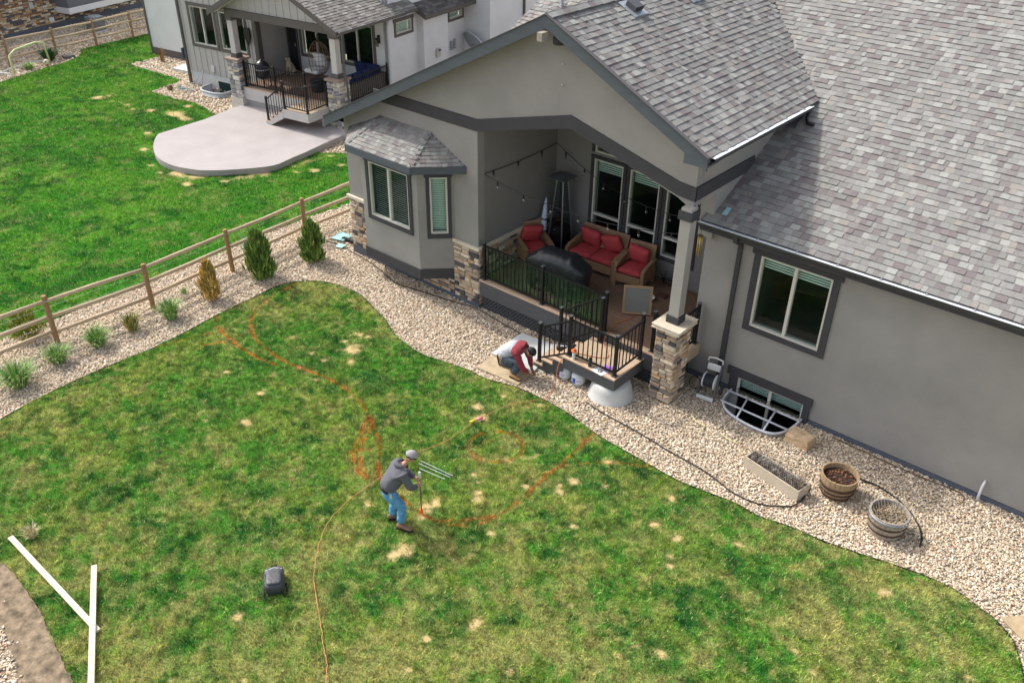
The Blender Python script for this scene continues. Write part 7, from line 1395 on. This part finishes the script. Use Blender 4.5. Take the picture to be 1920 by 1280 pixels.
cable('garden_hose', [tuple(nw(-4.3+0.11*i+0.08*math.sin(i*2.3), 0.55+0.1*math.sin(i*1.7), 0.05)) for i in range(8)], 0.02, mat('teal_hose', (0.05,0.22,0.20), 0.6), 'short teal hose bundle on the rock by the neighbouring wall', 'hose', 0.02, 3)
superell((0,0,0.1), 0.13, 0.11, 0.11, Matrix.Translation(nw(-4.35,0.25)), 'garden_boulder', mat('brown_rock', (0.16,0.11,0.075), 0.9, (12,0.3), (20,0.6)), None, 0.8); put(bpy.data.objects['garden_boulder'], 'small brown rock at the tip of the neighbouring rock bed', 'rock')
slabthing('concrete_pad', [tuple(nw(u,v)[:2]) for u,v in [(-6.5,2.25),(-6.6,2.98),(-4.6,3.1),(-5.0,2.30)]], -0.05, 0.10, mat('pale_concrete', (0,0,0)), 'small white concrete pad beside the neighbouring wall', 'concrete pad')
tuft('bare_bush', *tuple(nw(-7.95,2.95)[:2]), 0.75, 0.3, 40, fol('bare_twig', [(130,96,66),(110,82,58),(150,118,84)]), 'leafless twiggy bush by the neighbouring wall corner', 'bush', None, 0.014)
sd_ = thing('satellite_dish', 'grey satellite dish seen just above the gable roof edge', 'satellite dish', tuple(nw(5.5,7.9,1.0)), NA); rings = []
Md = MN @ Matrix.Translation((5.55,7.9,1.55)) @ Matrix.Rotation(R(-62),4,'X') @ Matrix.Rotation(R(20),4,'Y')
for r_ in (0.02,0.2,0.38,0.52,0.60): rings.append([Md @ Vector((r_*1.25*math.cos(t), r_*math.sin(t), 0.28*r_*r_)) for t in [2*math.pi*i/28 for i in range(28)]])
ob = loft(rings, 'reflector', mat('dish_grey', (0.30,0.33,0.36), 0.6), sd_, cap=False); so_ = ob.modifiers.new('s', 'SOLIDIFY'); so_.thickness = 0.02; MB().tube([Md @ Vector((0.75*math.cos(t), 0.6*math.sin(t), 0.105)) for t in np.linspace(0,6.28,30)], 0.018, 6).build('rim', ALU, sd_, smooth=True); MB().tube([Md @ Vector((0,0,0)), nw(5.3,7.9,1.2), nw(5.0,7.95,1.2)], 0.03, 6).build('mount', STEEL, sd_)
# goal, ball, plants on the far side
GY = mat('pale_yellow_pipe', (0.62,0.66,0.34), 0.5); go_ = thing('soccer_goal', 'small pale yellow pipe soccer goal at the far lawn edge', 'goal', (-41.2,15.9,0))
MB().tube([(-40.75,14.92,0.02),(-40.78,14.95,0.80),(-40.95,15.3,0.96),(-41.4,16.4,1.0),(-41.6,16.8,0.88),(-41.66,16.9,0.02)], 0.045, 8).build('goal_frame', GY, go_, smooth=True); GW = mat('white_pipe', (0.62,0.65,0.58), 0.5); MB().tube([(-40.75,14.92,0.03),(-41.45,14.62,0.03),(-42.2,16.35,0.03),(-41.66,16.9,0.03)], 0.035, 8).build('ground_frame', GW, go_, smooth=True)
bl = thing('soccer_ball', 'yellow and white soccer ball beside the goal', 'ball', (-41.2,16.56,0.02)); bm = bmesh.new(); bmesh.ops.create_icosphere(bm, subdivisions=3, radius=0.13); me = bpy.data.meshes.new('ball'); bm.to_mesh(me); bm.free(); me.shade_smooth(); me.materials.append(mat('ball_pale', (0.66,0.62,0.40), 0.5)); piece('ball', me, bl, Matrix.Translation((-41.2,16.56,0.15)))
for i in range(8): a = i*2.4; z = -0.8+1.6*(i+.5)/8; q = math.sqrt(1-z*z); MB().lathe([(0.035,0),(0.0,0.004)], (0,0,0), 5).build('panel_patch', mat('ball_patch', (0.12,0.11,0.08), 0.5), bl, local=True).matrix_local = Matrix.Translation((0.1305*q*math.cos(a),0.1305*q*math.sin(a),0.13+0.1305*z)) @ Vector((q*math.cos(a),q*math.sin(a),z)).to_track_quat('Z','Y').to_matrix().to_4x4()
DG = fol('dark_green_blade', [(50,84,54),(38,70,46),(66,100,62),(84,116,80)])
tuft('yucca', -42.0, 17.05, 0.55, 0.5, 260, DG, 'dark green spiky plant behind the soccer ball', 'plant', 'plants along the far fence', 0.03); tuft('small_shrub', -41.15, 15.75, 0.28, 0.32, 160, OG, 'small bright green plant inside the soccer goal', 'plant', 'plants along the far fence', 0.03)
o = MB().box((-41.95,17.6,-0.02),(-41.55,18.05,0.12)).build('paver', mat('purple_grey_paver', (0.14,0.12,0.13), 0.9), bevel=0.02); put(o, 'dark flat paver on the rock near the far fence', 'paver')
# ================================================================ far house with stone wall
FA = R(13.5); fh = thing('house', 'far grey house with a rustic stone lower wall and white band', 'house', (-47.3,19.0,0), FA); MF = PM[fh.name]     # local y runs along the wall, faces +x
FST = MB(); GSD = mat('grey_siding', (0.14,0.145,0.16), 0.85, (1,0.05,(1,1,8))); WB = mat('white_band', (0.66,0.67,0.68), 0.7)
def X_(m, a, c, name): return MB().box(a, c).build(name, m, fh, local=True)
X_(MORTAR, (-0.3,-8,0.25), (0,8,1.95), 'stone_backing'); X_(GSD, (-0.3,-8,1.951), (-0.02,8,5.0), 'siding_wall'); X_(CAP, (-0.02,-8,1.95), (0.08,1.2,2.03), 'stone_cap'); X_(FLASH, (-0.28,-8,-0.05), (0.01,8,0.26), 'foundation')
st2 = MB()
stones(None, MF @ Vector((0,-4.2,0.26)), MF.to_3x3() @ Vector((0,1,0)), MF.to_3x3() @ Vector((1,0,0)), 11.5, 0, 1.68, stuff=st2, rows=(0.075,0.125), wid=(0.14,0.38))
FR = mat('rustic_stone', (0.3,0.25,0.2), 0.9, (10,0.25), ramp=[lin(*c) for c in [(196,182,160),(150,112,84),(112,106,104),(176,160,136),(206,194,172),(128,96,74),(84,84,90),(166,132,98),(190,170,140),(98,92,90),(180,150,110)]], src='ATTR')
st2.build('stone_field', FR, fh, attr=True, kind='stuff')
X_(GSD, (-0.02,1.35,1.0), (0.95,5.2,5.0), 'bump_out'); X_(WB, (-0.02,1.32,0.72), (0.98,5.23,1.0), 'white_band'); X_(WB, (0.951,3.55,1.05), (1.02,3.85,1.45), 'vent_hood'); MB().lathe([(0.14,0),(0.14,0.05),(0.1,0.07)], (0,0,0), 14).build('round_vent', STEEL, fh, local=True).matrix_local = Matrix.Translation((0.98,5.05,0.95)) @ Matrix.Rotation(R(90),4,'Y')
X_(STEEL, (0.02,-0.15,1.15), (0.10,0.05,1.45), 'utility_box'); X_(WB, (0.02,0.75,0.36), (0.14,0.98,0.56), 'outlet_cover')
ac = thing('air_conditioner', 'grey outdoor air conditioner unit behind the far fence', 'air conditioner', (-45.5,21.15,0), FA); MB().box((-0.38,-0.38,0.0),(0.38,0.38,0.06)).build('pad', CONC, ac, local=True); MB().box((-0.33,-0.33,0.06),(0.33,0.33,0.72)).build('cabinet', mat('ac_grey', (0.20,0.21,0.22), 0.6), ac, local=True, bevel=0.03); b = MB()
for i in range(9): b.box((-0.345,-0.335,0.12+i*0.062),(0.345,0.335,0.135+i*0.062))
b.build('louvres', mat('ac_dark', (0.10,0.105,0.11), 0.6), ac, local=True); MB().lathe([(0.29,0.722),(0.27,0.75),(0.06,0.755),(0,0.76)], (0,0,0), 20).build('fan_guard', STEEL, ac, local=True)
